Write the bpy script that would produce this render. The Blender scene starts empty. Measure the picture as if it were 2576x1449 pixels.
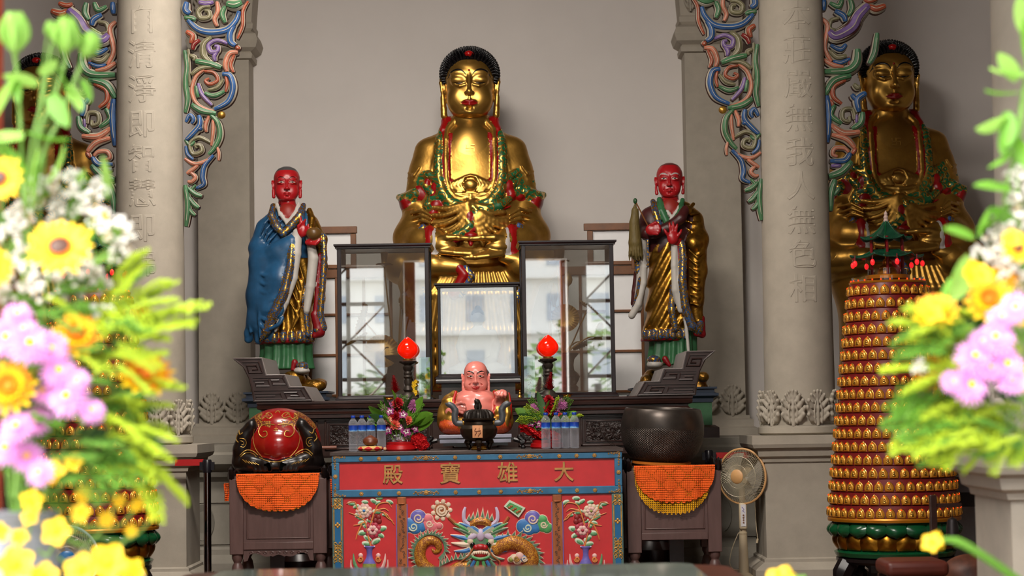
import bpy, bmesh, math, random
import numpy as np
from mathutils import Vector, Matrix
random.seed(7); rng=np.random.default_rng(7)
PI=math.pi; sin=math.sin; cos=math.cos
SC=bpy.context.scene; COL=SC.collection
# ------------------------------------------------------------------ camera
F=5000.0; CZ=1.2; PITCH=math.atan(320/F); ROLL=-0.0155
cam=bpy.data.cameras.new('camera'); cam.sensor_width=36; cam.lens=36*F/2576
cam.clip_start=.05; cam.clip_end=300
co=bpy.data.objects.new('camera',cam); COL.objects.link(co); SC.camera=co
CM=Matrix.Translation((0,0,CZ))@Matrix.Rotation(PI/2+PITCH,4,'X')@Matrix.Rotation(ROLL,4,'Z')
co.matrix_world=CM
cam.dof.use_dof=True; cam.dof.focus_distance=14.3; cam.dof.aperture_fstop=3.2
R3=CM.to_3x3()
def P(px,py,Y):
    d=R3@Vector(((px-1288)/F,(724.5-py)/F,-1)); t=Y/d.y
    return Vector((d.x*t,Y,CZ+d.z*t))
def S(Y): return Y/F      # metres per photo pixel at depth Y
# ------------------------------------------------------------------ colour + material
def lin(c): return tuple(((v/255)/12.92 if v/255<=.04045 else ((v/255+.055)/1.055)**2.4) for v in c)
def c4(c): return (*lin(c),1)
class NT:
    def __init__(s,name):
        s.m=bpy.data.materials.new(name); s.m.use_nodes=True; s.t=s.m.node_tree; s.t.nodes.clear()
        s.out=s.n('ShaderNodeOutputMaterial')
    def n(s,typ,**kw):
        nd=s.t.nodes.new(typ)
        for k,v in kw.items():
            if k.startswith('i_'):
                key=k[2:]; key=int(key) if key.isdigit() else key.replace('_',' ')
                nd.inputs[key].default_value=v
            else: setattr(nd,k,v)
        return nd
    def l(s,a,b): s.t.links.new(a,b)
    def coords(s,scale=(1,1,1)):
        tc=s.n('ShaderNodeTexCoord'); mp=s.n('ShaderNodeMapping'); mp.inputs['Scale'].default_value=scale
        s.l(tc.outputs['Object'],mp.inputs[0]); return mp.outputs[0]
    def noise(s,co,scale=5,detail=4,rough=.6):
        nd=s.n('ShaderNodeTexNoise'); nd.inputs['Scale'].default_value=scale; nd.inputs['Detail'].default_value=detail; nd.inputs['Roughness'].default_value=rough
        s.l(co,nd.inputs['Vector']); return nd.outputs['Fac']
    def math(s,op,a,b=None,c=None):
        nd=s.n('ShaderNodeMath',operation=op)
        for i,v in enumerate((a,b,c)):
            if v is None: continue
            if isinstance(v,(int,float)): nd.inputs[i].default_value=v
            else: s.l(v,nd.inputs[i])
        return nd.outputs[0]
    def mix(s,f,a,b):
        nd=s.n('ShaderNodeMix',data_type='RGBA')
        for i,v in ((0,f),(6,a),(7,b)):
            if isinstance(v,(int,float,tuple)): nd.inputs[i].default_value=v
            else: s.l(v,nd.inputs[i])
        return nd.outputs[2]
    def ramp(s,f,pts,interp='LINEAR'):
        nd=s.n('ShaderNodeValToRGB'); r=nd.color_ramp; r.interpolation=interp
        while len(r.elements)<len(pts): r.elements.new(.5)
        for e,(p,c) in zip(r.elements,pts): e.position=p; e.color=c if len(c)==4 else c4(c)
        s.l(f,nd.inputs[0]); return nd.outputs[0]
    def bump(s,h,strength=.3,dist=.01):
        nd=s.n('ShaderNodeBump'); nd.inputs['Strength'].default_value=strength; nd.inputs['Distance'].default_value=dist
        s.l(h,nd.inputs['Height']); return nd.outputs[0]
    def bsdf(s,col=None,rough=.5,metal=0,**kw):
        b=s.n('ShaderNodeBsdfPrincipled')
        for k,v in (('Base Color',col),('Roughness',rough),('Metallic',metal)):
            if v is None: continue
            if isinstance(v,(int,float,tuple)): b.inputs[k].default_value=v
            else: s.l(v,b.inputs[k])
        for k,v in kw.items():
            key=k.replace('_',' ')
            if isinstance(v,(int,float,tuple)): b.inputs[key].default_value=v
            else: s.l(v,b.inputs[key])
        s.l(b.outputs[0],s.out.inputs[0]); return b
MATS={}
def M(name,col=(128,128,128),rough=.5,metal=0,var=.12,scale=6,bump=0,bscale=40,bdist=.004,stretch=(1,1,1),**kw):
    if name in MATS: return MATS[name]
    t=NT(name); co=t.coords(stretch); f=t.noise(co,scale)
    L=lin(col); a=tuple(max(0,v*(1-var)) for v in L)+(1,); b=tuple(min(1,v*(1+var)) for v in L)+(1,)
    ff=t.n('ShaderNodeMapRange'); ff.inputs[1].default_value=.3; ff.inputs[2].default_value=.7; t.l(f,ff.inputs[0])
    if bump: kw['Normal']=t.bump(t.noise(co,bscale,3),bump,bdist)
    t.bsdf(t.mix(ff.outputs[0],a,b),rough,metal,**kw)
    MATS[name]=t.m; return t.m
def scroll(name,ground,gold=(196,150,60),scale=26,k=4.6,thr=.15,warp=.25,metal=.9,rough=.3):
    """raised curling gilt scrollwork over a painted ground"""
    if name in MATS: return MATS[name]
    t=NT(name); co=t.coords()
    nz=t.n('ShaderNodeTexNoise'); nz.inputs['Scale'].default_value=scale*.5; t.l(co,nz.inputs['Vector'])
    vm=t.n('ShaderNodeVectorMath',operation='MULTIPLY_ADD'); t.l(nz.outputs['Color'],vm.inputs[0]); vm.inputs[1].default_value=(warp*2/scale*4,)*3; t.l(co,vm.inputs[2])
    v=t.n('ShaderNodeTexVoronoi'); v.inputs['Scale'].default_value=scale; t.l(vm.outputs[0],v.inputs['Vector'])
    w=t.math('SINE',t.math('MULTIPLY',v.outputs['Distance'],k*PI))
    mk=t.n('ShaderNodeMapRange'); mk.inputs[1].default_value=thr-.2; mk.inputs[2].default_value=thr+.2; t.l(w,mk.inputs[0])
    f=mk.outputs[0]
    col=t.mix(f,c4(ground),c4(gold))
    t.bsdf(col,t.math('MULTIPLY_ADD',f,rough-.45,.45),t.math('MULTIPLY',f,metal),Normal=t.bump(f,.7,.006))
    MATS[name]=t.m; return t.m
# ------------------------------------------------------------------ mesh builder
class MB:
    def __init__(s): s.v=[]; s.f=[]; s.m=[]; s.mats=[]; s.cur=0
    def use(s,mat):
        if mat not in s.mats: s.mats.append(mat)
        s.cur=s.mats.index(mat); return s
    def add(s,vs,fs,mat=None):
        if mat is not None: s.use(mat)
        b=len(s.v); s.v+=[tuple(v) for v in vs]
        for f in fs: s.f.append([i+b for i in f]); s.m.append(s.cur)
        return s
    def box(s,x0,x1,y0,y1,z0,z1,mat=None):
        vs=[(x,y,z) for z in (z0,z1) for y in (y0,y1) for x in (x0,x1)]
        return s.add(vs,[(0,2,3,1),(4,5,7,6),(0,1,5,4),(2,6,7,3),(0,4,6,2),(1,3,7,5)],mat)
    def cbox(s,c,size,mat=None): return s.box(c[0]-size[0]/2,c[0]+size[0]/2,c[1]-size[1]/2,c[1]+size[1]/2,c[2]-size[2]/2,c[2]+size[2]/2,mat)
    def lathe(s,prof,n=24,c=(0,0,0),mat=None,fn=None,cap=True,sx=1,sy=1):
        """prof: list of (r,z)"""
        vs=[]
        for j,(r,z) in enumerate(prof):
            for i in range(n):
                a=2*PI*i/n; rr=r*(fn(a,j) if fn else 1)
                vs.append((c[0]+rr*cos(a)*sx,c[1]+rr*sin(a)*sy,c[2]+z))
        fs=[(j*n+i,j*n+(i+1)%n,(j+1)*n+(i+1)%n,(j+1)*n+i) for j in range(len(prof)-1) for i in range(n)]
        if cap:
            fs.append(tuple(range(n-1,-1,-1))); fs.append(tuple((len(prof)-1)*n+i for i in range(n)))
        return s.add(vs,fs,mat)
    def sweep_rect(s,prof,x0,x1,y0,y1,mat=None):
        """square-plan moulding: prof list of (out,z) offsets around the rectangle"""
        vs=[];n=4
        for o,z in prof: vs+=[(x0-o,y0-o,z),(x1+o,y0-o,z),(x1+o,y1+o,z),(x0-o,y1+o,z)]
        fs=[(j*n+i,j*n+(i+1)%n,(j+1)*n+(i+1)%n,(j+1)*n+i) for j in range(len(prof)-1) for i in range(n)]
        fs+=[(3,2,1,0),tuple((len(prof)-1)*4+i for i in range(4))]
        return s.add(vs,fs,mat)
    def tube(s,pts,r,n=8,mat=None,closed=False,flat=1.0,up=None):
        pts=[Vector(p) for p in pts]; N=len(pts)
        rs=[r]*N if isinstance(r,(int,float)) else list(r)
        vs=[]; prev=None
        for i,p in enumerate(pts):
            if closed: t=(pts[(i+1)%N]-pts[i-1])
            else: t=pts[min(i+1,N-1)]-pts[max(i-1,0)]
            if t.length<1e-9: t=Vector((0,0,1))
            t.normalize()
            if up is not None: nrm=Vector(up)-t*t.dot(Vector(up))
            elif prev is None: nrm=t.orthogonal()
            else: nrm=prev-t*t.dot(prev)
            if nrm.length<1e-6: nrm=t.orthogonal()
            nrm.normalize(); prev=nrm; b=t.cross(nrm)
            for k in range(n):
                a=2*PI*k/n; vs.append(p+nrm*(rs[i]*cos(a)*flat)+b*(rs[i]*sin(a)))
        fs=[]
        for i in range(N if closed else N-1):
            j=(i+1)%N
            fs+=[(i*n+k,i*n+(k+1)%n,j*n+(k+1)%n,j*n+k) for k in range(n)]
        if not closed: fs+=[tuple(range(n-1,-1,-1)),tuple((N-1)*n+k for k in range(n))]
        return s.add(vs,fs,mat)
    def prism(s,poly,y0,y1,mat=None,axis='y'):
        """polygon of (x,z) extruded in y"""
        n=len(poly)
        vs=[(x,y0,z) for x,z in poly]+[(x,y1,z) for x,z in poly]
        if axis=='z': vs=[(x,z,y) for x,y,z in vs]
        if axis=='x': vs=[(y,x,z) for x,y,z in vs]
        fs=[tuple(range(n)),tuple(range(2*n-1,n-1,-1))]+[(i,n+i,n+(i+1)%n,(i+1)%n) for i in range(n)]
        return s.add(vs,fs,mat)
    def ell(s,c,r,nu=16,nv=10,mat=None,rot=None):
        c=Vector(c); vs=[]
        for j in range(nv+1):
            ph=PI*j/nv
            for i in range(nu):
                a=2*PI*i/nu; v=Vector((r[0]*sin(ph)*cos(a),r[1]*sin(ph)*sin(a),r[2]*cos(ph)))
                if rot: v=rot@v
                vs.append(c+v)
        fs=[(j*nu+i,(j+1)*nu+i,(j+1)*nu+(i+1)%nu,j*nu+(i+1)%nu) for j in range(nv) for i in range(nu)]
        return s.add(vs,fs,mat)
    def grid(s,fn,nu,nv,mat=None,wrap=False):
        vs=[fn(i/(nu if wrap else nu-1),j/(nv-1)) for j in range(nv) for i in range(nu)]
        fs=[(j*nu+i,j*nu+(i+1)%nu,(j+1)*nu+(i+1)%nu,(j+1)*nu+i) for j in range(nv-1) for i in range(nu if wrap else nu-1)]
        return s.add(vs,fs,mat)
    def xf(s,mat4,start=0):
        for i in range(start,len(s.v)): s.v[i]=tuple(mat4@Vector(s.v[i]))
        return s
    def merge(s,o,mat4=None):
        b=len(s.v)
        s.v+=[tuple(mat4@Vector(v)) for v in o.v] if mat4 else list(o.v)
        for f,mi in zip(o.f,o.m):
            s.f.append([i+b for i in f])
            if o.mats: s.use(o.mats[mi])
            s.m.append(s.cur)
        return s
    def mesh(s,name,mat=None,smooth=35):
        me=bpy.data.meshes.new(name); me.from_pydata(s.v,[],s.f)
        ms=s.mats or [mat]
        for m in ms: me.materials.append(m)
        if s.mats: me.polygons.foreach_set('material_index',s.m)
        bm=bmesh.new(); bm.from_mesh(me); bmesh.ops.recalc_face_normals(bm,faces=bm.faces); bm.to_mesh(me); bm.free()
        shade(me,smooth); return me
    def obj(s,name,parent=None,mat=None,smooth=35,loc=None):
        return link(name,s.mesh(name,mat,smooth),parent,loc)
def shade(me,smooth):
    if smooth:
        me.polygons.foreach_set('use_smooth',[True]*len(me.polygons)); me.update()
        if smooth<180: me.set_sharp_from_angle(angle=math.radians(smooth))
def link(name,me,parent=None,loc=None):
    o=bpy.data.objects.new(name,me); COL.objects.link(o)
    if parent is not None: o.parent=parent
    if loc is not None: o.location=loc
    return o
def bev(o,w=.004,seg=2):
    m=o.modifiers.new('bevel','BEVEL'); m.width=w; m.segments=seg; m.limit_method='ANGLE'; m.angle_limit=.6; return o
def tag(o,label,cat,group=None,kind=None):
    if label: o['label']=label
    if cat: o['category']=cat
    if group: o['group']=group
    if kind: o['kind']=kind
    return o
def thing(name,label,cat,loc=(0,0,0),rz=0,group=None,kind=None):
    o=bpy.data.objects.new(name,None); COL.objects.link(o); o.empty_display_size=.05
    o.location=loc; o.rotation_euler=(0,0,rz); return tag(o,label,cat,group,kind)
def dup(root,loc=None,rz=None,label=None,group=None,scale=None,rot=None):
    def cp(o,par):
        c=o.copy(); COL.objects.link(c)
        if par is not None: c.parent=par
        for ch in KIDS(o): cp(ch,c)
        return c
    r=cp(root,None)
    if loc is not None: r.location=loc
    if rz is not None: r.rotation_euler=(0,0,rz)
    if rot is not None: r.rotation_euler=rot
    if scale is not None: r.scale=scale if not isinstance(scale,(int,float)) else (scale,)*3
    if label: r['label']=label
    if group: r['group']=group
    return r
def KIDS(o): return [c for c in bpy.data.objects if c.parent is o] if o.type in('EMPTY','MESH') else []
def struct(name,mb,mat=None,parent=None,smooth=35,label=None,cat=None):
    o=mb.obj(name,parent,mat,smooth)
    if parent is None: tag(o,label,cat,None,'structure')
    return o
# ------------------------------------------------------------------ implicit-surface sculptor
class SDF:
    """smooth union of round cones / ellipsoids / stacks of rings on a grid, meshed by surface nets"""
    def __init__(s,lo,hi,res):
        s.res=res; s.lo=np.array(lo,np.float32); s.n=np.maximum(4,np.ceil((np.array(hi)-np.array(lo))/res).astype(int)+1)
        s.d=np.full(s.n,1e3,np.float32); s.b=np.full(s.n,1e3,np.float32); s.id=np.zeros(s.n,np.int16)
        s.ax=[(s.lo[i]+res*np.arange(s.n[i],dtype=np.float32)) for i in range(3)]
    def sub(s,lo,hi,pad):
        i0=[int(max(0,math.floor((lo[i]-pad-s.lo[i])/s.res))) for i in range(3)]
        i1=[int(min(s.n[i],math.ceil((hi[i]+pad-s.lo[i])/s.res)+1)) for i in range(3)]
        if any(a>=b for a,b in zip(i0,i1)): return None,None
        sl=tuple(slice(a,b) for a,b in zip(i0,i1))
        return sl,(s.ax[0][sl[0]][:,None,None],s.ax[1][sl[1]][None,:,None],s.ax[2][sl[2]][None,None,:])
    def put(s,sl,nd,k,mat,op='u'):
        d=s.d[sl]
        if op=='u':
            if k>0:
                h=np.clip(.5+.5*(d-nd)/k,0,1); r=d*(1-h)+nd*h-k*h*(1-h)
            else: r=np.minimum(d,nd)
            w=nd<s.b[sl]; s.b[sl]=np.where(w,nd,s.b[sl])
            if mat is not None: s.id[sl]=np.where(w,mat,s.id[sl])
            s.d[sl]=r
        elif op=='s':
            if k>0:
                h=np.clip(.5-.5*(d+nd)/k,0,1); r=d*(1-h)-nd*h+k*h*(1-h)
            else: r=np.maximum(d,-nd)
            s.d[sl]=r
            if mat is not None: s.id[sl]=np.where((-nd>d-.0005),mat,s.id[sl])
    def cone(s,a,b,ra,rb=None,k=.02,mat=0,op='u',sq=None):
        rb=ra if rb is None else rb; a=np.array(a,np.float32); b=np.array(b,np.float32); R=max(ra,rb)
        q=np.array(sq or (1,1,1),np.float32)
        sl,X=s.sub(np.minimum(a,b)-R*q,np.maximum(a,b)+R*q,max(k,3*s.res))
        if sl is None: return s
        ab=(b-a)/q; L=max(1e-9,float(ab@ab))
        p=[(X[i]-a[i])/q[i] for i in range(3)]
        t=np.clip((p[0]*ab[0]+p[1]*ab[1]+p[2]*ab[2])/L,0,1)
        nd=np.sqrt((p[0]-t*ab[0])**2+(p[1]-t*ab[1])**2+(p[2]-t*ab[2])**2)-(ra+(rb-ra)*t)
        s.put(sl,nd*float(q.min()) if sq else nd,k,mat,op); return s
    def path(s,pts,r,k=.02,mat=0,op='u',sq=None):
        rs=[r]*len(pts) if isinstance(r,(int,float)) else r
        for i in range(len(pts)-1): s.cone(pts[i],pts[i+1],rs[i],rs[i+1],k,mat,op,sq)
        return s
    def ell(s,c,r,k=.02,mat=0,op='u',rot=None):
        c=np.array(c,np.float32); r=np.array(r,np.float32); R=float(r.max())
        e=np.array([R]*3) if rot is not None else r
        sl,X=s.sub(c-e,c+e,max(k,3*s.res))
        if sl is None: return s
        p=[X[i]-c[i] for i in range(3)]
        if rot is not None:
            m=np.array(rot.inverted(),np.float32) if hasattr(rot,'inverted') else rot
            p=[m[i,0]*p[0]+m[i,1]*p[1]+m[i,2]*p[2] for i in range(3)]
        k0=np.sqrt((p[0]/r[0])**2+(p[1]/r[1])**2+(p[2]/r[2])**2)
        k1=np.sqrt((p[0]/r[0]**2)**2+(p[1]/r[1]**2)**2+(p[2]/r[2]**2)**2)
        s.put(sl,k0*(k0-1)/np.maximum(k1,1e-6),k,mat,op); return s
    def box(s,c,h,r=.01,k=.01,mat=0,op='u'):
        c=np.array(c,np.float32); h=np.array(h,np.float32)
        sl,X=s.sub(c-h,c+h,max(k,3*s.res))
        if sl is None: return s
        q=[np.abs(X[i]-c[i])-(h[i]-r) for i in range(3)]
        o=np.sqrt(sum(np.maximum(v,0)**2 for v in q)); ins=np.minimum(np.maximum(np.maximum(q[0],q[1]),q[2]),0)
        s.put(sl,o+ins-r,k,mat,op); return s
    def rings(s,st,k=.02,mat=0,op='u',p=2.0,fold=None):
        """st rows: z,cx,cy,rx,ry – elliptical cross-sections stacked in z"""
        st=np.array(sorted(st),np.float32); z=st[:,0]
        lo=[(st[:,1]-st[:,3]).min(),(st[:,2]-st[:,4]).min(),z[0]]; hi=[(st[:,1]+st[:,3]).max(),(st[:,2]+st[:,4]).max(),z[-1]]
        sl,X=s.sub(lo,hi,max(k,3*s.res)+.03)
        if sl is None: return s
        Z=X[2].ravel(); cx,cy,rx,ry=[cubic(Z,z,st[:,i])[None,None,:] for i in (1,2,3,4)]
        u=np.abs(X[0]-cx)/rx; v=np.abs(X[1]-cy)/ry
        k0=(u**p+v**p)**(1/p)
        nd=(k0-1)*np.minimum(rx,ry)*(.55+.45*np.clip(np.maximum(rx,ry)/np.minimum(rx,ry)*.6,0,1))
        if fold is not None: nd=nd+fold(X[0]-cx,X[1]-cy,X[2]+0*X[0])
        nd=np.maximum(nd,np.maximum(z[0]-X[2],X[2]-z[-1]))
        s.put(sl,nd.astype(np.float32),k,mat,op); return s
    def warp(s,lo,hi,fn):
        sl,X=s.sub(lo,hi,0)
        if sl is not None: s.d[sl]+=fn(*X).astype(np.float32)
        return s
    def paint(s,fn):
        """fn(x,y,z)->(mask,mat) repaint cells"""
        X=(s.ax[0][:,None,None],s.ax[1][None,:,None],s.ax[2][None,None,:])
        m,i=fn(*X); s.id=np.where(m&np.ones(s.n,bool),i,s.id); return s
    def arrays(s,smooth=1):
        d=s.d; n=s.n; sg=d<0
        cells=np.zeros(n-1,np.float32); pos=np.zeros((*(n-1),3),np.float32)
        for axis in range(3):
            a=[slice(None)]*3; b=[slice(None)]*3; a[axis]=slice(0,-1); b[axis]=slice(1,None)
            d0=d[tuple(a)]; d1=d[tuple(b)]; cr=(d0<0)!=(d1<0)
            I=np.argwhere(cr); t=d0[cr]/(d0[cr]-d1[cr])
            pt=I.astype(np.float32); pt[:,axis]+=t
            o=[x for x in range(3) if x!=axis]
            for da in (0,1):
                for db in (0,1):
                    J=I.copy(); J[:,o[0]]-=da; J[:,o[1]]-=db
                    ok=np.all((J>=0)&(J<n-1),axis=1); J=J[ok]
                    np.add.at(cells,tuple(J.T),1); np.add.at(pos,tuple(J.T),pt[ok])
        act=cells>0; idx=-np.ones(n-1,np.int64); idx[act]=np.arange(act.sum())
        V=pos[act]/cells[act][:,None]
        C=np.argwhere(act); ids=s.id[tuple(np.clip(np.rint(V).astype(int),0,n-1).T)]
        fs=[]
        for axis in range(3):
            a=[slice(None)]*3; b=[slice(None)]*3; a[axis]=slice(0,-1); b[axis]=slice(1,None)
            s0=sg[tuple(a)]; s1=sg[tuple(b)]; I=np.argwhere(s0!=s1); fl=s0[s0!=s1]
            o=[(axis+1)%3,(axis+2)%3]
            q=[]
            ok=np.all(I[:,o]>0,axis=1)&np.all(I[:,o]<(n[o]-1),axis=1)
            I=I[ok]; fl=fl[ok]
            for da,db in ((0,0),(1,0),(1,1),(0,1)):
                J=I.copy(); J[:,o[0]]-=da; J[:,o[1]]-=db; q.append(idx[tuple(J.T)])
            q=np.stack(q,1); q[~fl]=q[~fl][:,::-1]; fs.append(q)
        Fq=np.concatenate(fs); V=V*s.res+s.lo
        for _ in range(smooth):
            acc=np.zeros_like(V); cnt=np.zeros(len(V),np.float32)
            for i in range(4):
                for j in ((i+1)%4,(i+3)%4):
                    np.add.at(acc,Fq[:,i],V[Fq[:,j]]); np.add.at(cnt,Fq[:,i],1)
            V=V*.5+.5*acc/np.maximum(cnt,1)[:,None]
        return V,Fq,ids
    def mesh(s,name,mats,smooth=1,only=None,post=None,face=None):
        V,Fq,ids=s.arrays(smooth)
        if post is not None: V=post(V)
        fi=ids[Fq[:,0]]
        if face is not None: fi=face(V[Fq].mean(1),fi)
        V=smooth_bounds(V,Fq,fi)
        if only is not None:
            k=np.isin(fi,only); Fq=Fq[k]; fi=fi[k]; u,inv=np.unique(Fq,return_inverse=True); V=V[u]; Fq=inv.reshape(-1,4)
        return npmesh(name,V,Fq,mats,fi)
def smooth_bounds(V,Fq,fi,it=14):
    """relax the vertices along material borders so painted edges run smoothly"""
    n=len(V); e=np.concatenate([Fq[:,[i,(i+1)%4]] for i in range(4)]); f=np.tile(fi,4)
    e=np.sort(e,1); key=e[:,0].astype(np.int64)*n+e[:,1]; o=np.argsort(key,kind='stable'); key=key[o]; f=f[o]; e=e[o]
    m=(key[1:]==key[:-1])&(f[1:]!=f[:-1]); b=e[1:][m]
    if not len(b): return V
    V=V.copy(); cnt=np.zeros(n,np.float32); np.add.at(cnt,b[:,0],1); np.add.at(cnt,b[:,1],1); w=cnt>=2
    for _ in range(it):
        acc=np.zeros_like(V); np.add.at(acc,b[:,0],V[b[:,1]]); np.add.at(acc,b[:,1],V[b[:,0]])
        V[w]=V[w]*.45+.55*acc[w]/cnt[w][:,None]
    return V
def cubic(Z,z,v):
    """smooth monotone interpolation"""
    i=np.clip(np.searchsorted(z,Z)-1,0,len(z)-2); h=z[i+1]-z[i]; t=np.clip((Z-z[i])/h,0,1)
    m=np.gradient(v,z)
    return v[i]*(2*t**3-3*t**2+1)+m[i]*h*(t**3-2*t**2+t)+v[i+1]*(3*t**2-2*t**3)+m[i+1]*h*(t**3-t**2)
def npmesh(name,V,Fq,mats,fi=None,smooth=180):
    me=bpy.data.meshes.new(name); nv=len(V); nf=len(Fq); k=Fq.shape[1]
    me.vertices.add(nv); me.vertices.foreach_set('co',np.asarray(V,np.float32).ravel())
    me.loops.add(nf*k); me.loops.foreach_set('vertex_index',Fq.astype(np.int32).ravel())
    me.polygons.add(nf); me.polygons.foreach_set('loop_start',np.arange(0,nf*k,k,dtype=np.int32))
    for m in mats: me.materials.append(m)
    if fi is not None: me.polygons.foreach_set('material_index',fi.astype(np.int32))
    me.polygons.foreach_set('use_smooth',np.ones(nf,bool)); me.update(calc_edges=True); me.validate()
    return me
def rz3(a): return np.array([[cos(a),-sin(a),0],[sin(a),cos(a),0],[0,0,1]],np.float32)
def rx3(a): return np.array([[1,0,0],[0,cos(a),-sin(a)],[0,sin(a),cos(a)]],np.float32)
def ry3(a): return np.array([[cos(a),0,sin(a)],[0,1,0],[-sin(a),0,cos(a)]],np.float32)
def text_mesh(ch,size,depth,bevel=.0,mat=None,name='lettering'):
    cu=bpy.data.curves.new('t','FONT'); cu.body=ch; cu.size=size; cu.extrude=depth; cu.bevel_depth=bevel; cu.align_x='CENTER'; cu.align_y='CENTER'; cu.resolution_u=4
    o=bpy.data.objects.new('t',cu); COL.objects.link(o)
    me=bpy.data.meshes.new_from_object(o.evaluated_get(bpy.context.evaluated_depsgraph_get()))
    bpy.data.objects.remove(o); bpy.data.curves.remove(cu); me.name=name
    me.materials.clear()
    if mat: me.materials.append(mat)
    return me
def catmull(pts,n=8,closed=False):
    pts=[Vector(p) for p in pts]; N=len(pts); out=[]
    rngi=range(N) if closed else range(N-1)
    for i in rngi:
        g=lambda j: pts[j%N] if closed else pts[max(0,min(N-1,j))]
        p0,p1,p2,p3=g(i-1),g(i),g(i+1),g(i+2)
        for k in range(n):
            t=k/n; out.append(.5*((2*p1)+(p2-p0)*t+(2*p0-5*p1+4*p2-p3)*t*t+(3*p1-p0-3*p2+p3)*t**3))
    if not closed: out.append(pts[-1])
    return out
# ------------------------------------------------------------------ materials
white_wall=M('wall plaster',(228,221,215),.8,var=.035,scale=1.2,bump=.06,bscale=60)
stone=M('grey stone',(176,167,152),.75,var=.07,scale=9,bump=.25,bscale=160,bdist=.002)
stone_dk=M('grey stone dais',(150,144,132),.75,var=.09,scale=7,bump=.25,bscale=120,bdist=.002)
floor_m=M('floor tile',(98,66,46),.3,var=.15,scale=3)
ceil_m=M('ceiling timber',(120,96,76),.7,var=.12)
darkwood=M('dark rosewood',(50,29,24),.28,var=.35,scale=7,stretch=(1,4,4),bump=.15,bscale=60)
brownwood=M('brown stand wood',(98,73,69),.42,var=.14,scale=6,stretch=(5,5,.7),bump=.12,bscale=40)
amberwood=M('amber lattice wood',(118,70,28),.4,var=.25,scale=8)
gold=M('gilt',(188,142,64),.38,.85,var=.2,scale=9,bump=.15,bscale=30,bdist=.008)
gold_face=M('polished gilt',(190,146,70),.32,.88,var=.1,scale=6,bump=.04,bscale=14,bdist=.006)
gold_dk=M('aged gilt',(166,116,36),.33,1,var=.3,scale=10,bump=.2,bscale=30,bdist=.006)
red_lac=M('red lacquer',(150,12,14),.35,var=.15)
black_hair=M('black lacquer',(13,11,13),.25,var=.2)
green_scroll=scroll('green gilt scrollwork',(20,92,52),(205,165,75),scale=17,thr=-.15)
blue_scroll=scroll('blue gilt scrollwork',(34,70,128),(205,160,70),scale=20,thr=-.05)
chrome=M('polished steel',(190,190,195),.12,1,var=.03)
# ------------------------------------------------------------------ room shell
YB=17.5; CE=5.7; FW=4.8
b=MB().box(-8,8,FW,YB+.3,-.2,0); struct('floor',b,floor_m)
b=MB().box(-8,8,FW-.3,YB+.3,CE,CE+.2); struct('ceiling',b,ceil_m)
b=MB().box(-8,8,YB,YB+.3,0,CE); struct('wall_back',b,white_wall)
struct('wall_left',MB().box(-8.2,-8,FW-.3,YB+.3,0,CE),white_wall)
struct('wall_right',MB().box(8,8.2,FW-.3,YB+.3,0,CE),white_wall)
DOORS=[(-1.28,1.28)]; DH=3.05
b=MB()
xs=[-8]+[v for d in DOORS for v in d]+[8]
WIN=[(-3.3,-1.5),(1.5,3.3)]; WZ=(.75,3.0)
for i in range(0,len(xs),2):
    wx=WIN[i//2]
    b.box(xs[i],wx[0],FW-.3,FW,0,CE); b.box(wx[1],xs[i+1],FW-.3,FW,0,CE); b.box(wx[0],wx[1],FW-.3,FW,0,WZ[0]); b.box(wx[0],wx[1],FW-.3,FW,WZ[1],CE)
for d in DOORS: b.box(d[0],d[1],FW-.3,FW,DH,DH+.3); b.box(d[0],d[1],FW-.3,FW,CE-.5,CE)
struct('wall_front',b,white_wall)
frame_m=M('door frame paint',(150,60,34),.5)
for i,d in enumerate(DOORS):
    b=MB()
    for x in d: b.box(x-.05,x+(.12 if x<0 else .05),FW-.4,FW-.28,0,DH)
    struct('trim_%d'%(i+1),b,frame_m)
for i,(x0,x1) in enumerate(WIN):
    b=MB(); z0,z1=WZ; n=4; m=5; y=FW-.16
    for k in range(n+1): b.cbox((x0+(x1-x0)*k/n,y,(z0+z1)/2),(.045,.05,z1-z0))
    for k in range(m+1): b.cbox(((x0+x1)/2,y,z0+(z1-z0)*k/m),(x1-x0,.048,.045))
    for k in range(n):
        for j in range(m):
            a=Vector((x0+(x1-x0)*k/n,y,z0+(z1-z0)*j/m)); c=a+Vector(((x1-x0)/n,0,(z1-z0)/m))
            if (k+j)%2: a.x,c.x=c.x,a.x
            if (k*3+j)%4!=1: b.tube([a,c],.014,5)
    struct('window_%d'%(i+2),b,amberwood)
# unseen opening above doors, added to raise the daylight, with lattice bars
for i,d in enumerate(DOORS):
    b=MB()
    for k in range(7):
        x=d[0]+(d[1]-d[0])*k/6; b.cbox((x,FW-.15,(DH+.3+CE-.5)/2),(.04,.05,CE-.8-DH))
    struct('window_%d'%(i+1),b,frame_m)
# ------------------------------------------------------------------ stone dais along the back wall
DZ=1.0; DY=15.45
b=MB()
prof=[(.12,0),(.12,.1),(.07,.13),(.02,.16),(.02,.2),(0,.22),(0,.72),(.02,.74),(.05,.76),(.05,.8),(.09,.82),(.14,.86),(.14,.93),(.11,.95),(.11,DZ)]
b.sweep_rect(prof,-7.9,7.9,DY,YB-.001)
for z0,z1 in ((.56,.7),(.24,.28)): b.box(-7.8,7.8,DY-.012,DY,z0,z1)
struct('trim_4',b,stone_dk,smooth=20)
oval=M('dais medallion',(142,137,126),.8)
b=MB()
for k in range(-14,15):
    x=k*.5+.08
    b.lathe([(.055,0),(.075,.006),(.09,.014),(.095,0)],20,(0,0,0),sx=1.0,sy=1.55,cap=False)
    n=80
    b.xf(Matrix.Translation((x,DY-.001,.41))@Matrix.Rotation(PI/2,4,'X'),len(b.v)-n)
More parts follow.
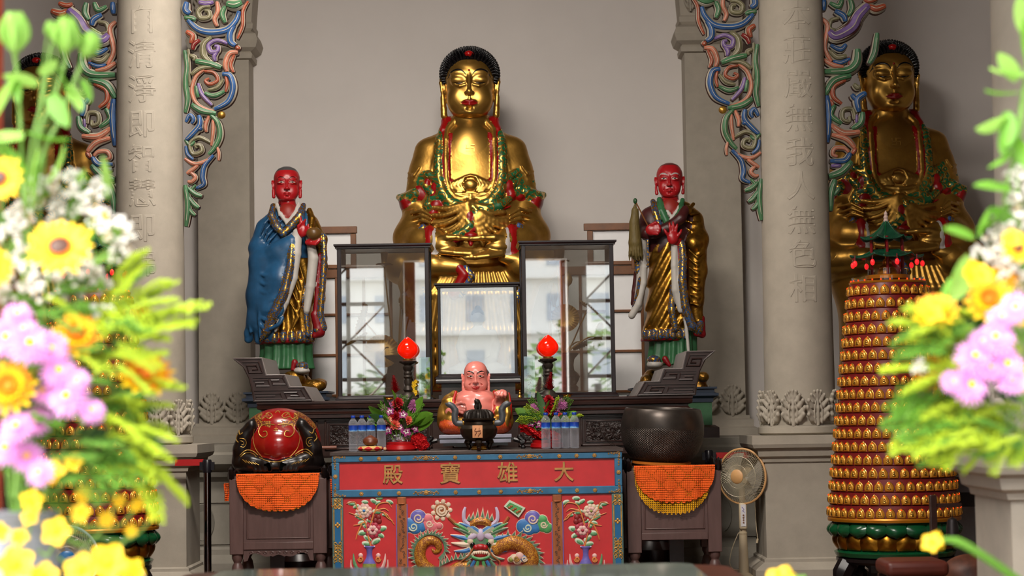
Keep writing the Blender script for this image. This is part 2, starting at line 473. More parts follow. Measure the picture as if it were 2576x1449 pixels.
struct('trim_5',b,oval)
# ------------------------------------------------------------------ acanthus leaf (carved)
def acanthus_mesh():
    s=SDF((-.13,-.05,-.01),(.13,.05,.27),.0055)
    s.ell((0,.01,.10),(.072,.018,.11),.01)
    s.path([(0,-.012,0),(0,-.022,.12),(0,-.014,.2),(0,-.03,.245)],[.016,.014,.012,.012],.012)
    for sg in (-1,1):
        for (z0,x1,z1,r) in ((.02,.088,.075,.02),(.06,.1,.125,.021),(.11,.085,.175,.02),(.15,.058,.215,.017),(.18,.03,.24,.015)):
            s.path([(0,-.008,z0),(sg*x1*.6,-.012,(z0+z1)/2-.005),(sg*x1,-.026,z1)],[r*.7,r,r*.75],.007)
            s.ell((sg*x1,-.03,z1),(r*.75,r*.8,r*.8),.006)
        s.path([(sg*.03,-.025,.01),(sg*.035,-.03,.1),(sg*.02,-.03,.17)],[.006,.007,.005],.004)
    return s.mesh('acanthus_leaf',[stone],1)
ACAN=acanthus_mesh()
# ------------------------------------------------------------------ pilasters on the back wall
def pilaster(n,x0,x1):
    b=MB(); y0=YB-.32
    b.box(x0,x1,y0,YB-.002,DZ+.17,4.42)
    # base mouldings
    b.sweep_rect([(.09,DZ),(.09,DZ+.06),(.06,DZ+.075),(.06,DZ+.13),(.03,DZ+.145),(.03,DZ+.17)],x0,x1,y0,YB-.002)
    # capital: rounded belt, neck, swelling bell
    zc=4.33
    b.sweep_rect([(.0,zc),(.03,zc+.01),(.035,zc+.05),(.02,zc+.07),(.07,zc+.1),(.09,zc+.16),(.07,zc+.22),(.02,zc+.25),(.04,zc+.27),(.045,zc+.31),(.03,zc+.33),(.05,zc+.6),(.14,zc+.95),(.16,zc+1.36)],x0,x1,y0,YB-.002)
    o=struct('trim_%d'%n,b,stone,smooth=30)
    w=x1-x0
    for k in range(2):
        link('acanthus_leaf',ACAN,o,(x0+w*(.25+.5*k),y0-.012,DZ+.17)).scale=(1.02,1,1.05)
    for k in range(4):
        link('acanthus_leaf',ACAN,o,(x0+w*(.12+.25*k),y0-.05,zc+.36)).scale=(.6,1.4,1.1)
    return o
PLX=(P(500,700,17.2).x,P(630,700,17.2).x); PRX=(P(1733,700,17.2).x,P(1868,700,17.2).x)
pilaster(6,*PLX); pilaster(7,*PRX)
# ------------------------------------------------------------------ free-standing columns
CYC=14.25
def on_cyl(me,r_of,zc,flip=1):
    """wrap a flat lettering mesh (x right, y up, z out) round a shaft facing -Y"""
    n=len(me.vertices); v=np.empty(n*3,np.float32); me.vertices.foreach_get('co',v); v=v.reshape(-1,3)
    out=np.empty_like(v)
    for i,(x,y,z) in enumerate(v):
        r=r_of(y+zc)+z; a=x/r_of(y+zc); out[i]=(sin(a)*r,-cos(a)*r,y+zc)
    me.vertices.foreach_set('co',out.ravel()); me.update()
def column(n,x,y,chars,a0,px_top,px_step,rot=0,size=.25):
    root=tag(bpy.data.objects.new('column',None),'round stone column with an inscription carved down its shaft, '+n,'column',None,'structure')
    COL.objects.link(root); root.location=(x,y,0)
    r_of=lambda z: .252-.0075*(z-1.2)
    b=MB(); b.lathe([(r_of(1.08)+.03,1.03),(r_of(1.08)+.05,1.045),(r_of(1.08)+.05,1.085),(r_of(1.1)+.012,1.1)],48)
    b.lathe([(r_of(1.1),1.09)]+[(r_of(z),z) for z in np.linspace(1.1,CE-.02,12)],48)
    b.obj('shaft',root,stone,40)
    b=MB(); h=.30
    b.sweep_rect([(.09,0),(.09,.1),(.075,.115),(.02,.15),(.02,.17),(0,.18),(0,.84),(.015,.845),(.02,.87),(.045,.885),(.055,.93),(.085,.945),(.095,.97),(.095,1.03)],-h,h,-h,h)
    b.obj('plinth',root,stone,20)
    for k in range(10):
        a=2*PI*(k+.5)/10
        o=link('acanthus_leaf',ACAN,root,(sin(a)*.262,-cos(a)*.262,1.1)); o.rotation_euler=(-.03,0,a); o.scale=(.85,1,.98)
    for i,ch in enumerate(chars):
        me=text_mesh(ch,size,.0012,.0026,stone); pz=P(px_top[0],px_top[1]+px_step*i,y-.25).z
        on_cyl(me,r_of,pz); o=link('carved_character',me,root); o.rotation_euler=(0,0,a0)
    return root
CLX=P(379,1000,CYC).x; CRX=P(2012,1000,CYC).x
column('left of the altar',CLX,CYC,'自清淨即智慧即佛',-.06,(365,52),87.5,size=.215)
column('right of the altar',CRX,CYC,'本莊嚴無我人無色相',.05,(2010,42),86,size=.215)
c3=column('near the right edge',2.21,8.0,'',-.62,(2560,60),220,size=.24)
# ------------------------------------------------------------------ outside: paving, facade opposite, planting
pave=M('pale paving',(190,186,178),.8,var=.06)
tag(MB().box(-40,40,-40,FW-.3,-.35,-.02).obj('ground',None,pave),None,None,None,'structure')
fac=M('facade plaster',(240,238,232),.85,var=.04); winm=M('dark window glass',(186,194,202),.3)
B=thing('street_building','pale apartment block with rows of windows across the courtyard','building',(0,-27,0))
b=MB().box(-24,24,-6,0,0,19).obj('facade',B,fac)
wme=MB().box(-.25,.25,-.02,.03,-.38,.38).mesh('window',winm)
for i in range(-6,7):
    for j in range(7): link('window',wme,B,(i*1.25+.2,0,1.1+j*1.55))
b=MB()
for j in range(11): b.box(-24,24,0,.3,.35+j*1.55,.45+j*1.55)
b.obj('ledge',B,fac)
leaf_out=M('courtyard foliage',(96,128,48),.6,var=.4)
def blob_shrub(x,y,z,r,seed):
    rs=random.Random(seed); b=MB()
    for k in range(420):
        u=Vector((rs.gauss(0,1),rs.gauss(0,1),rs.gauss(0,1))).normalized()*r*rs.uniform(.55,1)
        u.z*=.9; t=rs.uniform(0,6.28); s=.10+.12*rs.random()
        d=Vector((cos(t),sin(t),rs.uniform(-.6,.6)))*s; e=Vector((-sin(t),cos(t),rs.uniform(-.6,.6)))*s*.5
        p=Vector((0,0,z))+u; b.add([p-d,p+e,p+d,p-e],[(0,1,2,3)])
    return b
for i,(x,y,z,r) in enumerate(((-2.6,-15,1.2,1.35),(1.6,-14,1.5,1.7),(3.9,-16,1.9,1.9),(-6,-17,1.6,1.8))):
    t=thing('shrub',['rounded courtyard shrub on the far left of the paving','leafy courtyard shrub left of the doorway','tall leafy courtyard shrub right of the doorway','broad courtyard shrub beside the pale block'][(1,2,3,0)[i]],'shrub',(x,y,-.02))
    blob_shrub(x,y,z,r,i).obj('foliage',t,leaf_out,0); MB().lathe([(.12,0),(.08,z)],8).obj('stem',t,darkwood)
# ------------------------------------------------------------------ light
w=bpy.data.worlds.new('sky'); SC.world=w; w.use_nodes=True; nt=w.node_tree; nt.nodes.clear()
sky=nt.nodes.new('ShaderNodeTexSky'); sky.sky_type='NISHITA'; sky.sun_disc=False; sky.sun_elevation=math.radians(50); sky.sun_rotation=math.radians(220); sky.air_density=1.0; sky.dust_density=3.5
hs=nt.nodes.new('ShaderNodeHueSaturation'); hs.inputs['Saturation'].default_value=.22
bg=nt.nodes.new('ShaderNodeBackground'); bg.inputs[1].default_value=.85
wo=nt.nodes.new('ShaderNodeOutputWorld'); nt.links.new(sky.outputs[0],hs.inputs['Color']); nt.links.new(hs.outputs[0],bg.inputs[0]); nt.links.new(bg.outputs[0],wo.inputs[0])
def lamp(name,typ,loc,rot,energy,col=(255,255,255),**kw):
    L=bpy.data.lights.new(name,typ); L.energy=energy; L.color=lin(col)
    for k,v in kw.items(): setattr(L,k,v)
    o=bpy.data.objects.new(name,L); COL.objects.link(o); o.location=loc; o.rotation_euler=rot; return o
d=Vector((-.42,-.62,.86)).normalized()
lamp('sun','SUN',(-4,-6,9),d.to_track_quat('Z','Y').to_euler(),1.45,(255,246,230),angle=math.radians(1.5))
for i,d in enumerate(DOORS):
    lamp('daylight portal','AREA',((d[0]+d[1])/2,FW-.32,DH/2),(-PI/2,0,0),10,shape='RECTANGLE',size=d[1]-d[0],size_y=DH).data.cycles.is_portal=True
    lamp('daylight portal','AREA',((d[0]+d[1])/2,FW-.32,(DH+CE-.2)/2),(-PI/2,0,0),10,shape='RECTANGLE',size=d[1]-d[0],size_y=CE-.8-DH).data.cycles.is_portal=True
housing=M('lamp housing',(235,235,230),.4)
tube_m=NT('lamp diffuser'); e=tube_m.n('ShaderNodeEmission'); e.inputs[0].default_value=c4((255,240,222)); e.inputs[1].default_value=3; tube_m.l(e.outputs[0],tube_m.out.inputs[0]); tube_m=tube_m.m
for i,(x,y,e,sx,sy) in enumerate(((-1.3,12.6,120,1.4,1.0),(-.5,8.2,340,1.6,1.2))):  # aisle lamp is added out of view to brighten the front faces
    t=thing('ceiling_light',('broad ceiling lamp above the long altar','added out-of-view ceiling lamp above the entrance aisle, lighting the front faces')[i],'ceiling lamp',(x,y,CE))
    MB().box(-sx/2-.05,sx/2+.05,-sy/2-.05,sy/2+.05,-.08,0).obj('housing',t,housing)
    MB().box(-sx/2,sx/2,-sy/2,sy/2,-.1,-.08).obj('diffuser',t,tube_m)
    lamp('lamp_light','AREA',(x,y,CE-.12),(math.radians(28),0,0) if i==0 else (math.radians(50),0,0),e,(255,246,236),shape='RECTANGLE',size=sx,size_y=sy,spread=math.radians(130)).parent=None
vs=SC.view_settings; SC.display_settings.display_device='sRGB'; vs.view_transform='Standard'; vs.look='None'; vs.gamma=1; vs.exposure=0; vs.use_curve_mapping=False
cy=SC.cycles; cy.use_denoising=True
try: cy.denoiser='OPENIMAGEDENOISE'
except Exception: pass
cy.adaptive_threshold=.02; cy.max_bounces=8; cy.diffuse_bounces=3; cy.glossy_bounces=4; cy.transmission_bounces=6; cy.transparent_max_bounces=16
cy.sample_clamp_indirect=6; cy.caustics_reflective=False; cy.caustics_refractive=False; cy.blur_glossy=.5
# ================================================================== red offering table
TY=13.0; TS=S(TY)
T0=P(834,1143,TY)
def tl(px,py): return ((px-834-.0155*(py-1143))*TS, -(py-1143+.0165*(px-834))*TS)
TW=(1562-834)*TS; TZ=T0.z
tbl=thing('altar_table','red and blue carved offering table with a dragon panel, standing before the altar','table',(T0.x,TY,0))
blue=M('table blue paint',(52,112,150),.5,var=.18,scale=14); blue2=M('table bright blue',(28,104,156),.5)
redp=M('table red paint',(206,50,54),.38,var=.1,scale=7); teal=M('table grey green',(92,122,118),.5,var=.2,scale=20)
ochre=M('worn gilt carving',(178,134,70),.5,.35,var=.3,scale=30); orangew=M('worn orange post',(164,92,48),.55,var=.35,scale=18,stretch=(1,1,.3))
topw=M('table top board',(70,58,54),.35,var=.2)
def tbx(b,x0,y0,x1,y1,d0,d1,mat=None):
    a=tl(x0,y0); c=tl(x1,y1); xs=sorted((a[0],c[0])); zs=sorted((a[1],c[1])); return b.box(xs[0],xs[1],-d0,-d1 if -d1>-d0 else -d0+.001,TZ+zs[0],TZ+zs[1],mat)
def bx(b,x0,x1,z0,z1,d0,d1,mat=None): return b.box(x0,x1,d0,d1,TZ+z0,TZ+z1,mat)
H=TZ; W=TW
bev(bx(MB(),-.012,W+.012,-.012,.012,-.012,.86).obj('top_board',tbl,topw),.004)
b=MB(); bx(b,.01,W-.01,-H+.16,-.012,.03,.82); b.obj('body',tbl,M('table side wood',(58,34,30),.5))
zb=-.234; zc=-.282  # red frieze bottom / blue band bottom
b=MB(); bx(b,.045,W-.045,zb,-.05,.012,.03); b.obj('frieze_panel',tbl,redp)
b=MB(); bx(b,0,W,-.054,-.012,-.006,.03); bx(b,0,W,zc,zb+.002,-.006,.03); bx(b,0,.05,zb,-.054,-.006,.03); bx(b,W-.05,W,zb,-.054,-.006,.03); bev(b.obj('frieze_frame',tbl,blue),.006,2)
zl=-H+.17
for x in (.0,W-.072): bev(bx(MB(),x,x+.072,zl-.1,zc,-.004,.03).obj('corner_post',tbl,teal),.004)
for x in (.018,W-.054):
    b=MB(); b.prism([(x+t*.036,TZ+z) for t,z in ((.2,-.335),(.8,-.335),(1,-.36),(1,-.56),(.8,-.585),(.2,-.585),(0,-.56),(0,-.36))],-.007,0); b.prism([(x,TZ-.70),(x+.036,TZ-.70),(x+.036,TZ-.9),(x,TZ-.9)],-.007,0); b.obj('post_inlay',tbl,blue2)
# scrolling gilt ornament on posts and rails
def spiral(b,x,z,r,turns,sg,a0=0,y=-.008,w=.003,n=22):
    pts=[(x+sg*cos(a0+turns*2*PI*i/n)*r*(1-.8*i/n),y,TZ+z+sin(a0+turns*2*PI*i/n)*r*(1-.8*i/n)) for i in range(n)]
    b.tube(pts,w,5)
for x in (.036,W-.036):
    b=MB()
    for sg in (-1,1):
        b.tube([(x+sg*.024,-.007,TZ-.36),(x+sg*.024,-.007,TZ-.56)],.0035,5)
        for z,r in ((-.297,.012),(-.315,.014),(-.338,.012),(-.345,.018),(-.578,.016),(-.60,.014),(-.62,.016),(-.645,.015),(-.67,.015),(-.69,.014)): spiral(b,x+sg*.014,z,r,1.1,sg,1.2+z*40)
    for k in range(4): b.ell((x+.011*cos(k*PI/2),-.009,TZ-.46+.011*sin(k*PI/2)),(.008,.005,.008),8,5)
    b.obj('post_scrollwork',tbl,M('bright gilt carving',(214,160,72),.45,.4,var=.25,scale=40))
b=MB()
def rosette(x,z):
    for k in range(6): b.ell((x+.0085*cos(k*PI/3),-.008,TZ+z+.0085*sin(k*PI/3)),(.0065,.004,.0065),6,4)
    b.ell((x,-.01,TZ+z),(.006,.005,.006),8,5)
for z in (-.033,-.259):
    for px in (908,953,1002,1144,1203,1257,1405,1448,1493): rosette((px-834)*TS,z)
    for px in (1070,1330):
        xx=(px-834)*TS
        for sg in (-1,1):
            for k,(dx,r) in enumerate(((.018,.013),(.035,.011),(.05,.009),(.066,.007),(.08,.005))): spiral(b,xx+sg*dx,z+(.004 if k%2 else -.003),r,1,sg,k*2.1,w=.0028)
        spiral(b,xx,z,.016,1.2,1); rosette(xx,z)
    for sg,xx in ((1,.014),(-1,W-.014)):
        up=-1 if z>-.1 else 1
        for k in range(5):
            spiral(b,xx+sg*(.008+.016*k),z-up*.012+(.004 if k%2 else 0),.011-.0015*k,1,sg,k,w=.0028); spiral(b,xx+sg*.008,z-up*.01+up*(.018*k),.011-.0015*k,1,sg,k+1,w=.0028)
for xx in (.024,W-.024): rosette(xx,-.145)
b.obj('rail_ornament',tbl,ochre)
for px,ch,sz in ((987,'殿',.135),(1131,'寶',.145),(1275,'雄',.14),(1416,'大',.135)):
    me=text_mesh(ch,sz,.005,.0016,M('gilt lettering',(190,142,82),.5,.3,var=.3,scale=30))
    o=link('carved_character',me,tbl,((px-834)*TS,.008,TZ-.146)); o.rotation_euler=(PI/2,0,0)
b=MB(); PXS=[(866-834)*TS,(995-834)*TS,(1022-834)*TS,(1384-834)*TS,(1411-834)*TS,(1536-834)*TS]
for i in (0,2,4): bx(b,PXS[i]-.01,PXS[i+1]+.01,zl,zc,.01,.03)
b.obj('lower_panel',tbl,redp)
viol=M('violet paint',(120,100,170),.5)
for i in (1,3):
    xm=(PXS[i]+PXS[i+1])/2; hw=(PXS[i+1]-PXS[i])/2
    b=MB(); bx(b,xm-hw,xm+hw,zl,zc-.045,-.002,.02); bx(b,xm-hw*.85,xm+hw*.85,zc-.045,zc,-.002,.02); b.lathe([(hw*.98,0),(hw*.98,.01)],10,(xm,.02,TZ+zc-.05))
    o=bev(b.obj('divider',tbl,orangew),.006); b=MB()
    for sg in (-1,1): bx(b,xm+sg*hw-.003,xm+sg*hw+.003,zl,zc-.05,-.005,.012)
    b.obj('divider_edge',o,viol)
    b=MB(); rs=random.Random(i)
    for k in range(26): spiral(b,xm+rs.uniform(-.4,.4)*hw,zc-.06-k*.0165,.009,1,rs.choice((-1,1)),k,y=-.004,w=.002)
    b.obj('divider_carving',o,M('dull carving',(112,84,66),.6,.2,var=.4,scale=50))
for x in (.02,W-.1): 
    for y in (.03,.72): bx(MB(),x,x+.08,-H,-H+.18,y,y+.08).obj('leg',tbl,teal)
# ---- painted reliefs on the lower panels
cw=M('relief cream',(230,206,180),.5,var=.06); lg=M('relief leaf green',(104,160,112),.5,var=.25,scale=40); lw=M('relief pale edge',(212,222,198),.5)
tw=M('relief twig orange',(222,140,74),.5); pk=M('relief peony red',(176,52,74),.5,var=.3,scale=40); pk2=M('relief pale pink',(232,186,180),.5,var=.1)
vb=M('relief violet blue',(112,104,186),.4,var=.3,scale=20); vg=M('relief olive band',(146,156,78),.5,var=.3,scale=60); rcloud=M('relief blue cloud',(56,120,184),.5,var=.3,scale=25)
gcloud=M('relief green cloud',(86,164,96),.5,var=.2,scale=25); pcloud=M('relief pink cloud',(220,116,124),.5,var=.15); ruby=M('relief lip red',(176,28,34),.35); oldgold=scroll('dragon scales',(150,84,28),(214,150,52),scale=70,k=3.2,thr=-.1,warp=.05,metal=.35,rough=.45)
fin=M('relief fin green',(92,126,98),.5,var=.35,scale=30); bone=M('relief horn lilac',(206,190,216),.5); dred=M('relief dark blossom',(140,36,38),.5)
def q3(px,py,y=-.004): x,z=tl(px,py); return Vector((x,y,TZ+z))
def rell(b,px,py,rx,ry,mat,dep=.008,y=.01,rot=0,nu=14,nv=8):
    b.ell(q3(px,py,y),(rx*TS,dep,ry*TS),nu,nv,mat,Matrix.Rotation(rot,3,'Y'))
def rtube(b,pts,w,mat,y=.004,n=6,sm=5):
    ws=[v*TS for v in w] if not isinstance(w,(int,float)) else w*TS
    p=catmull([q3(*q,y) for q in pts],sm)
    if not isinstance(ws,float): ws=list(np.interp(np.linspace(0,len(ws)-1,len(p)),range(len(ws)),ws))
    b.tube(p,ws,n,mat,flat=.8,up=(0,1,0))
def rleaf(b,px,py,r,rot):
    rell(b,px,py,r,r*.55,lw,.006,.01,rot); rell(b,px+1,py+1.2,r*.82,r*.4,lg,.009,.01,rot)
def rspiral(b,px,py,r,mat,sg=1,a0=0,turns=1.6,w=2.2,y=.002):
    n=14; rtube(b,[(px+sg*cos(a0+turns*2*PI*i/n)*r*(1-.85*i/n),py+sin(a0+turns*2*PI*i/n)*r*(1-.85*i/n)) for i in range(n)],w,mat,y,5,2)
def peony(b,px,py,r,mats):
    for k in range(9):
        a=k*2*PI/9+.3; rell(b,px+cos(a)*r*.72,py+sin(a)*r*.62,r*.36,r*.3,mats[0],.008,.008,-a)
    for k in range(6):
        a=k*2*PI/6; rell(b,px+cos(a)*r*.36,py+sin(a)*r*.32,r*.3,r*.25,mats[1],.010,.004,-a)
    rell(b,px,py,r*.2,r*.17,mats[2],.012,.0)
def vase_relief(cx,sg):
    """cx: photo x of the vase axis, sg: which way the spray leans"""
    b=MB(); X=lambda d: cx+sg*d
    prof=[(13,1371),(14,1374),(8,1380),(7,1392),(9,1402),(16,1414),(16,1430),(13,1440),(12,1446)]
    poly=[q3(cx-w,y) for w,y in prof]+[q3(cx+w,y) for w,y in prof[::-1]]
    b.use(vb); n=len(prof); vs=[]
    for w,y in prof:
        for t in np.linspace(0,PI,9): v=q3(cx-w*cos(t),y,.012-.022*sin(t)*(w/14)); vs.append(v)
    b.add(vs,[(i*9+j,i*9+j+1,(i+1)*9+j+1,(i+1)*9+j) for i in range(n-1) for j in range(8)],vb)
    vs=[q3(cx-17*cos(t),y,.010-.026*sin(t)) for y in (1415,1430) for t in np.linspace(0,PI,9)]
    b.add(vs,[(j,j+1,10+j,9+j) for j in range(8)],vg)
    rtube(b,[(cx-14,1372),(cx,1374),(cx+14,1372)],2,bone)
    for sd in (-1,1):
        rell(b,cx+sd*22,1395,6,6,pk2); rspiral(b,cx+sd*22,1404,7,tw,sd); rtube(b,[(cx+sd*16,1432),(cx+sd*30,1428),(cx+sd*38,1410),(cx+sd*40,1390)],[4,5,4,1],pk2 if sd*sg>0 else lg); rtube(b,[(cx+sd*18,1436),(cx+sd*33,1436),(cx+sd*45,1425),(cx+sd*46,1405)],[3,4,3,1],pk2)
        rspiral(b,cx+sd*26,1438,8,cw,sd,2)
    vo=b.obj('vase_relief',tbl); b=MB()
    for pts in ([(3,1372),(-5,1340),(-12,1310),(-32,1296),(-52,1288)],[(-12,1312),(-26,1318),(-40,1320)],[(-20,1318),(-30,1340),(-34,1355)],[(0,1330),(8,1300),(15,1285),(40,1290),(62,1318)],[(12,1290),(22,1268),(45,1263),(55,1275)],[(-20,1300),(-30,1280),(-38,1262),(-58,1266)],[(14,1284),(36,1278),(48,1285)],[(36,1288),(46,1302),(58,1308)]):
        rtube(b,[(X(a),y) for a,y in pts],[2.2,1.8,1.4,1],tw)
    b.obj('branch',vo); b=MB()
    for a,y,r,rt in ((-46,1272,10,.2),(-34,1279,9,-.4),(-30,1300,8,.3),(-12,1268,9,.1),(10,1266,10,.5),(20,1270,8,-.5),(24,1258,10,0),(50,1268,10,.4),(18,1292,12,.2),(-22,1308,10,.1),(-18,1320,12,-.1),(0,1315,9,.4),(-30,1304,8,.2),(-8,1330,11,.6),(-18,1345,13,-.1),(30,1335,14,-.3),(26,1350,12,.5),(-5,1358,12,.6),(16,1366,13,-.5),(-8,1372,12,.2),(38,1300,8,.1)): rleaf(b,X(a),y-6,r,rt*sg)
    b.obj('leaves',vo); b=MB()
    peony(b,X(-14),1284,20,(pk2 if sg>0 else cw,cw if sg>0 else pk2,rcloud if sg>0 else vg)); peony(b,X(8),1332,22,(pk,pk2,pk)); 
    for a,y in ((10,1298),(22,1300),(14,1308),(24,1310),(2,1306)): rell(b,X(a),y,7,7,dred)
    b.obj('blossom',vo)
vase_relief(930,1); vase_relief(1471,-1)
def cloud_relief(cx,cy,mats,sg):
    b=MB()
    for (dx,dy,r,mt) in ((-34,8,19,mats[0]),(-20,14,17,mats[0]),(-6,12,15,mats[0]),(-12,-12,20,mats[1]),(14,6,17,mats[2]),(24,12,14,mats[2]),(12,-8,13,mats[2]),(40,10,9,mats[2])):
        rell(b,cx+sg*dx,cy+dy,r+2.5,r+1.5,cw,.006,.012); rell(b,cx+sg*dx,cy+dy,r,r-1,mt,.010,.010)
    rspiral(b,cx-sg*12,cy-10,13,cw,sg); rspiral(b,cx-sg*24,cy+12,11,lw,-sg); rspiral(b,cx+sg*16,cy+4,9,cw,sg)
    b.obj('cloud_relief',tbl)
cloud_relief(1064,1312,(rcloud,vb,pcloud),1); cloud_relief(1350,1314,(rcloud,vb,gcloud),1)
b=MB(); rtube(b,[(1128,1300),(1150,1320),(1172,1345)],[4,5,4],orangew)
for k in range(9): a=k*.7; rell(b,1110+22*cos(a),1282+22*sin(a),6,6,cw,.008,.01)
rell(b,1110,1282,22,22,cw,.006,.012); rell(b,1110,1282,19,19,orangew,.008,.011); rspiral(b,1110,1282,15,cw,1,0,2,3); b.obj('scroll_emblem',tbl)
b=MB(); rtube(b,[(1278,1298),(1262,1322),(1248,1345)],[4,4,5],orangew)
b.add([q3(x,y,d) for d in (-.008,.012) for x,y in ((1266,1272),(1280,1256),(1320,1276),(1303,1300))],[(0,1,2,3),(7,6,5,4),(0,4,5,1),(1,5,6,2),(2,6,7,3),(3,7,4,0)],lw)
b.add([q3(x,y,d) for d in (-.011,.0) for x,y in ((1272,1272),(1281,1262),(1313,1277),(1301,1293))],[(0,1,2,3),(7,6,5,4),(0,4,5,1),(1,5,6,2),(2,6,7,3),(3,7,4,0)],gcloud)
for k in range(6): rell(b,1280+k*5,1272+k*3+(-3 if k%2 else 3),4,3,orangew,.006,-.01)
b.obj('tablet_emblem',tbl)
# dragon
b=MB()
rtube(b,[(1108,1470),(1090,1440),(1066,1420),(1056,1398),(1060,1372),(1078,1357),(1098,1362),(1104,1378),(1094,1386),(1086,1378)],[17,17,16,15,14,12,10,8,5,2],oldgold,.006,12,6)
rtube(b,[(1118,1470),(1136,1440),(1158,1424),(1182,1420)],[16,17,16,12],oldgold,.012,12,6); rtube(b,[(1240,1384),(1262,1370),(1290,1362),(1322,1376),(1336,1400),(1330,1425),(1310,1445),(1300,1470)],[14,17,19,19,19,18,17,16],oldgold,.008,12,6)
b.obj('dragon_body',tbl); b=MB()
def spikes(path,r,out,k):
    p=catmull([Vector((x,y,0)) for x,y in path],k)
    for i in range(1,len(p)-1):
        t=(p[i+1]-p[i-1]).normalized(); nrm=Vector((-t.y,t.x,0))*out; a=p[i]+nrm*r; l=13+5*(i%2)
        e=a+nrm*l+t*6; w=t*6
        for d,m,sc in ((-.002,cw,1.0),(-.005,fin,.8)):
            b.add([q3(a.x-w.x*sc,a.y-w.y*sc,d),q3(a.x+w.x*sc,a.y+w.y*sc,d),q3(a.x+(e.x-a.x)*sc,a.y+(e.y-a.y)*sc,d-.002),q3(a.x,a.y,.014)],[(0,1,2),(0,2,3),(1,3,2)],m)
spikes([(1076,1440),(1056,1398),(1060,1372),(1078,1357),(1098,1362),(1104,1378),(1096,1388)],13,-1,5); b.obj('dragon_fin',tbl); b=MB()
spikes([(1250,1375),(1290,1362),(1322,1376),(1336,1400),(1330,1425),(1310,1445)],17,-1,4); b.obj('dragon_fin',tbl); b=MB()
spikes([(1110,1435),(1140,1420),(1178,1408)],13,-1,4)
b.obj('dragon_fin',tbl); b=MB()
HX,HY=1208,1365
for sg in (-1,1):
    rtube(b,[(HX+sg*22,1322),(HX+sg*40,1308),(HX+sg*42,1288),(HX+sg*38,1274)],[6,5.5,5,3],bone,-.004)
    for k,(dx,dy,l) in enumerate(((44,-36,46),(54,-18,40),(50,2,44),(44,22,42),(38,42,40),(50,-48,34))):
        m=(fin,rcloud,cw,rcloud,fin,gcloud)[k]
        rtube(b,[(HX+sg*dx*.55,HY+dy*.6),(HX+sg*dx*.9,HY+dy*.85),(HX+sg*(dx+l*.55),HY+dy-4)],[9,8,1],cw,.004); rtube(b,[(HX+sg*dx*.55,HY+dy*.6),(HX+sg*dx*.9,HY+dy*.85),(HX+sg*(dx+l*.5),HY+dy-3)],[6,5.5,1],m,-.002)
    rtube(b,[(HX,HY-22),(HX+sg*22,HY-38),(HX+sg*55,HY-52)],[10,10,2],lw,-.002); rtube(b,[(HX,HY-24),(HX+sg*22,HY-39),(HX+sg*52,HY-51)],[7,7,1],rcloud,-.008)
    rell(b,HX+sg*26,HY-10,17,18,gcloud,.014,.0); rell(b,HX+sg*26,HY-6,9,9,cw,.016,-.004); rell(b,HX+sg*20,HY+2,6,6,M('dragon eye black',(20,16,18),.2),.012,-.010)
    rell(b,HX+sg*20,HY-18,16,8,bone,.014,-.006,sg*.5); rell(b,HX+sg*11,HY+9,8,7,ruby,.016,-.014)
    rtube(b,[(HX+sg*18,HY+10),(HX+sg*30,HY+30),(HX+sg*48,HY+45),(HX+sg*44,HY+60)],[2,2.4,2,1],orangew,-.012)
    for k in range(3): rtube(b,[(HX+sg*(6+9*k),HY+42),(HX+sg*(9+13*k),HY+55),(HX+sg*(12+17*k),HY+68)],[4,5,1],(gcloud,rcloud,fin)[k],-.006)
rell(b,HX,HY,30,34,fin,.018,.006); rell(b,HX,HY-22,11,16,bone,.018,-.008); rell(b,HX,HY+8,15,8,ruby,.018,-.012)
rell(b,HX,HY+28,24,14,cw,.014,-.004); rell(b,HX,HY+26,19,9,ruby,.014,-.010); rtube(b,[(HX-18,HY+22),(HX,HY+19),(HX+18,HY+22)],3,cw,-.022); rtube(b,[(HX-22,HY+32),(HX,HY+38),(HX+22,HY+32)],3.5,gcloud,-.018)
for k in range(-3,4): rell(b,HX+k*5,HY+22+abs(k)*.4,2.2,4,cw,.008,-.024)
rtube(b,[(HX-26,1322),(HX-14,1312),(HX,1309),(HX+14,1312),(HX+26,1322)],[9,10,11,10,9],oldgold,0)
for k,(dx,l) in enumerate(((-30,16),(-20,22),(-9,30),(4,34),(16,26),(27,18))):
    for d,m,sc in ((-.002,cw,1),(-.006,fin,.75)): b.add([q3(HX+dx-7*sc,1308,d),q3(HX+dx+7*sc,1308,d),q3(HX+dx+2,1306-l*sc,d),q3(HX+dx,1306,.01)],[(0,1,2),(0,2,3),(1,3,2)],m)
b.obj('dragon_head',tbl)
b=MB()
for (x,y,r,m) in ((1292,1400,10,cw),(1306,1396,11,pk2),(1318,1402,11,rcloud),(1300,1408,9,cw),(1284,1404,8,vg)): rell(b,x,y,r+1.5,r,cw,.006,-.01); rell(b,x,y,r-1,r-2,m,.010,-.012)
rspiral(b,1318,1402,7,cw,1,0,1.5,2,-.024); rspiral(b,1298,1402,7,ochre,1,0,1.5,2,-.024); b.obj('cloud_relief',tbl)
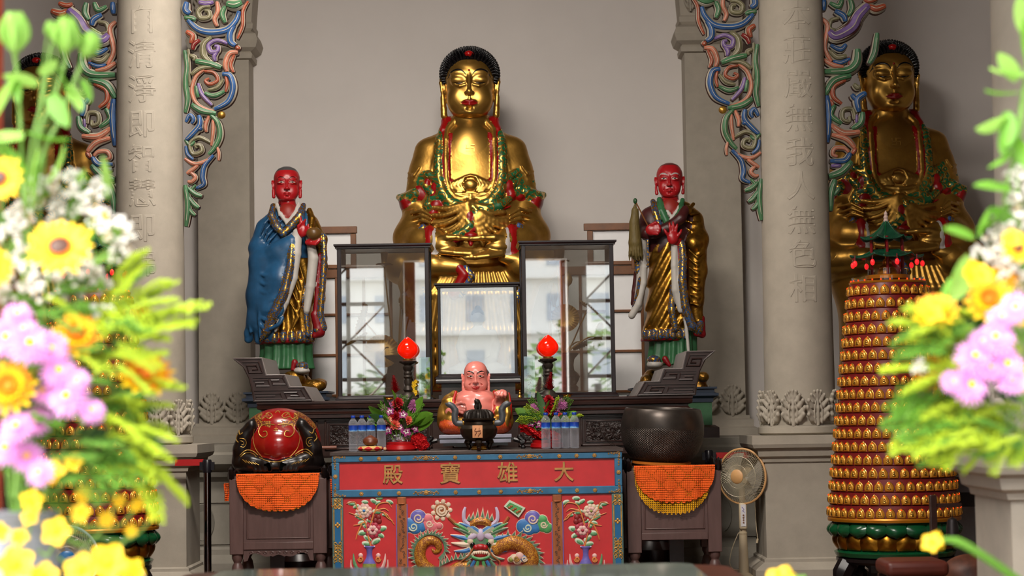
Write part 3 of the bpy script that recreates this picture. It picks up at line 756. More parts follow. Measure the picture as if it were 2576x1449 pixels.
# ================================================================== long altar with upturned ends
AY=13.97; AS=S(AY); A0=P(1194,1003,AY); AZ=A0.z
alt=thing('long_altar','long dark rosewood altar with upturned fretwork ends, behind the red table','altar',(A0.x,AY,0))
b=MB(); hw=548*AS; D=.84
b.sweep_rect([(-.05,-.125),(-.02,-.118),(-.02,-.095),(-.012,-.09),(-.03,-.075),(-.03,-.06),(-.005,-.052),(.0,-.03),(-.008,-.024),(0,-.016),(0,-.004),(-.004,0)],-hw,hw,0,D)
b.v=[(x,y,z+AZ) for x,y,z in b.v]; b.obj('table_top',alt,darkwood,25)
b=MB(); b.box(-hw+.07,hw-.07,.08,D-.08,AZ-.40,AZ-.12); b.obj('frieze',alt,M('frieze wood',(56,38,33),.3,var=.3,scale=6))
carve=M('carved rosewood',(42,27,23),.4,var=.4,scale=30,bump=1,bscale=30,bdist=.02)
for k,dx in enumerate((-455,-322,-166,0,166,324,455)):
    cx=dx*AS; w=58*AS; z1=AZ-.135; z0=AZ-.345
    b=MB()
    for o,t,y in ((0,.014,.065),(.028,.01,.07)):
        b.box(cx-w+o,cx+w-o,y,y+.02,z1-o-t,z1-o).box(cx-w+o,cx+w-o,y,y+.02,z0+o,z0+o+t).box(cx-w+o,cx-w+o+t,y,y+.02,z0+o,z1-o).box(cx+w-o-t,cx+w-o,y,y+.02,z0+o,z1-o)
    f=bev(b.obj('panel_frame',alt,darkwood),.003); b=MB(); rs=random.Random(k)
    b.box(cx-w+.04,cx+w-.04,.076,.081,z0+.04,z1-.04,carve if abs(dx)<400 else darkwood)
    for i in range(26 if abs(dx)<400 else 0):
        x=cx+rs.uniform(-1,1)*(w-.06); z=(z0+z1)/2+rs.uniform(-1,1)*.05; r=rs.uniform(.012,.024); sg=rs.choice((-1,1)); a0=rs.uniform(0,6)
        b.tube([(x+sg*cos(a0+i2*.55)*r*(1-i2/14),.072,z+sin(a0+i2*.55)*r*(1-i2/14)) for i2 in range(12)],.005,5)
    b.obj('carving',f,carve)
for sx in (-1,1):
    for y in (.06,D-.14): MB().cbox((sx*(hw-.13),y+.04,(AZ-.4)/2),(.1,.08,AZ-.4)).obj('leg',alt,darkwood)
fr=M('fretwork wood',(52,36,33),.4,var=.25,scale=12); frd=M('planed wood',(112,103,99),.35,var=.06)
for sx in (-1,1):
    pr=[(609,112),(532,112),(521,69),(474,69),(462,38),(425,38),(402,0),(556,0),(560,26),(568,60),(583,90)]
    b=MB(); b.prism([(sx*x*AS,AZ+z*AS) for x,z in pr],.0,.82,frd); 
    w=bev(b.obj('upturned_end',alt),.004); b=MB()
    b.prism([(sx*x*AS,AZ+z*AS) for x,z in [(605,110),(535,110),(524,67),(477,67),(465,36),(428,36),(408,2),(553,2),(557,27),(565,61),(580,90)]],-.006,.002)
    def ft(pts,wd=.008): b.tube([(sx*x*AS,-.009,AZ+z*AS) for x,z in pts],wd,4)
    ft([(603,109),(535,109),(525,66),(478,66),(466,35),(429,35),(410,3),(553,3),(557,27),(565,61),(578,88),(603,109)],.006)
    ft([(583,102),(542,102),(533,74),(566,74),(572,92),(548,92),(544,82),(558,82)]); ft([(556,62),(482,62),(474,44),(506,44),(510,54),(490,54)]); ft([(556,56),(518,56),(514,40),(548,40),(550,48),(528,48)]); ft([(553,30),(436,30),(424,8),(470,8),(478,22),(446,22),(440,14),(462,14)]); ft([(551,22),(488,22),(482,8),(548,8),(549,15),(500,15)])
    b.obj('fretwork',w,fr)
# ================================================================== lattice screens behind the altar
paper=M('white screen paper',(244,243,242),.35,var=.03)
def lattice(label,x0,x1,zt,xu0,xu1,Y):
    p0=P(x0,900,Y); p1=P(x1,900,Y); X0,X1=p0.x,p1.x; zT=P((x0+x1)/2,zt,Y).z; z2=P(x0,575 if x0<1200 else 568,Y).z
    t=thing('lattice_screen',label,'screen',(X0,Y,DZ)); w=X1-X0; h=zT-DZ
    b=MB(); b.box(.0,w,.01,.02,0,h); u0=P(xu0,600,Y).x-X0; u1=P(xu1,600,Y).x-X0; b.box(u0,u1,.01,.02,h,z2-DZ); b.obj('paper',t,paper)
    b=MB(); nx=3; nz=5; tw=.02
    for i in range(nx+1): x=w*i/nx; b.cbox((x,0,h/2),(tw*1.2,.03,h))
    for j in range(nz): z=.05+(h-.05)*j/(nz-1); b.cbox((w/2,0,z),(w,.028,tw))
    b.box(-.01,w+.01,-.02,.03,h-.03,h+.04); bev(b.obj('frame',t,amberwood),.003); b=MB()
    for x in (u0,u1): b.cbox((x+(.02 if x==u0 else -.02),0,(h+z2-DZ)/2-.02),(.045,.045,z2-DZ-h-.06))
    b.box(u0-.03,u1+.01,-.025,.03,z2-DZ-.045,z2-DZ+.012); b.box(u0,u1,-.02,.03,h+.05,h+.08)
    bev(b.obj('upper_frame',t,amberwood),.003); return t
lattice('amber wood lattice screen with white panes behind the blue-robed monk',780,985,690,806,895,16.45)
lattice('amber wood lattice screen with white panes behind the fly-whisk monk',1385,1618,682,1478,1600,16.45)
# ================================================================== glass cases
AZI=AZ+.002
def glass_mat(name,refl,tint=(250,252,251)):
    t=NT(name); tr=t.n('ShaderNodeBsdfTransparent'); tr.inputs[0].default_value=c4(tint)
    gl=t.n('ShaderNodeBsdfGlossy'); gl.inputs['Roughness'].default_value=.015
    fr_=t.n('ShaderNodeFresnel'); fr_.inputs[0].default_value=1.5
    f=t.math('MINIMUM',t.math('ADD',t.math('MULTIPLY',fr_.outputs[0],1.0),refl),1.0)
    mx=t.n('ShaderNodeMixShader'); t.l(f,mx.inputs[0]); t.l(tr.outputs[0],mx.inputs[1]); t.l(gl.outputs[0],mx.inputs[2]); t.l(mx.outputs[0],t.out.inputs[0]); return t.m
glass_f=glass_mat('reflective pane',.36); glass_s=glass_mat('clear pane',.02)
glass_c=glass_mat('old reflective pane',.31)
case_w=M('case wood',(30,20,22),.3,var=.3)
def glass_case(label,px0,px1,py0,py1,Y,depth,yaw,pt,gm,zb=None):
    s=S(Y); c=P((px0+px1)/2,py1,Y); w=(px1-px0)*s/2; h=(py1-py0)*s
    t=thing('glass_case',label,'display case',(c.x,Y,c.z if zb is None else zb),yaw)
    b=MB(); b.sweep_rect([(.012,h-.03),(.012,h-.022),(.022,h-.012),(.022,h)],-w,w,0,depth); b.obj('lid',t,case_w)
    b=MB(); b.sweep_rect([(.02,0),(.02,.012),(.008,.022),(0,.03)],-w,w,0,depth); b.obj('base',t,case_w)
    b=MB(); p=pt
    for sx in (-1,1):
        for y in (0,depth-p): b.box(min(sx*w,sx*(w-p)),max(sx*w,sx*(w-p)),y,y+p,.02,h-.02)
    for y in (0,depth-p):
        b.box(-w,w,y,y+p,h-.035,h-.02); b.box(-w,w,y,y+p,.02,.035)
    for sx in (-1,1):
        for z in (.022,h-.034): b.box(min(sx*w,sx*(w-p)),max(sx*w,sx*(w-p)),p,depth-p,z,z+.012)
    bev(b.obj('frame',t,case_w),.003)
    MB().box(-w+p*.5,w-p*.5,.008,.011,.03,h-.03).obj('front_pane',t,gm)
    b=MB()
    for sx in (-1,1): b.box(sx*(w-.012)-.0015,sx*(w-.012)+.0015,p,depth-p,.03,h-.03)
    b.box(-w+p,w-p,depth-.012,depth-.009,.03,h-.03); b.obj('side_pane',t,glass_s)
    return t,c,w,h
YL=14.15
caseL=glass_case('tall glass case with gilt lotus stems on the altar, below the blue-robed monk',851,1083,609,1003,YL,.42,math.radians(.02),.03,glass_f,AZI)
caseR=glass_case('tall glass case with gilt lotus stems on the altar, beside the fly-whisk monk',1317,1550,604,999,YL,.42,math.radians(1.9),.03,glass_f,AZI)
caseC=glass_case('small bright glass case holding a white seated Buddha, centre of the altar',1103,1303,711,952,14.3,.42,0,.022,glass_c)
b=MB(); s=S(14.3); zc_=caseC[1].z
b.sweep_rect([(.014,-.035),(.018,-.03),(.018,-.012),(.012,0)],-caseC[2],caseC[2],-.0,.42); b.obj('plinth',caseC[0],case_w)
b=MB(); b.box(-caseC[2]+.02,caseC[2]-.02,.03,.4,AZI-zc_,-.035); b.box(-caseC[2]-.0,caseC[2]+.0,.01,.42,AZI-zc_,AZI-zc_+.03); b.obj('stand',caseC[0],M('stand grey wood',(62,56,54),.3,var=.3,scale=12))
# ================================================================== sculpted heads (shared sculptor, units = photo pixels of the central statue)
def head_sdf(kind,res=1.7):
    """kind: buddha / monk / elder / hotei ; ids 0 skin 1 black 2 lips 3 scalp 4 white of eye 5 cream"""
    s=SDF((-98,-105,325),(98,95,535),res); h=kind=='hotei'; mk=kind in('monk','elder')
    wj=1.14 if h else (.94 if kind=='elder' else 1)
    s.rings([(340,0,-34,24*wj,24),(346,0,-30,36*wj,34),(356,0,-24,47*wj,43),(372,0,-16,55*wj,54),(392,0,-8,60*wj,61),(415,0,-3,62*(1.05 if h else 1),67),(445,0,0,63,71),(472,0,2,61,70),(496,0,6,52,57),(511,0,8,38,42),(519,0,10,20,24)],10,0,p=2.25)
    s.ell((0,8,458),(65,72,60),8,0 if h or mk else 3)
    # neck stub
    s.cone((0,8,325),(0,2,372),44 if not h else 50,42,8,0)
    # cheeks, chin, jaw
    for sg in (-1,1):
        s.ell((sg*32,-44,388 if not h else 384),(22 if not h else 28,20,25),14,0)
        s.ell((sg*24,-58,452),(24,12,9),10,0)
        # eyelid
        s.ell((sg*28,-57.5,434),(21,15,13 if not h else 8),5,0)
    s.ell((0,-58,354),(20,15,11),8,0)
    # nose
    nw=1.35 if h else (1.1 if mk else .9)
    s.cone((0,-67,450),(0,-84,404),4.2,6.6*nw,4,0); s.ell((0,-85,401),(9*nw,8,8),4,0)
    for sg in (-1,1): s.ell((sg*9*nw,-77,399),(5.6*nw,7,5),2.5,0)
    s.cone((-2,-73,392),(-1.5,-73,382),2,2.4,2,0); s.cone((2,-73,392),(1.5,-73,382),2,2.4,2,0)
    # mouth
    if h:
        s.path([(-27,-60,376),(-14,-72,369),(0,-76,367),(14,-72,369),(27,-60,376)],[3,4.5,5,4.5,3],2,0)
        s.ell((0,-72,360),(15,7,5),5,0)
        s.path([(-22,-74,398),(-34,-62,386),(-36,-54,372)],3,6,0,'s'); s.path([(22,-74,398),(34,-62,386),(36,-54,372)],3,6,0,'s')
    else:
        lip=0
        for sg in (-1,1): s.path([(0,-74.5,377.5),(sg*9,-74,379.5),(sg*21,-64,375)],[3,3.6,1.6],2,lip)
        s.path([(-16,-67.5,372.5),(0,-74,370),(16,-67.5,372.5)],[2.6,4.2,2.6],2,lip)
        s.path([(-21,-66.5,375),(0,-78.5,374.3),(21,-66.5,375)],[.8,1.1,.8],.8,lip,'s')
        s.ell((0,-70,360),(9,5,3.5),4,0,'s')
    for sg in (-1,1):
        X=lambda a:sg*a
        # eyes
        if kind=='buddha':
            s.path([(X(8),-69,428),(X(20),-70.5,424.5),(X(32),-68,425),(X(47),-57,430)],[1,1.4,1.4,1],1,0,'s')
            s.path([(X(10),-70,421),(X(24),-69,417.5),(X(42),-60,423)],[2,2.6,1.8],3,0)
            s.path([(X(7),-71,440),(X(16),-69,447),(X(30),-66,449),(X(46),-57,441)],[1.3,1.6,1.6,1.1],2,0)
        else:
            s.ell((X(27),-62,433),(15,8,6.5 if not h else 5.5),1.5,0)
            s.path([(X(9),-70,431),(X(18),-72.5,438),(X(30),-71,440),(X(44),-60,434)],[1.5,2.2,2.2,1.5],1.5,0 if h else 0); s.path([(X(11),-70,428),(X(26),-71,425.5),(X(43),-60,430)],[1.5,2,1.5],1.5,0)
        # ears
        ex=1.07 if h else 1
        s.ell((X(66*ex),2,420),(5.5,15,25),3,0); s.path([(X(67*ex),8,440),(X(72*ex),2,446),(X(73*ex),-8,436),(X(71*ex),-10,415),(X(68*ex),-8,395)],[4,5,5,4,4],3,0)
        s.path([(X(69*ex),-6,398),(X(67*ex),-8,370 if not mk else 376),(X(66*ex),-9,352 if not mk else 366)],[6.5,7.5,9],4,0)
        s.ell((X(74*ex),-3,420),(4,6,15),3,0,'s'); s.cone((X(69*ex),-20,375),(X(67*ex),-20,360),3,3.4,2,0,'s')
    if kind=='elder':
        for z in (474,483): s.path([(-38,-66,z-3),(0,-76,z+1),(38,-66,z-3)],1.5,2.5,0,'s')
        for sg in (-1,1):
            s.path([(sg*14,-76,402),(sg*26,-70,390),(sg*28,-64,376)],2,4,0,'s'); s.path([(sg*50,-52,440),(sg*58,-40,436)],1.2,2,0,'s')
    return s
def hairline(x,y,z):
    """>0 where the hair covers the head"""
    ax=np.abs(x)
    front=z-(486-np.clip(ax/63,0,1.2)**3.2*46)
    return np.where(y<-22,front,np.where(y<8,np.maximum(front,z-(432)),z-(432-np.clip(y-8,0,60)*.9)))
eye_white=M('painted eye white',(215,205,190),.4); lip_red=M('painted lips',(150,18,16),.35); cream_br=M('painted pale brow',(170,165,160),.5)
def head_mesh(name,kind,skin,scalp,lips=lip_red,z_cap=None):
    s=head_sdf(kind)
    def face(c,fi):
        if kind=='buddha': m=hairline(c[:,0],c[:,1],c[:,2])>0; return np.where(m&(fi!=1)&(np.abs(c[:,0])<69),3,np.where((fi==3)&~m,0,fi))
        if z_cap is not None:
            x,y,z=c.T; m=(z>z_cap-np.clip((y+20)/90,0,1)*70-np.clip(np.abs(x)/66,0,1)**4*16)&(np.abs(x)<66)&(z>425); return np.where(m&(fi==0),3,fi)
        return fi
    me=s.mesh(name,[skin,black_hair,lips,scalp,eye_white,cream_br],2,face=face)
    return me
from mathutils.bvhtree import BVHTree
def face_features(me,kind,k,par,lips=lip_red):
    """brows, eyes, lips laid on the sculpted face (photo-pixel units, then scaled by k)"""
    n=len(me.vertices); v=np.empty(n*3,np.float32); me.vertices.foreach_get('co',v); V=[Vector(c) for c in v.reshape(-1,3)]
    bv=BVHTree.FromPolygons(V,[tuple(p.vertices) for p in me.polygons]); h=kind=='hotei'; mk=kind in('monk','elder')
    def on(x,z,out=0):
        r=bv.ray_cast(Vector((x,-200,z)),Vector((0,1,0))); y=r[0].y if r[0] else -60
        return Vector((x,y-out,z))
    def strip(b,pts,w,out=.6):
        p=catmull([Vector((x,0,z)) for x,z in pts],6); ws=np.interp(np.linspace(0,len(w)-1,len(p)),range(len(w)),w); vs=[]
        for i,q in enumerate(p):
            t=(p[min(i+1,len(p)-1)]-p[max(i-1,0)]).normalized(); nx,nz=-t.z,t.x
            for e,o in ((-1,-.4),(-.55,out),(.55,out),(1,-.4)): vs.append(on(q.x+nx*ws[i]*e,q.z+nz*ws[i]*e,o))
        b.add(vs,[(i*4+j,i*4+j+1,i*4+j+5,i*4+j+4) for i in range(len(p)-1) for j in range(3)])
    def fin(b,name,mat):
        b.v=[tuple(c*k for c in q) for q in b.v]; b.obj(name,par,mat,70)
    for sg in (-1,1):
        X=lambda pts:[(sg*x,z) for x,z in pts]
        b=MB()
        if kind=='buddha': strip(b,X([(7,444),(16,455),(30,459.5),(45,454),(56,440)]),[.6,2.2,2.9,2.3,.5])
        elif h: strip(b,X([(9,449),(20,457),(36,462),(52,457)]),[2.2,4.6,4.2,.8])
        else: strip(b,X([(9,450),(20,458),(36,460),(52,450)]),[1,2.6,2.4,.6] if kind=='monk' else [2,4,4.4,2.4])
        fin(b,'eyebrow',cream_br if kind=='elder' else black_hair)
        b=MB()
        if kind=='buddha': strip(b,X([(16,425.5),(26,424.2),(39,426.2)]),[.6,2.1,.6],.8)
        else:
            strip(b,X([(13,433),(27,434),(42,432.5)]),[1.2,5.6 if not h else 4.6,1.0],.5); fin(b,'eye_white',eye_white); b=MB(); c=27 if h else 28
            strip(b,X([(c-5,433.5),(c,433.8),(c+5,433.5)]),[2.5,5 if not h else 4.4,2.5],1.1); strip(b,X([(11,433),(20,439),(32,440),(45,433)]),[.5,1.2,1.2,.5],1)
        fin(b,'eye',black_hair)
    if not mk:
        U=[(-22,374.6),(-15,378.5),(-6,382.5),(0,380.6),(6,382.5),(15,378.5),(22,374.6)]; L=[(-22,374.6),(-13,369.5),(-5,366.2),(0,365.8),(5,366.2),(13,369.5),(22,374.6)]
        if h: U=[(-25,378),(-15,377),(-6,377),(0,376),(6,377),(15,377),(25,378)]; L=[(-25,378),(-16,366),(-7,359),(0,358),(7,359),(16,366),(25,378)]
        u=catmull([Vector((x,0,z)) for x,z in U],4); l=catmull([Vector((x,0,z)) for x,z in L],4); vs=[]; m=8
        for a_,b_ in zip(u,l):
            for j in range(m+1):
                t=j/m; q=a_.lerp(b_,t); vs.append(on(q.x,q.z,(1.6 if h else .7) if 0<j<m else .1))
        b=MB(); b.add(vs,[(i*(m+1)+j,i*(m+1)+j+1,(i+1)*(m+1)+j+1,(i+1)*(m+1)+j) for i in range(len(u)-1) for j in range(m)]); fin(b,'lips',lips)
        if kind=='buddha':
            b=MB(); b.ell(on(0,457,.6),(2.7,1.6,2.7),10,6); fin(b,'forehead_dot',lip_red)
def curls_mesh(name):
    b=MB(); rs=random.Random(3); n=0
    for j in range(-6,17):
        la=math.radians(j*5.6); m=max(1,int(2*PI*75*cos(la)/10))
        for i in range(m):
            lo=2*PI*(i+(j%2)*.5)/m
            nrm=Vector((cos(la)*cos(lo),cos(la)*sin(lo),sin(la))); p=Vector((nrm.x*66,6+nrm.y*80,459+nrm.z*60))
            if float(hairline(np.array([p.x]),np.array([p.y]),np.array([p.z]))[0])<2.5: continue
            if p.z<425 and p.y<30: continue
            g=Vector((nrm.x/66,nrm.y/80,nrm.z/60)).normalized(); g=(g+Vector((0,0,.2))).normalized()
            st=len(b.v); b.lathe([(5.7,-4),(5.7,1.5),(4.3,3.8),(4.7,4.8),(2.9,7.4),(3.1,8.2),(.7,12.5)],7,cap=True)
            b.xf(Matrix.Translation(p)@g.to_track_quat('Z','Y').to_matrix().to_4x4(),st); n+=1
    return b.mesh(name,black_hair,60)
def scale_me(me,k,dx=0,dy=0,dz=0):
    me.transform(Matrix.Diagonal((k,k,k,1))@Matrix.Translation((dx,dy,dz))); return me
# ================================================================== seated gilt Buddha, photo-pixel units, z=0 at the lap (photo y 640)
BY=16.35; BS=S(BY)
TOR=np.array([(345,0,6,40,38),(330,0,6,52,46),(315,0,5,74,54),(300,0,3,100,60),(285,0,2,121,65),(262,0,0,134,70),(235,0,-3,141,75),(200,0,-5,145,79),(160,0,-8,148,83),(120,0,-10,150,87),(60,0,-12,152,92),(0,0,-14,154,96),(-60,0,-16,156,100)],float)[::-1]
def tf(x,z,out=0):
    """front surface of the robe at (x,z)"""
    cy=np.interp(z,TOR[:,0],TOR[:,2]); rx=np.interp(z,TOR[:,0],TOR[:,3]); ry=np.interp(z,TOR[:,0],TOR[:,4])
    return cy-ry*math.sqrt(max(.05,1-(x/rx)**2))-out
def buddha_sdf():
    s=SDF((-215,-205,-345),(215,110,352),2.1)
    GO,SK,RD,GR,WH,BL=0,1,2,3,4,5
    sv=lambda pts,out=0:[(x,tf(x,z,out),z) for x,z in pts]
    s.rings(TOR.tolist(),6,GO,p=2.1)
    s.cone((0,5,300),(0,2,372),46,45,10,SK); s.cone((0,0,330),(0,-1,333),50,50,4,SK)
    s.ell((0,-46,236),(58,30,92),16,SK)
    for sg in (-1,1):
        X=lambda a:sg*a
        # upper-sleeve fall and flared cuff with red lining
        s.path([(X(108),-16,262),(X(118),-20,205),(X(132),-26,150)],[28,30,32],24,GO)
        s.ell((X(162),-18,132),(20,44,26),8,RD); s.path([(X(140),-58,150),(X(165),-46,138),(X(181),-14,146)],[13,13,9],6,GR)
        # lower sleeve: elbow swell, forearm
        s.ell((X(140),-26,62),(40,60,72),14,GO)
        s.path([(X(150),-40,40),(X(120),-86,24),(X(86),-118,20)],[48,42,33],16,GO)
        # cuff: red outside, white lining, gilt wrist
        s.ell((X(100),-112,14),(19,36,52),4,RD); s.ell((X(90),-118,12),(13,35,44),3,WH)
        s.path([(X(95),-118,16),(X(70),-134,18)],[25,21],6,SK)
        s.path([(X(118),-112,62),(X(130),-104,40),(X(138),-108,0)],[7,8,8],4,BL)
        # robe opening: green scroll band, gilt lip, red line
        s.path(sv([(X(44),330),(X(70),312),(X(76),285),(X(78),240),(X(78),190),(X(70),150),(X(52),124),(X(22),112)],1),[8,10,11,12,13,16,16,12],3,GR)
        s.path(sv([(X(36),338),(X(57),312),(X(60),285),(X(61),235),(X(60),185),(X(53),155),(X(38),134),(X(18),128)],4),[9,7,6,6,6,6,6,4],2,GO)
        s.path(sv([(X(48),338),(X(64),316),(X(66),290),(X(67),235),(X(66),185),(X(58),150),(X(42),128)],6),[8,6,3.4,3.2,3.2,3.2,3],1.5,RD)
        s.path(sv([(X(50),300),(X(53),280),(X(54),220),(X(52),180)],4),3,1.5,RD)
        # raised red collar behind the neck
        s.path([(X(46),24,352),(X(60),-2,338),(X(68),-34,312)],[12,13,9],5,RD)
        # legs and knee
        s.path([(X(170),-70,-34),(X(120),-118,-36)],[46,34],14,GO); s.ell((X(176),-58,-30),(44,70,42),14,GO)
        # shoulder folds
        for k,(a,b_) in enumerate(((92,108),(104,120),(116,128))): s.path(sv([(X(a-4),275),(X(a),230),(X(b_-6),185)],0),[2,3.6,2],2.5,GO)
        for k in range(3): s.path([(X(128),-62+k*6,215-k*14),(X(142),-56+k*4,196-k*14),(X(158),-30,205-k*12)],[2.5,4,2.5],2.5,GO)
        # outer fold rolls on lower sleeves
        for k in range(4): s.path([(X(118),-82,92-k*17),(X(140),-82,104-k*17),(X(164),-58,104-k*15)],[3,5.4,3],3,GO)
        for k in range(3): s.path([(X(96),-128,68+k*9),(X(120),-110,78+k*12),(X(150),-80,66+k*16)],[3,5,3],3,GO)
    # red linings between the scrolled robe edges
    for (x,z,rx,rz) in ((-86,160,13,17),(-90,138,12,14),(-84,118,16,14),(-94,98,13,15),(-104,86,15,9),(-122,152,18,20),(-108,172,8,16),(-138,148,16,16),(92,164,14,19),(100,142,12,15),(118,138,14,10),(136,158,17,17),(142,178,7,16),(154,138,16,13)):
        s.ell((x,tf(x,z,2),z),(rx,10,rz),3,RD)
    for pts in ([(-74,172),(-104,196),(-128,190),(-150,176)],[(-98,150),(-112,168),(-128,176)],[(-74,140),(-102,132),(-110,118),(-96,110),(-112,96),(-108,80)],[(76,172),(110,196),(134,196),(154,172)],[(106,168),(120,176),(122,150),(110,146)]):
        s.path(sv(pts,5),9,3,GR)
    # lotus belt on the chest
    s.ell((0,tf(0,166,3),166),(17,8,14),2,SK); s.path(sv([(-30,178),(-14,186),(0,190),(14,186),(30,178)],3),3,2,SK)
    for sg in (-1,1):
        for k in range(4): s.path(sv([(sg*(16+k*9),182-k*3),(sg*(24+k*9),166-k),(sg*(14+k*6),150)],3),[4,4.5,3],2.5,SK)
        s.ell((sg*47,tf(47,170,0),170),(7,5,10),2,RD)
    s.path(sv([(-50,146),(0,141),(50,146)],5),3.6,2,SK); s.path(sv([(-46,137),(0,132),(46,137)],3),5,4,SK)
    # knotted waist cloth: folds fanning from the knot
    s.ell((0,tf(0,116,6),116),(15,12,12),6,GO)
    L=[[(-4,120),(-30,112),(-62,106),(-96,112)],[(-6,116),(-34,100),(-66,90),(-100,92)],[(-8,112),(-32,84),(-64,68),(-104,66)],[(-8,110),(-24,72),(-52,50),(-96,44)],[(-6,108),(-16,66),(-38,40),(-74,32)],[(-2,106),(-8,62),(-22,36),(-46,26)]]
    R=[[(22,96),(52,92),(84,96)],[(24,92),(56,78),(92,76)],[(22,90),(56,64),(96,54)],[(20,88),(50,52),(88,34)],[(16,86),(38,44),(70,20)],[(12,84),(28,40),(50,14)],[(9,80),(18,40),(30,12)],[(30,88),(66,72),(104,70)]]
    for pts in L+R: s.path([tuple(v) for v in catmull([Vector((x,tf(x,z,6+10*(1-i/len(pts))),z)) for i,(x,z) in enumerate(pts)],4)],5.2,5,GO)
    s.path(sv([(14,112),(40,104),(70,112),(96,130)],9),[9,11,12,8],3,GR); s.path(sv([(28,92),(64,96),(98,112)],8),2.5,2,RD)
    s.path(sv([(6,110),(14,100),(10,88)],13),7,3,GR); s.ell((-2,tf(0,82,16),84),(9,6,14),3,RD); s.path(sv([(-8,72),(0,64),(-14,48),(-40,36),(-62,28)],14),[8,9,10,9,7],3,GR); s.path(sv([(8,56),(-4,44),(-24,30),(-44,20)],12),[7,8,7,4],2,RD)
    s.ell((-4,-100,18),(26,14,26),6,SK)
    # hands laid one on the other, thumb tips meeting
    s.ell((-64,-140,10),(30,20,15),8,SK); s.ell((64,-140,6),(30,20,15),8,SK)
    s.path([(-84,-140,24),(-58,-152,30),(-30,-156,29),(-5,-155,27)],[10,8.5,7,6],4,SK); s.path([(84,-140,24),(58,-152,28),(30,-156,28),(5,-155,26)],[10,8.5,7,6],4,SK)
    for k in range(4): s.path([(-72,-146-k*3,10-k*5),(-40,-154-k*3,0-k*3),(0,-156-k*2,-4-k*2.6),(30-k*3,-154,0-k*3)],[7.5,7.2,6.6,4.6],1.6,SK)
    for k in range(4): s.path([(76,-142-k*3,6-k*6),(44,-150-k*4,-4-k*4.5),(10,-150-k*5,-12-k*3),(-24+k*3,-150-k*4,-12-k*3.2)],[7.5,7.2,6.6,4.6],1.6,SK)
    s.path([(0,-140,24),(0,-150,12)],[9,5],2,RD); s.ell((0,-134,36),(17,12,9),2,RD)
    # crossed shins, foot, lap cloth falling over the seat
    s.path([(-170,-96,-40),(-90,-134,-36),(-32,-138,-42)],[30,28,22],8,SK); s.ell((100,-132,-24),(34,18,13),8,SK)
    s.rings([(-345,0,-30,150,108),(-250,0,-30,146,112),(-150,0,-30,150,116),(-90,0,-26,168,116),(-50,0,-20,182,108),(-30,0,-14,176,90)],14,GO,p=2.3)
    for k in range(-6,7):
        x=k*20; s.path([(x*.6+6,-140,-56),(x*.85,-146,-110),(x,-142,-200),(x*1.02,-140,-330)],[4,7,8,8],8,GO)
    s.path([(-30,-150,-44),(-16,-154,-62),(-34,-152,-90),(-44,-152,-110)],[12,12,12,12],3,RD); s.path([(-12,-156,-44),(2,-158,-66),(-16,-156,-92),(-26,-156,-112)],[6,7,7,7],2,BL)
    for sg in (-1,1):
        for k in range(4): s.path([(sg*108,-120,-150-k*44),(sg*92,-134,-164-k*44),(sg*114,-122,-186-k*44)],10,6,GO)
        s.path([(sg*118,-112,-90),(sg*108,-128,-140),(sg*116,-118,-190)],[5,6,5],3,BL)
    return s
BMATS=[gold,gold_face,red_lac,green_scroll,M('cuff white',(190,182,176),.5),blue_scroll]
_s=buddha_sdf(); V_,F_,I_=_s.arrays(2); fi_=I_[F_[:,0]]; V_=smooth_bounds(V_,F_,fi_); del _s
def islands(name,me,parent,least=60):
    """one object per loose piece"""
    bm=bmesh.new(); bm.from_mesh(me); bm.verts.ensure_lookup_table(); seen=set(); out=[]
    for v in bm.verts:
        if v.index in seen: continue
        st=[v]; comp=[]; seen.add(v.index)
        while st:
            a=st.pop(); comp.append(a)
            for e in a.link_edges:
                o=e.other_vert(a)
                if o.index not in seen: seen.add(o.index); st.append(o)
        if len(comp)>=least: out.append({a.index for a in comp})
    for c in out:
        b2=bm.copy(); b2.verts.ensure_lookup_table(); bmesh.ops.delete(b2,geom=[q for q in b2.verts if q.index not in c],context='VERTS'); m2=bpy.data.meshes.new(name); b2.to_mesh(m2); b2.free()
        for m in me.materials: m2.materials.append(m)
        link(name,m2,parent)
    bm.free()
def cutmesh(name,ids,mats):
    k=np.isin(fi_,ids); Fq=F_[k]; u,inv=np.unique(Fq,return_inverse=True); return npmesh(name,V_[u],inv.reshape(-1,4),mats,fi_[k])
BO=P(1188,640,BY)
bud=thing('buddha_statue','large gilt seated Buddha statue in the middle, meditating hands visible above the small glass case','statue',(BO.x,BY,BO.z),0,None)
bud['group']='gilt seated Buddhas along the back wall'
link('robe',scale_me(cutmesh('robe',[0,2,3,4,5],BMATS),BS),bud); link('body',scale_me(cutmesh('body',[1],BMATS),BS),bud)
_h=head_mesh('head','buddha',gold_face,black_hair); hd=link('head',_h,bud); face_features(_h,'buddha',BS,hd); scale_me(_h,BS); link('hair',scale_me(curls_mesh('hair'),BS),hd)
b=MB(); b.ell((0,-60,500),(12,11,8.5),16,10); b.v=[tuple(c*BS for c in v) for v in b.v]; b.obj('hair_jewel',hd,M('red jewel',(160,16,14),.15))
_bv=BVHTree.FromPolygons([Vector(v) for v in V_],[tuple(f) for f in F_.tolist()]); y0=_bv.ray_cast(Vector((0,-300,260)),Vector((0,1,0)))[0].y; b=MB()
for (x0,x1,z0,z1) in ((-1.2,1.2,251,269),(-11,11,259,261.2),(-11,-9,259,269),(9,11,251,261),(-11,0,251,253),(0,11,267,269)):
    b.box(x0*BS,x1*BS,(y0-1.6)*BS,(y0+7)*BS,z0*BS,z1*BS)
b.obj('chest_mark',bud,gold_face)
ped=MB(); ped.sweep_rect([(.08,-1.55),(.08,-1.5),(.02,-1.45),(.02,-1.2),(.06,-1.15),(.06,-1.08)],-.5,.5,-.42,.32,red_lac)
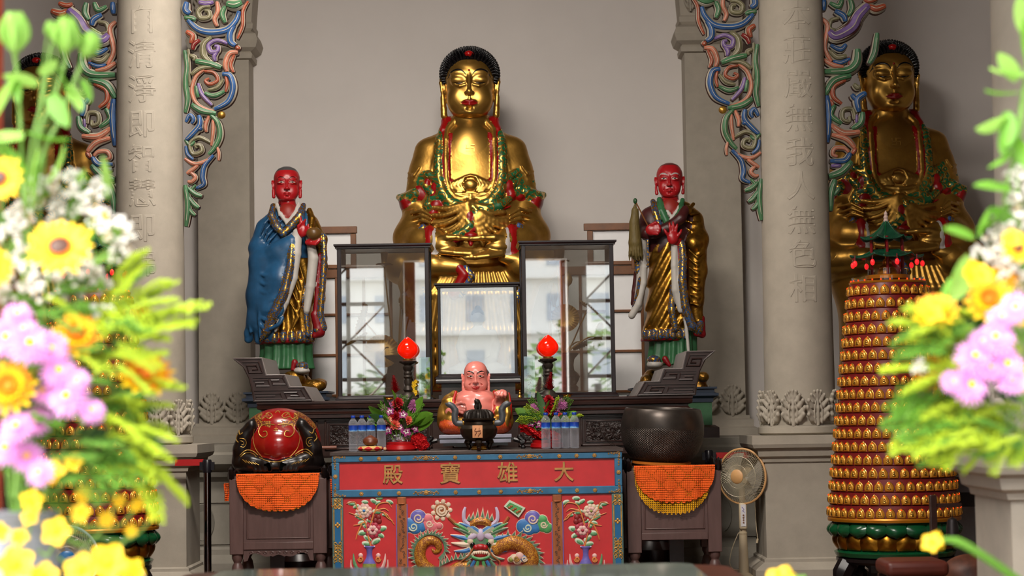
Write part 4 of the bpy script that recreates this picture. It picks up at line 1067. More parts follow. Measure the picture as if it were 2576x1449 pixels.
zb_=DZ-BO.z
ped=MB(); ped.sweep_rect([(.1,zb_),(.1,zb_+.05),(.03,zb_+.1),(.03,zb_+.18),(.08,zb_+.2),(.08,zb_+.24)],-.5,.5,-.42,.3,red_lac); ped.obj('pedestal',bud,red_lac)
for lab,px,py in (('large gilt seated Buddha statue behind the right-hand pagoda lamp tower, in shade',2248,641),('large gilt seated Buddha statue half hidden by the left bouquet, in shade',106,652)):
    p=P(px,py,BY); d_=dup(bud,(p.x,BY,BO.z if px>1000 else BO.z),.0,lab)
    for c_ in KIDS(d_):
        if c_.name.startswith('pedestal'): c_.data=c_.data.copy(); c_.data.materials[0]=darkwood
# ================================================================== standing monks (photo-pixel units, z=0 at photo y 945)
red_skin=M('red painted skin',(172,26,32),.32,var=.08); grey_cap=M('shaved scalp grey',(74,72,72),.5); red_dk=M('dark red lining',(132,10,20),.4)
robe_blue=M('blue robe paint',(38,84,122),.34,var=.28,scale=7,bump=.1,bscale=12,bdist=.01); white_lin=M('white robe lining',(196,190,182),.5,var=.05); green_sk=M('green skirt paint',(52,104,66),.4,var=.25,scale=8)
gold_sc=scroll('blue and gilt hem',(44,74,116),(196,150,66),scale=34,k=4.2,thr=-.1)
gold_rb=M('crackled gilt robe',(180,132,52),.34,.95,var=.35,scale=16,bump=.35,bscale=26,bdist=.012); maroon=M('maroon mantle',(66,24,24),.4,var=.2); rock=M('gilt rock',(140,100,36),.35,.8,var=.6,scale=14,bump=.8,bscale=14,bdist=.02)
bowl_br=M('brown alms bowl',(104,74,36),.35); olive=M('olive horsehair',(104,88,44),.6,var=.3,scale=30,stretch=(6,6,.5)); inner_rd=M('red under-robe',(150,40,30),.5)
MM=[robe_blue,red_skin,gold_rb,gold_sc,white_lin,green_sk,red_dk,bowl_br,maroon,inner_rd]
BL,SK,GD,TR,WH,GN,RD,BW,MR,IN=range(10)
def hand(s,c,palm,dirs,r,mat,k=1.2,thumb=None):
    s.ell(c,palm,2,mat)
    for d in dirs: s.path([tuple(np.array(c)+np.array(q)) for q in d],[r,r*.92,r*.75][:len(d)],k,mat)
def monk_left():
    s=SDF((-118,-118,-2),(118,70,450),2.3)
    skirtf=lambda x,y,z: 2.6*np.sin(np.arctan2(y,x)*13+z*.01)*np.clip((150-z)/60,0,1)
    s.rings([(16,-8,0,72,50),(40,-6,0,66,46),(90,-4,0,64,44),(150,0,0,58,40)],3,GN,fold=skirtf)
    robef=lambda x,y,z: 2.4*np.sin(x*.22+z*.05)*np.clip((330-z)/80,0,1)
    s.rings([(88,-10,-2,74,53),(96,-8,-2,71,52),(130,0,-2,64,48),(200,6,-2,58,46),(300,6,0,56,44),(360,4,0,58,42)],4,GD,fold=robef)
    s.rings([(80,-10,-2,76,54),(90,-10,-2,75,54)],2,RD)
    # shoulders and mantle
    s.rings([(296,0,0,68,46),(330,-2,0,73,47),(372,0,2,74,44),(396,1,4,66,40),(412,2,6,50,34),(424,3,8,32,28),(432,3,8,24,24)],6,BL)
    s.path([(-58,-6,372),(-68,-24,320),(-60,-46,284)],[22,27,27],10,BL)
    s.path([(-60,-46,284),(-20,-66,306),(18,-72,330)],[28,24,20],10,BL)
    # sleeve hanging to a flared tip
    s.path([(-56,-40,280),(-66,-34,200),(-74,-26,140),(-98,-16,108)],[36,34,26,12],16,BL)
    s.path([(6,-64,310),(-14,-62,240),(-38,-52,170),(-58,-42,120)],[24,32,30,20],16,BL); s.path([(-96,-16,112),(-100,-14,92)],[12,10],6,BL); s.path([(-66,-34,116),(-72,-36,88)],[18,9],6,BL); s.path([(-40,-50,120),(-36,-52,92)],[18,8],8,BL)
    for k in range(7):
        z=262-k*22; s.path([tuple(v) for v in catmull([Vector((-84+k*1.5,-48,z+14)),Vector((-50,-76,z-14)),Vector((-10+k*-1.2,-86,z+6-k*2)),Vector((14-k*3,-84,z+32-k*3))],5)],[2]+[4.8]*14+[2],2.2,BL)
    s.path([(-92,-30,250),(-95,-40,190),(-90,-40,110)],[3,5,4],2.5,BL); s.path([(-60,-70,180),(-64,-66,140),(-62,-62,96)],[4,6,5],2.5,BL)
    for k in range(4): s.path([(-30+k*14,-44,408-k*6),(-52+k*4,-50,380-k*14),(-70+k*3,-40,340-k*16)],[2,3.4,2],2.2,BL)
    for k in range(4): s.path([(-70+k*8,-50,330-k*18),(-40+k*6,-72,296-k*4),(6,-88,318-k*10)],[2,3.6,2],2.2,BL)
    # white cuff and gilt hem down the sleeve edge
    s.path([(32,-74,352),(30,-82,300),(24,-84,240),(4,-84,180),(-24,-74,110)],[12,12,9,7,4],3,WH)
    s.path([(20,-84,330),(16,-92,270),(2,-92,210),(-22,-86,160),(-46,-72,112),(-58,-62,96)],[7,9,11,12,11,7],3,TR)
    # other arm: gilt sleeve
    s.path([(58,-2,384),(80,-20,340),(64,-56,340)],[20,20,16],8,GD); s.path([(84,-26,340),(88,-34,270),(84,-36,190),(76,-36,140)],[16,14,12,10],8,GD)
    s.path([(94,-40,348),(96,-46,290),(90,-48,210),(84,-46,150),(92,-40,118),(76,-46,112)],[7,8,8,9,9,8],3,TR)
    s.path([(62,-66,338),(70,-62,290),(62,-60,220),(52,-58,160)],[10,13,12,8],3,WH); s.path([(84,-44,300),(78,-48,230),(72,-46,160)],[5,5,5],2,RD); s.path([(70,-44,150),(82,-40,106),(70,-44,98)],[10,13,8],4,RD)
    for k in range(5): s.path([(28-k*4,-62,300-k*30),(44-k*3,-58,240-k*24),(36-k*6,-58,180-k*18)],[2.5,4,2.5],2,GD)
    # hems
    for k in range(9): a=-1.15+k*.29; s.path([(-8+74*sin(a),-54*cos(a)-2,104),(-8+76*sin(a),-56*cos(a)-2,90)],8,4,TR)
    s.path([(40,-52,250),(48,-54,170),(54,-52,100)],[5,7,7],3,TR)
    # collar
    s.ell((4,-28,404),(24,20,28),3,IN)
    s.path([(-24,-20,432),(-15,-42,406),(6,-53,378)],[4.5,5,5],1,WH); s.path([(30,-20,432),(24,-42,406),(4,-53,378)],[4.5,5,5],1,WH); s.cone((3,-8,400),(2,-10,442),20,19,3,SK)
    s.path([(-34,-20,428),(-36,-40,400),(-22,-52,372),(-4,-58,352)],[7,10,11,8],3,TR); s.path([(42,-16,428),(36,-42,400),(16,-54,374),(-6,-60,352)],[7,10,11,8],3,TR); s.path([(56,-8,416),(64,-22,392),(62,-40,366)],[7,9,8],4,GD)
    s.path([(40,-46,392),(50,-50,360)],[7,5],4,BL)
    # hands and bowl
    hand(s,(46,-84,356),(12,8,15),[[(-3,0,10),(-4,-2,24),(-4,-1,36)],[(3,0,10),(4,-3,22),(8,-6,28)],[(8,-2,6),(16,-6,14),(22,-8,10)],[(8,-4,0),(16,-8,6),(22,-8,0)],[(-8,-2,2),(-10,-6,12),(-4,-8,18)]],4.2,SK)
    hand(s,(64,-82,328),(13,9,9),[[(6,-4,2),(20,-7,4),(28,-6,10)],[(4,-6,-1),(18,-10,-1),(26,-9,4)],[(2,-6,-4),(14,-10,-6),(22,-8,-2)],[(-2,-4,2),(4,-12,12),(10,-14,18)]],4,SK)
    s.cone((34,-70,356),(44,-80,352),11,10,4,SK)
    s.ell((74,-86,350),(19,18,17),2,BW); s.ell((74,-86,368),(13,12,6),1,BW,'s')
    for x in (38,): s.ell((x,-50,10),(20,26,9),4,WH); s.ell((x+2,-54,22),(15,18,12),4,TR)
    s.ell((-40,-40,10),(18,22,9),4,WH); s.path([(20,-50,32),(14,-54,14)],[8,4],4,RD)
    return s
def monk_right():
    s=SDF((-122,-118,-2),(104,70,450),2.3)
    skirtf=lambda x,y,z: 2.6*np.sin(np.arctan2(y,x)*13+z*.01)*np.clip((150-z)/60,0,1)
    s.rings([(16,0,0,62,48),(60,4,0,58,44),(140,6,0,56,40),(190,6,0,50,38)],3,GN,fold=skirtf)
    s.path([(20,-44,190),(34,-48,120),(40,-48,30)],[4,5,4],4,WH)
    robef=lambda x,y,z: 2.8*np.sin(x*.24-z*.12)*np.clip((350-z)/60,0,1)
    s.rings([(84,-14,-2,58,50),(110,-10,-4,58,50),(200,-6,-4,52,46),(300,-2,-2,52,44),(370,0,0,52,40)],4,GD,fold=robef)
    s.rings([(76,-18,-2,60,51),(86,-16,-2,59,51)],2,RD)
    s.rings([(300,0,0,60,44),(340,0,0,66,45),(385,0,2,70,43),(406,0,4,60,38),(422,2,6,44,32),(434,3,8,28,26)],6,MR)
    # gilt robe over the far shoulder and its long sleeve
    s.path([(40,2,406),(62,0,380),(72,-18,330),(58,-46,318)],[22,24,24,20],10,GD)
    s.path([(70,-20,330),(66,-34,250),(58,-38,180),(62,-34,128)],[24,24,22,16],12,GD)
    for k in range(7): s.path([(44,-66,300-k*22),(64,-62,282-k*20),(84-k*2,-44,298-k*22)],[2.5,4,2.5],5,GD)
    for k in range(4): s.path([(30+k*4,-34,400-k*20),(54,-38,392-k*22),(78,-24,396-k*24)],[2,3,2],4,GD)
    s.path([(26,-70,318),(28,-76,280),(24,-78,220),(30,-74,160),(48,-64,110),(64,-56,100),(70,-48,118)],[8,10,11,11,12,10,8],3,TR)
    s.path([(8,-70,316),(6,-74,260),(8,-74,200),(20,-68,150)],[9,9,10,8],3,WH); s.path([(16,-72,310),(16,-76,230),(26,-70,150)],3.4,2,RD); s.path([(36,-62,140),(60,-52,92),(74,-44,90),(74,-36,130)],[6,8,9,9],4,RD)
    # near arm: sleeve with white lining hanging on the left
    s.path([(-50,0,394),(-64,-20,352),(-58,-50,344)],[20,20,16],8,MR)
    s.path([(-70,-30,336),(-72,-34,280),(-74,-34,220),(-84,-30,160)],[14,13,12,12],8,WH)
    s.path([(-86,-32,330),(-84,-38,290),(-84,-38,250)],[7,9,7],3,TR); s.path([(-76,-44,232),(-84,-42,190),(-94,-36,160)],[6,6,6],3,TR); s.path([(-72,-46,300),(-68,-48,260),(-70,-46,220),(-84,-40,168),(-100,-34,140)],[6,9,8,9,9],3,WH)
    s.path([(-86,-24,250),(-92,-24,200),(-96,-24,170)],[6,7,6],3,MR); s.path([(-58,-56,330),(-58,-56,260)],[4,3],2,TR)
    # collar and chest
    s.ell((2,-28,404),(24,20,30),3,IN); s.cone((4,-8,400),(5,-10,442),20,19,3,SK)
    s.path([(26,-22,428),(20,-44,402),(0,-54,374)],[4.5,5,5],1,WH); s.path([(-16,-26,422),(-4,-48,396),(4,-52,384)],[3.5,4,4],1,WH)
    s.path([(-24,-22,432),(-20,-44,400),(-6,-54,366)],[7,9,9],2,GN); s.path([(34,-20,430),(28,-40,408),(14,-52,384)],[6,7,6],2,GN)
    s.path([(-40,-18,428),(-36,-44,396),(-26,-54,356)],[7,9,8],3,TR)
    s.path([(-40,-56,344),(-6,-62,356),(26,-60,380),(40,-46,404)],[15,14,13,10],4,MR); s.ell((44,-46,402),(12,9,12),3,GD); s.path([(44,-48,400),(60,-34,418)],[6,5],3,GD)
    # hands
    hand(s,(-50,-82,350),(15,10,15),[[(6,-6,8),(18,-9,9),(22,-4,8)],[(6,-7,2),(20,-10,2),(23,-5,2)],[(6,-7,-4),(18,-10,-5),(21,-5,-5)],[(4,-6,-10),(14,-9,-11),(17,-5,-10)],[(0,-6,12),(10,-10,17),(16,-8,15)]],4.4,SK)
    hand(s,(2,-84,330),(14,8,18),[[(-4,0,14),(-6,-2,26),(-7,-1,36)],[(2,0,15),(2,-2,28),(2,-1,38)],[(8,0,13),(10,-2,24),(12,-1,32)],[(-10,-2,4),(-16,-5,12),(-20,-4,20)],[(12,-2,2),(18,-4,10),(22,-3,18)]],4.2,SK)
    s.cone((14,-64,322),(4,-78,326),14,12,4,SK)
    for k in range(9): a=-1.1+k*.27; s.path([(-14+60*sin(a),-52*cos(a)-2,98),(-14+61*sin(a),-53*cos(a)-2,86)],7,4,TR)
    s.path([(0,-62,210),(-2,-62,150),(6,-60,104)],[6,9,8],3,TR)
    s.ell((-46,-46,16),(20,26,11),4,WH); s.ell((-48,-50,28),(17,20,12),4,TR); s.path([(-20,-50,30),(-10,-54,14)],[8,5],4,RD)
    return s
def pedestal_block(t,w,zb,zt,cx=0):
    b=MB(); b.sweep_rect([(.02,zb),(.02,zb+.08),(-.01,zb+.1)],-w+cx,w+cx,-.22,.3); b.obj('pedestal_foot',t,darkwood)
    b=MB(); b.sweep_rect([(-.03,zb+.1),(-.03,zt-.12)],-w+cx,w+cx,-.22,.3); b.obj('pedestal',t,M('green pedestal paint',(48,92,58),.45,var=.25))
    b=MB(); b.sweep_rect([(-.02,zt-.12),(-.02,zt-.09),(.02,zt-.07),(.02,zt-.05),(-.01,zt-.045),(-.01,zt-.02),(.01,zt-.015),(.01,zt)],-w+cx,w+cx,-.22,.3); b.obj('pedestal_cap',t,M('dark blue cap paint',(36,48,66),.4))
MY=15.85; MS=S(MY)
def monk(name,label,px,py,sd,kind,hx,hz,hk,rest):
    o=P(px,py,MY); t=thing(name,label,'statue',(o.x,MY,o.z)); V,Fq,I=sd.arrays(2); fi=I[Fq[:,0]]; V=smooth_bounds(V,Fq,fi)*MS
    global V_,F_,fi_; V_,F_,fi_=V,Fq,fi
    link('robe',cutmesh('robe',[i for i in range(10) if i not in (SK,BW)],MM),t); islands('hand',cutmesh('hand',[SK],MM),t)
    if kind=='monk': link('alms_bowl',cutmesh('alms_bowl',[BW],MM),t)
    h=head_mesh('head',kind,red_skin,grey_cap if kind=='monk' else M('reddish bare scalp',(96,30,28),.4),z_cap=498 if kind=='monk' else 505); ho=link('head',h,t); k=hk*MS; face_features(h,kind,k,ho); scale_me(h,k)
    ho.location=(hx*MS,-4*MS,hz*MS-340*k); ho.rotation_euler=(0,0,rest)
    zb=DZ-o.z; sr=SDF((-.36,-.24,-.2),(.36,.28,.07),.014); rr=random.Random(px)
    for i in range(34): sr.ell((rr.uniform(-.24,.24),rr.uniform(-.16,.2),rr.uniform(-.16,-.02)),(rr.uniform(.05,.1),rr.uniform(.05,.09),rr.uniform(.03,.07)),.015,0)
    link('rock_base',sr.mesh('rock_base',[rock],1),t)
    pedestal_block(t,.325,zb,-.13); return t,o
mkL,_=monk('monk_statue','standing blue-robed monk statue with red face holding a brown bowl',727,945,monk_left(),'monk',-1,438,.50,.12)
mkR,oR=monk('monk_statue','standing gilt-robed monk statue with red face holding a horsehair fly whisk',1690,934,monk_right(),'elder',4,436,.50,-.1)
mkL['group']=mkR['group']='monk statues flanking the central Buddha'
q=lambda x,y,d:((x-1690)*MS,d*MS,(934-y)*MS)
t=thing('fly_whisk','olive horsehair fly whisk held in the fist of the gilt-robed monk','whisk',(oR.x,MY,oR.z))
b=MB(); b.tube([q(1640,592,-88),(q(1603,512,-70))],.0055,8); b.obj('handle',t,amberwood)
b=MB(); b.ell(q(1602,510,-70),(.016,.016,.024),10,8); b.obj('knob',t,M('jade knob',(40,80,46),.4))
hs_=SDF((-125,-100,275),(-55,-30,425),1.8)
hs_.path([(-88,-68,415),(-90,-68,400),(-92,-66,370),(-90,-64,320),(-88,-62,290)],[3,7,11,16,13],4,0)
for k in range(14): a=k*.45; hs_.path([(-88+7*sin(a),-68+6*cos(a),404),(-91+11*sin(a),-66+10*cos(a),360),(-89+16*sin(a),-63+14*cos(a),300-(k%3)*6),(-88+17*sin(a),-62+14*cos(a),284-(k%4)*5)],[1.5,2.5,2.6,1],1,0)
link('hair_tassel',scale_me(hs_.mesh('hair_tassel',[olive],1),MS),t)
# ================================================================== laughing Buddha on his low table (z=0 at photo y 1090)
HY_=13.55; HS=S(HY_); pink=M('pink painted skin',(222,130,118),.3,var=.05,Coat_Weight=.3); or_robe=scroll('orange robe with printed discs',(186,58,22),(206,90,24),scale=60,metal=0,rough=.5)
def hotei():
    s=SDF((-100,-92,-2),(100,70,128),1.7); GD,SK,OR,RD=0,1,2,3
    s.ell((0,-14,58),(56,46,46),8,SK); s.ell((0,0,84),(56,36,26),12,SK); s.ell((0,-10,92),(44,30,20),10,SK)
    for sg in (-1,1): s.ell((sg*22,-30,86),(24,18,14),8,SK)
    s.path([(-40,-54,70),(0,-64,66),(40,-54,70)],1.8,3,SK,'s'); s.ell((0,-61,38),(3,4,3),1,SK,'s')
    # legs under robes
    s.ell((0,-14,14),(90,56,22),8,OR); s.ell((-58,-30,20),(32,38,22),8,OR); s.ell((58,-30,20),(30,38,22),8,OR)
    s.path([(-74,0,20),(-76,-26,44),(-62,-44,36),(-30,-62,28),(10,-66,26),(50,-58,30),(70,-40,34)],[18,18,14,12,10,12,14],6,GD)
    for k in range(5): s.path([(-70,-30,46-k*7),(-40,-62,34-k*4),(0,-72,30-k*3),(40,-66,32-k*3)],[2,3.5,3,2],4,GD)
    # robe hanging off the shoulders and over the arms
    for sg in (-1,1):
        s.path([(sg*52,8,98),(sg*66,-6,82),(sg*74,-20,58),(sg*78,-20,30)],[12,16,18,18],6,GD); s.path([(sg*64,-26,78),(sg*58,-46,54)],[15,13],6,GD)
        for k in range(3): s.path([(sg*56,-34,90-k*9),(sg*70,-34,82-k*11),(sg*82,-14,84-k*12)],[2,3.4,2],4,GD)
        s.path([(sg*48,-24,104),(sg*54,-36,84),(sg*50,-50,62),(sg*42,-58,44)],[4,4,4,3],2,RD)
    s.path([(84,-14,98),(88,-26,70),(86,-34,40)],[4,4,4],2,RD); s.path([(76,-38,96),(80,-48,50),(74,-52,20)],[8,9,8],4,GD)
    # forearms and fists
    s.path([(-60,-44,56),(-44,-58,62)],[13,11],4,SK); hand(s,(-44,-62,64),(15,11,13),[[(8,-6,9),(18,-8,8),(20,-3,2)],[(9,-8,3),(20,-9,1),(20,-3,-4)],[(8,-8,-3),(18,-9,-6),(17,-3,-9)],[(5,-7,-8),(13,-8,-12),(12,-3,-13)],[(0,-8,10),(10,-13,14),(17,-12,11)]],4.3,SK)
    s.path([(58,-40,76),(64,-54,94)],[13,11],4,SK); hand(s,(68,-58,97),(14,11,12),[[(-9,-6,6),(-17,-9,2),(-14,-8,-5)],[(-4,-8,4),(-10,-13,-3),(-8,-9,-9)],[(2,-8,4),(-1,-14,-4),(0,-9,-9)],[(8,-7,4),(8,-12,-3),(8,-8,-8)],[(-8,-2,-4),(-14,-8,-8)]],4.2,SK)
    s.cone((0,-2,100),(0,-4,122),31,27,6,SK)
    return s
ho=P(1197,1092,HY_); ho=ho+Vector((0,0,.004)); t=thing('laughing_buddha','pink-skinned laughing Buddha figure with bare belly and gilt robe, on a low table','figurine',(ho.x,HY_,ho.z))
V_,F_,I_=hotei().arrays(2); fi_=I_[F_[:,0]]; V_=smooth_bounds(V_,F_,fi_)*HS; HM=[gold,pink,or_robe,M('robe red edge',(176,30,20),.4)]
link('body',cutmesh('body',[1],HM),t); link('robe',cutmesh('robe',[0,2,3],HM),t)
h=head_mesh('head','hotei',pink,pink,z_cap=None); hh=link('head',h,t); k=.445*HS; face_features(h,'hotei',k,hh,M('smiling lips',(168,36,34),.4)); scale_me(h,k); hh.location=(2*HS,-6*HS,101*HS-340*k)
b=MB()
for k_ in range(7): a=-.9+k_*.3; b.lathe([(.011,0),(.0135,.002),(.011,.004)],14,(0,0,0)); b.xf(Matrix.Translation((88*HS*sin(a),-6*HS-64*HS*cos(a),16*HS))@Matrix.Rotation(a,4,'Z')@Matrix.Rotation(PI/2,4,'X'),len(b.v)-42)
b.obj('robe_medallion',t,M('printed disc',(60,40,36),.5))
LZ=ho.z-.0; zt_=TZ+.013
b_=thing('low_table','low black carved stand with shelves coloured as if lit beneath the laughing Buddha','stand',(ho.x,HY_,zt_+.008)); hgt=ho.z-zt_-.008
b=MB(); b.box(-90*HS,90*HS,-.19,.19,hgt-.03,hgt-.005); bev(b.obj('top',b_,M('board with painted sheen',(150,150,166),.3)),.004)  # light reflected off the boards is put into their pale colour
b=MB(); b.box(-88*HS,88*HS,-.18,.18,.035,.06); b.obj('shelf',b_,M('board with painted sheen',()))
blk=M('black carved wood',(22,17,18),.3,var=.4,scale=20)
b=MB(); b.box(-96*HS,96*HS,-.15,.17,hgt-.045,hgt-.031); b.box(-92*HS,92*HS,-.16,.17,.061,hgt-.046); b.obj('body',b_,blk)
for sg in (-1,1):
    b=MB(); b.tube(catmull([(sg*96*HS,-.15,hgt-.04),(sg*112*HS,-.16,hgt-.05),(sg*108*HS,-.16,.07),(sg*120*HS,-.17,.04),(sg*112*HS,-.17,.03)],6),[.016]*13+[.018]*12,8)
    for j in range(3): b.ell((sg*(110+j*4)*HS,-.165,hgt*.75-j*.035),(.018,.012,.016),10,8)
    b.obj('leg',b_,blk)
b=MB(); b.prism([(x*HS,z) for x,z in ((-80,.034),(-80,.012),(-60,.018),(-40,.008),(0,.012),(40,.008),(60,.018),(80,.012),(80,.034))],-.17,-.155); b.obj('apron',b_,blk)
# ================================================================== white Buddha inside the small case
def small_buddha(name,label,cat,loc,k,mat,hairm,plinth=None,grp=None):
    t=thing(name,label,cat,loc)
    s=SDF((-76,-52,-2),(76,40,172),1.9)
    s.rings([(0,0,-6,66,38),(10,0,-8,68,40),(22,0,-6,56,34),(34,0,0,40,26),(60,0,2,36,22),(90,0,4,40,22),(104,0,5,34,20),(112,0,6,18,15),(118,0,6,11,11)],4,0)
    for sg in (-1,1):
        s.path([(sg*36,2,100),(sg*44,-4,68),(sg*38,-20,38),(sg*10,-34,26)],[10,11,10,7],4,0); s.ell((sg*50,-12,11),(20,26,12),6,0); s.path([(sg*62,-14,8),(sg*20,-38,8)],[11,8],4,0); s.ell((sg*16,-1,138),(3,4,9),1,0)
    s.cone((0,4,112),(0,2,126),10,9,2,0); s.ell((0,0,138),(15.5,17,20),3,0); s.ell((0,-15,137),(2.6,4,4),2,0); s.ell((0,4,148),(16.5,17,14),2,1); s.ell((0,6,163),(8,8,7),3,1)
    link('body',scale_me(s.mesh('body',[mat,hairm],2),k),t); return t
marble=M('white marble',(246,244,240),.35,var=.03)
small_buddha('white_buddha','white seated Buddha figure inside the small central glass case','figurine',(caseC[1].x-.0,14.5,caseC[1].z+.036),S(14.5)*1.02,marble,M('grey painted hair',(92,98,108),.5))
# ================================================================== carved colour brackets beside the columns
BC={k:M('bracket '+k,c,.45,var=.3,scale=14) for k,c in dict(G=(66,110,74),B=(44,82,132),R=(150,72,48),V=(112,88,140),O=(112,108,80),P=(178,112,88),D=(120,26,26)).items()}
b_edge=M('bracket pale edge',(176,168,150),.5,var=.1); b_back=M('bracket maroon ground',(66,26,22),.5)
INNER=[('B',[(455,0),(448,50),(475,72)],20),('B',[(462,112),(520,170),(600,192),(700,178),(758,120),(776,62)],19),('O',[(600,30),(560,30),(525,60),(540,100),(590,95),(590,60),(565,55)],13),('V',[(530,0),(570,12),(620,2)],15),('P',[(640,0),(645,60),(625,110),(640,152)],13),('G',[(690,30),(672,80),(690,132)],15),('G',[(700,14),(750,24),(795,6)],24),('R',[(832,0),(800,60),(796,150),(764,232)],9),('B',[(745,150),(720,200),(722,252),(752,276)],19),('R',[(756,280),(776,300)],13),
('R',[(452,182),(490,210),(478,256)],16),('D',[(535,236),(500,262),(490,296)],14),('G',[(440,95),(480,100),(510,112)],14),('V',[(705,262),(640,240),(588,268),(600,312),(640,308),(646,280),(625,275)],13),('V',[(640,312),(622,340),(628,370)],13),('O',[(606,220),(560,262),(556,330),(592,372)],17),('G',[(508,368),(590,384),(664,412)],19),('O',[(482,452),(540,412),(640,402)],14),('P',[(768,316),(716,326),(690,390),(700,436)],16),('R',[(746,330),(722,392),(738,440)],10),
('B',[(672,450),(718,462),(736,540),(704,622),(622,666)],17),('P',[(560,420),(505,470),(484,560),(522,640),(626,684)],11),('V',[(522,505),(544,572),(605,642)],12),('R',[(562,430),(618,440),(642,486),(596,512),(566,490),(590,474)],10),('O',[(676,482),(640,530),(580,546)],10),('G',[(562,566),(620,584),(684,556)],13),('G',[(508,520),(522,592)],12),('R',[(690,460),(700,510),(690,560)],9),
('G',[(440,300),(456,400),(446,500),(456,600),(442,684)],15),('O',[(462,290),(466,420),(470,520)],8),('O',[(470,330),(500,345),(495,365)],12),('G',[(482,636),(545,676),(632,692)],19),('B',[(446,742),(470,700),(492,726),(480,752)],12),('B',[(526,702),(530,764),(472,832),(446,852)],16),('B',[(545,780),(520,790)],14),('G',[(598,700),(642,752),(652,832),(620,904),(584,944)],15),('P',[(588,706),(566,766),(570,806)],11),('P',[(612,730),(612,800),(600,890)],10),('R',[(556,742),(580,752)],9),
('O',[(596,872),(525,838),(470,872),(486,938),(540,926),(534,890),(504,888),(510,905)],11),('G',[(440,850),(470,884),(500,862)],10),('P',[(438,968),(500,1002),(570,984),(606,952)],11),('B',[(614,950),(560,1012),(545,1080),(552,1128),(508,1152)],14),('P',[(636,900),(646,940),(644,982)],8),('B',[(445,890),(455,940),(490,975)],11),('P',[(520,1010),(480,1040),(450,1060)],12),('P',[(470,1050),(502,1084),(478,1112),(455,1108)],11),
('G',[(440,1130),(456,1250),(444,1384)],16),('G',[(458,1150),(500,1186),(542,1202)],13),('G',[(455,1200),(490,1248),(522,1272)],13),('G',[(452,1256),(476,1298),(500,1318)],11),('G',[(505,1130),(480,1160),(500,1176)],9)]
OUTER=[('V',[(350,38),(402,90),(440,152),(520,194),(556,168)],27),('R',[(262,40),(310,56),(345,40)],17),('G',[(440,0),(432,50),(452,90)],13),('B',[(520,62),(478,88),(468,118)],14),('B',[(575,0),(580,60)],14),('G',[(480,0),(500,40),(545,20)],12),('P',[(592,100),(560,142),(580,250),(548,322)],12),('O',[(500,100),(540,110),(550,150),(520,160)],9),('R',[(300,0),(340,14),(370,4)],12),('G',[(412,262),(420,330),(470,372),(588,376)],20),('G',[(308,180),(326,280),(356,338)],13),('B',[(470,236),(500,262),(550,238)],12),('O',[(470,296),(520,302),(556,266)],13),('B',[(452,310),(500,330),(540,322)],10),('P',[(590,312),(540,342),(488,352)],12),
('G',[(452,398),(540,424),(588,496)],17),('R',[(480,420),(540,452),(545,505),(504,542)],12),('O',[(440,440),(420,460),(410,450)],12),('B',[(378,488),(424,522),(416,584)],15),('B',[(452,494),(428,526)],12),('G',[(398,586),(412,642),(456,672)],14),('V',[(430,600),(432,640)],8),('O',[(440,622),(450,570),(496,574),(500,620),(468,632),(466,606)],9),('G',[(540,548),(562,600),(508,644)],14),('R',[(560,520),(545,560)],9),('B',[(580,500),(574,600),(586,740)],17),('P',[(418,688),(500,692),(566,648)],16),('P',[(446,768),(490,722),(562,700)],14),('P',[(478,790),(500,770),(545,770),(560,800),(536,812)],10),('R',[(440,770),(460,800)],10),('B',[(470,796),(500,834),(574,834)],13),('V',[(520,860),(570,860)],10),('G',[(466,838),(520,892),(584,914)],17),('G',[(552,930),(576,1000),(582,1090)],15),('G',[(530,970),(560,1010)],9),('D',[(460,300),(455,380)],5)]
def bracket(curves,f,x_at,y_sign,label,Y=14.22,ball=None):
    s=S(Y); o=P(x_at,300,Y); t=thing('carved_bracket',label,'bracket',(o.x,Y,o.z),0,'painted openwork brackets beside the columns')
    bb=MB(); be=MB(); bc=MB()
    pt=lambda q,y:Vector(((f(q)[0]-x_at)*s,y,(300-f(q)[1])*s))
    for c,pts,w in curves:
        kx=1/2.416 if curves is INNER else 1/2.012
        p=catmull([pt(q,0) for q in pts],6); n=len(p); ws=[w*kx*s*(.62+.72*sin(PI*(.12+.8*i/(n-1)))) for i in range(n)]
        for b,y,k,fl,m in ((bb,.05,1.25,1.5,b_back),(be,.012,1.12,.8,b_edge),(bc,.0,.84,1.25,BC[c])):
            b.tube([q+Vector((0,y,0)) for q in p],[v*k for v in ws],8,m,flat=fl,up=(0,1,0))
        # painted vein
        be.tube([q+Vector((0,-ws[i]*.98,0)) for i,q in enumerate(p)][2:-2],[v*.1 for v in ws[2:-2]],4,b_edge)
    rt=min(f(q)[0] for _,c,_ in curves for q in c) if y_sign>0 else max(f(q)[0] for _,c,_ in curves for q in c)
    bb.obj('ground',t); be.obj('pale_edging',t); bc.obj('painted_scroll',t)
    if ball:
        b=MB(); b.ell(pt(ball,0),(.03,.025,.028),14,10); b.obj('gilt_ball',t,gold)
    return t
fi_n=lambda q:(283+q[0]/2.416,q[1]/2.416); fo_n=lambda q:(q[0]/2.012-2,q[1]/2.012)
bracket(INNER,fi_n,462,1,'painted openwork bracket with gilt ball, right side of the left column',ball=(664,702))
bracket(INNER,lambda q:(2372-fi_n(q)[0]+2.5+.004*fi_n(q)[1],fi_n(q)[1]-16),1916,-1,'painted openwork bracket with gilt ball, left side of the right column',ball=(664,702))
bracket(OUTER,fo_n,292,-1,'painted openwork bracket with violet scroll, left side of the left column')
bracket(OUTER,lambda q:(2364-fo_n(q)[0]+.012*fo_n(q)[1],fo_n(q)[1]-8),2070,1,'painted openwork bracket with violet scroll, right side of the right column')
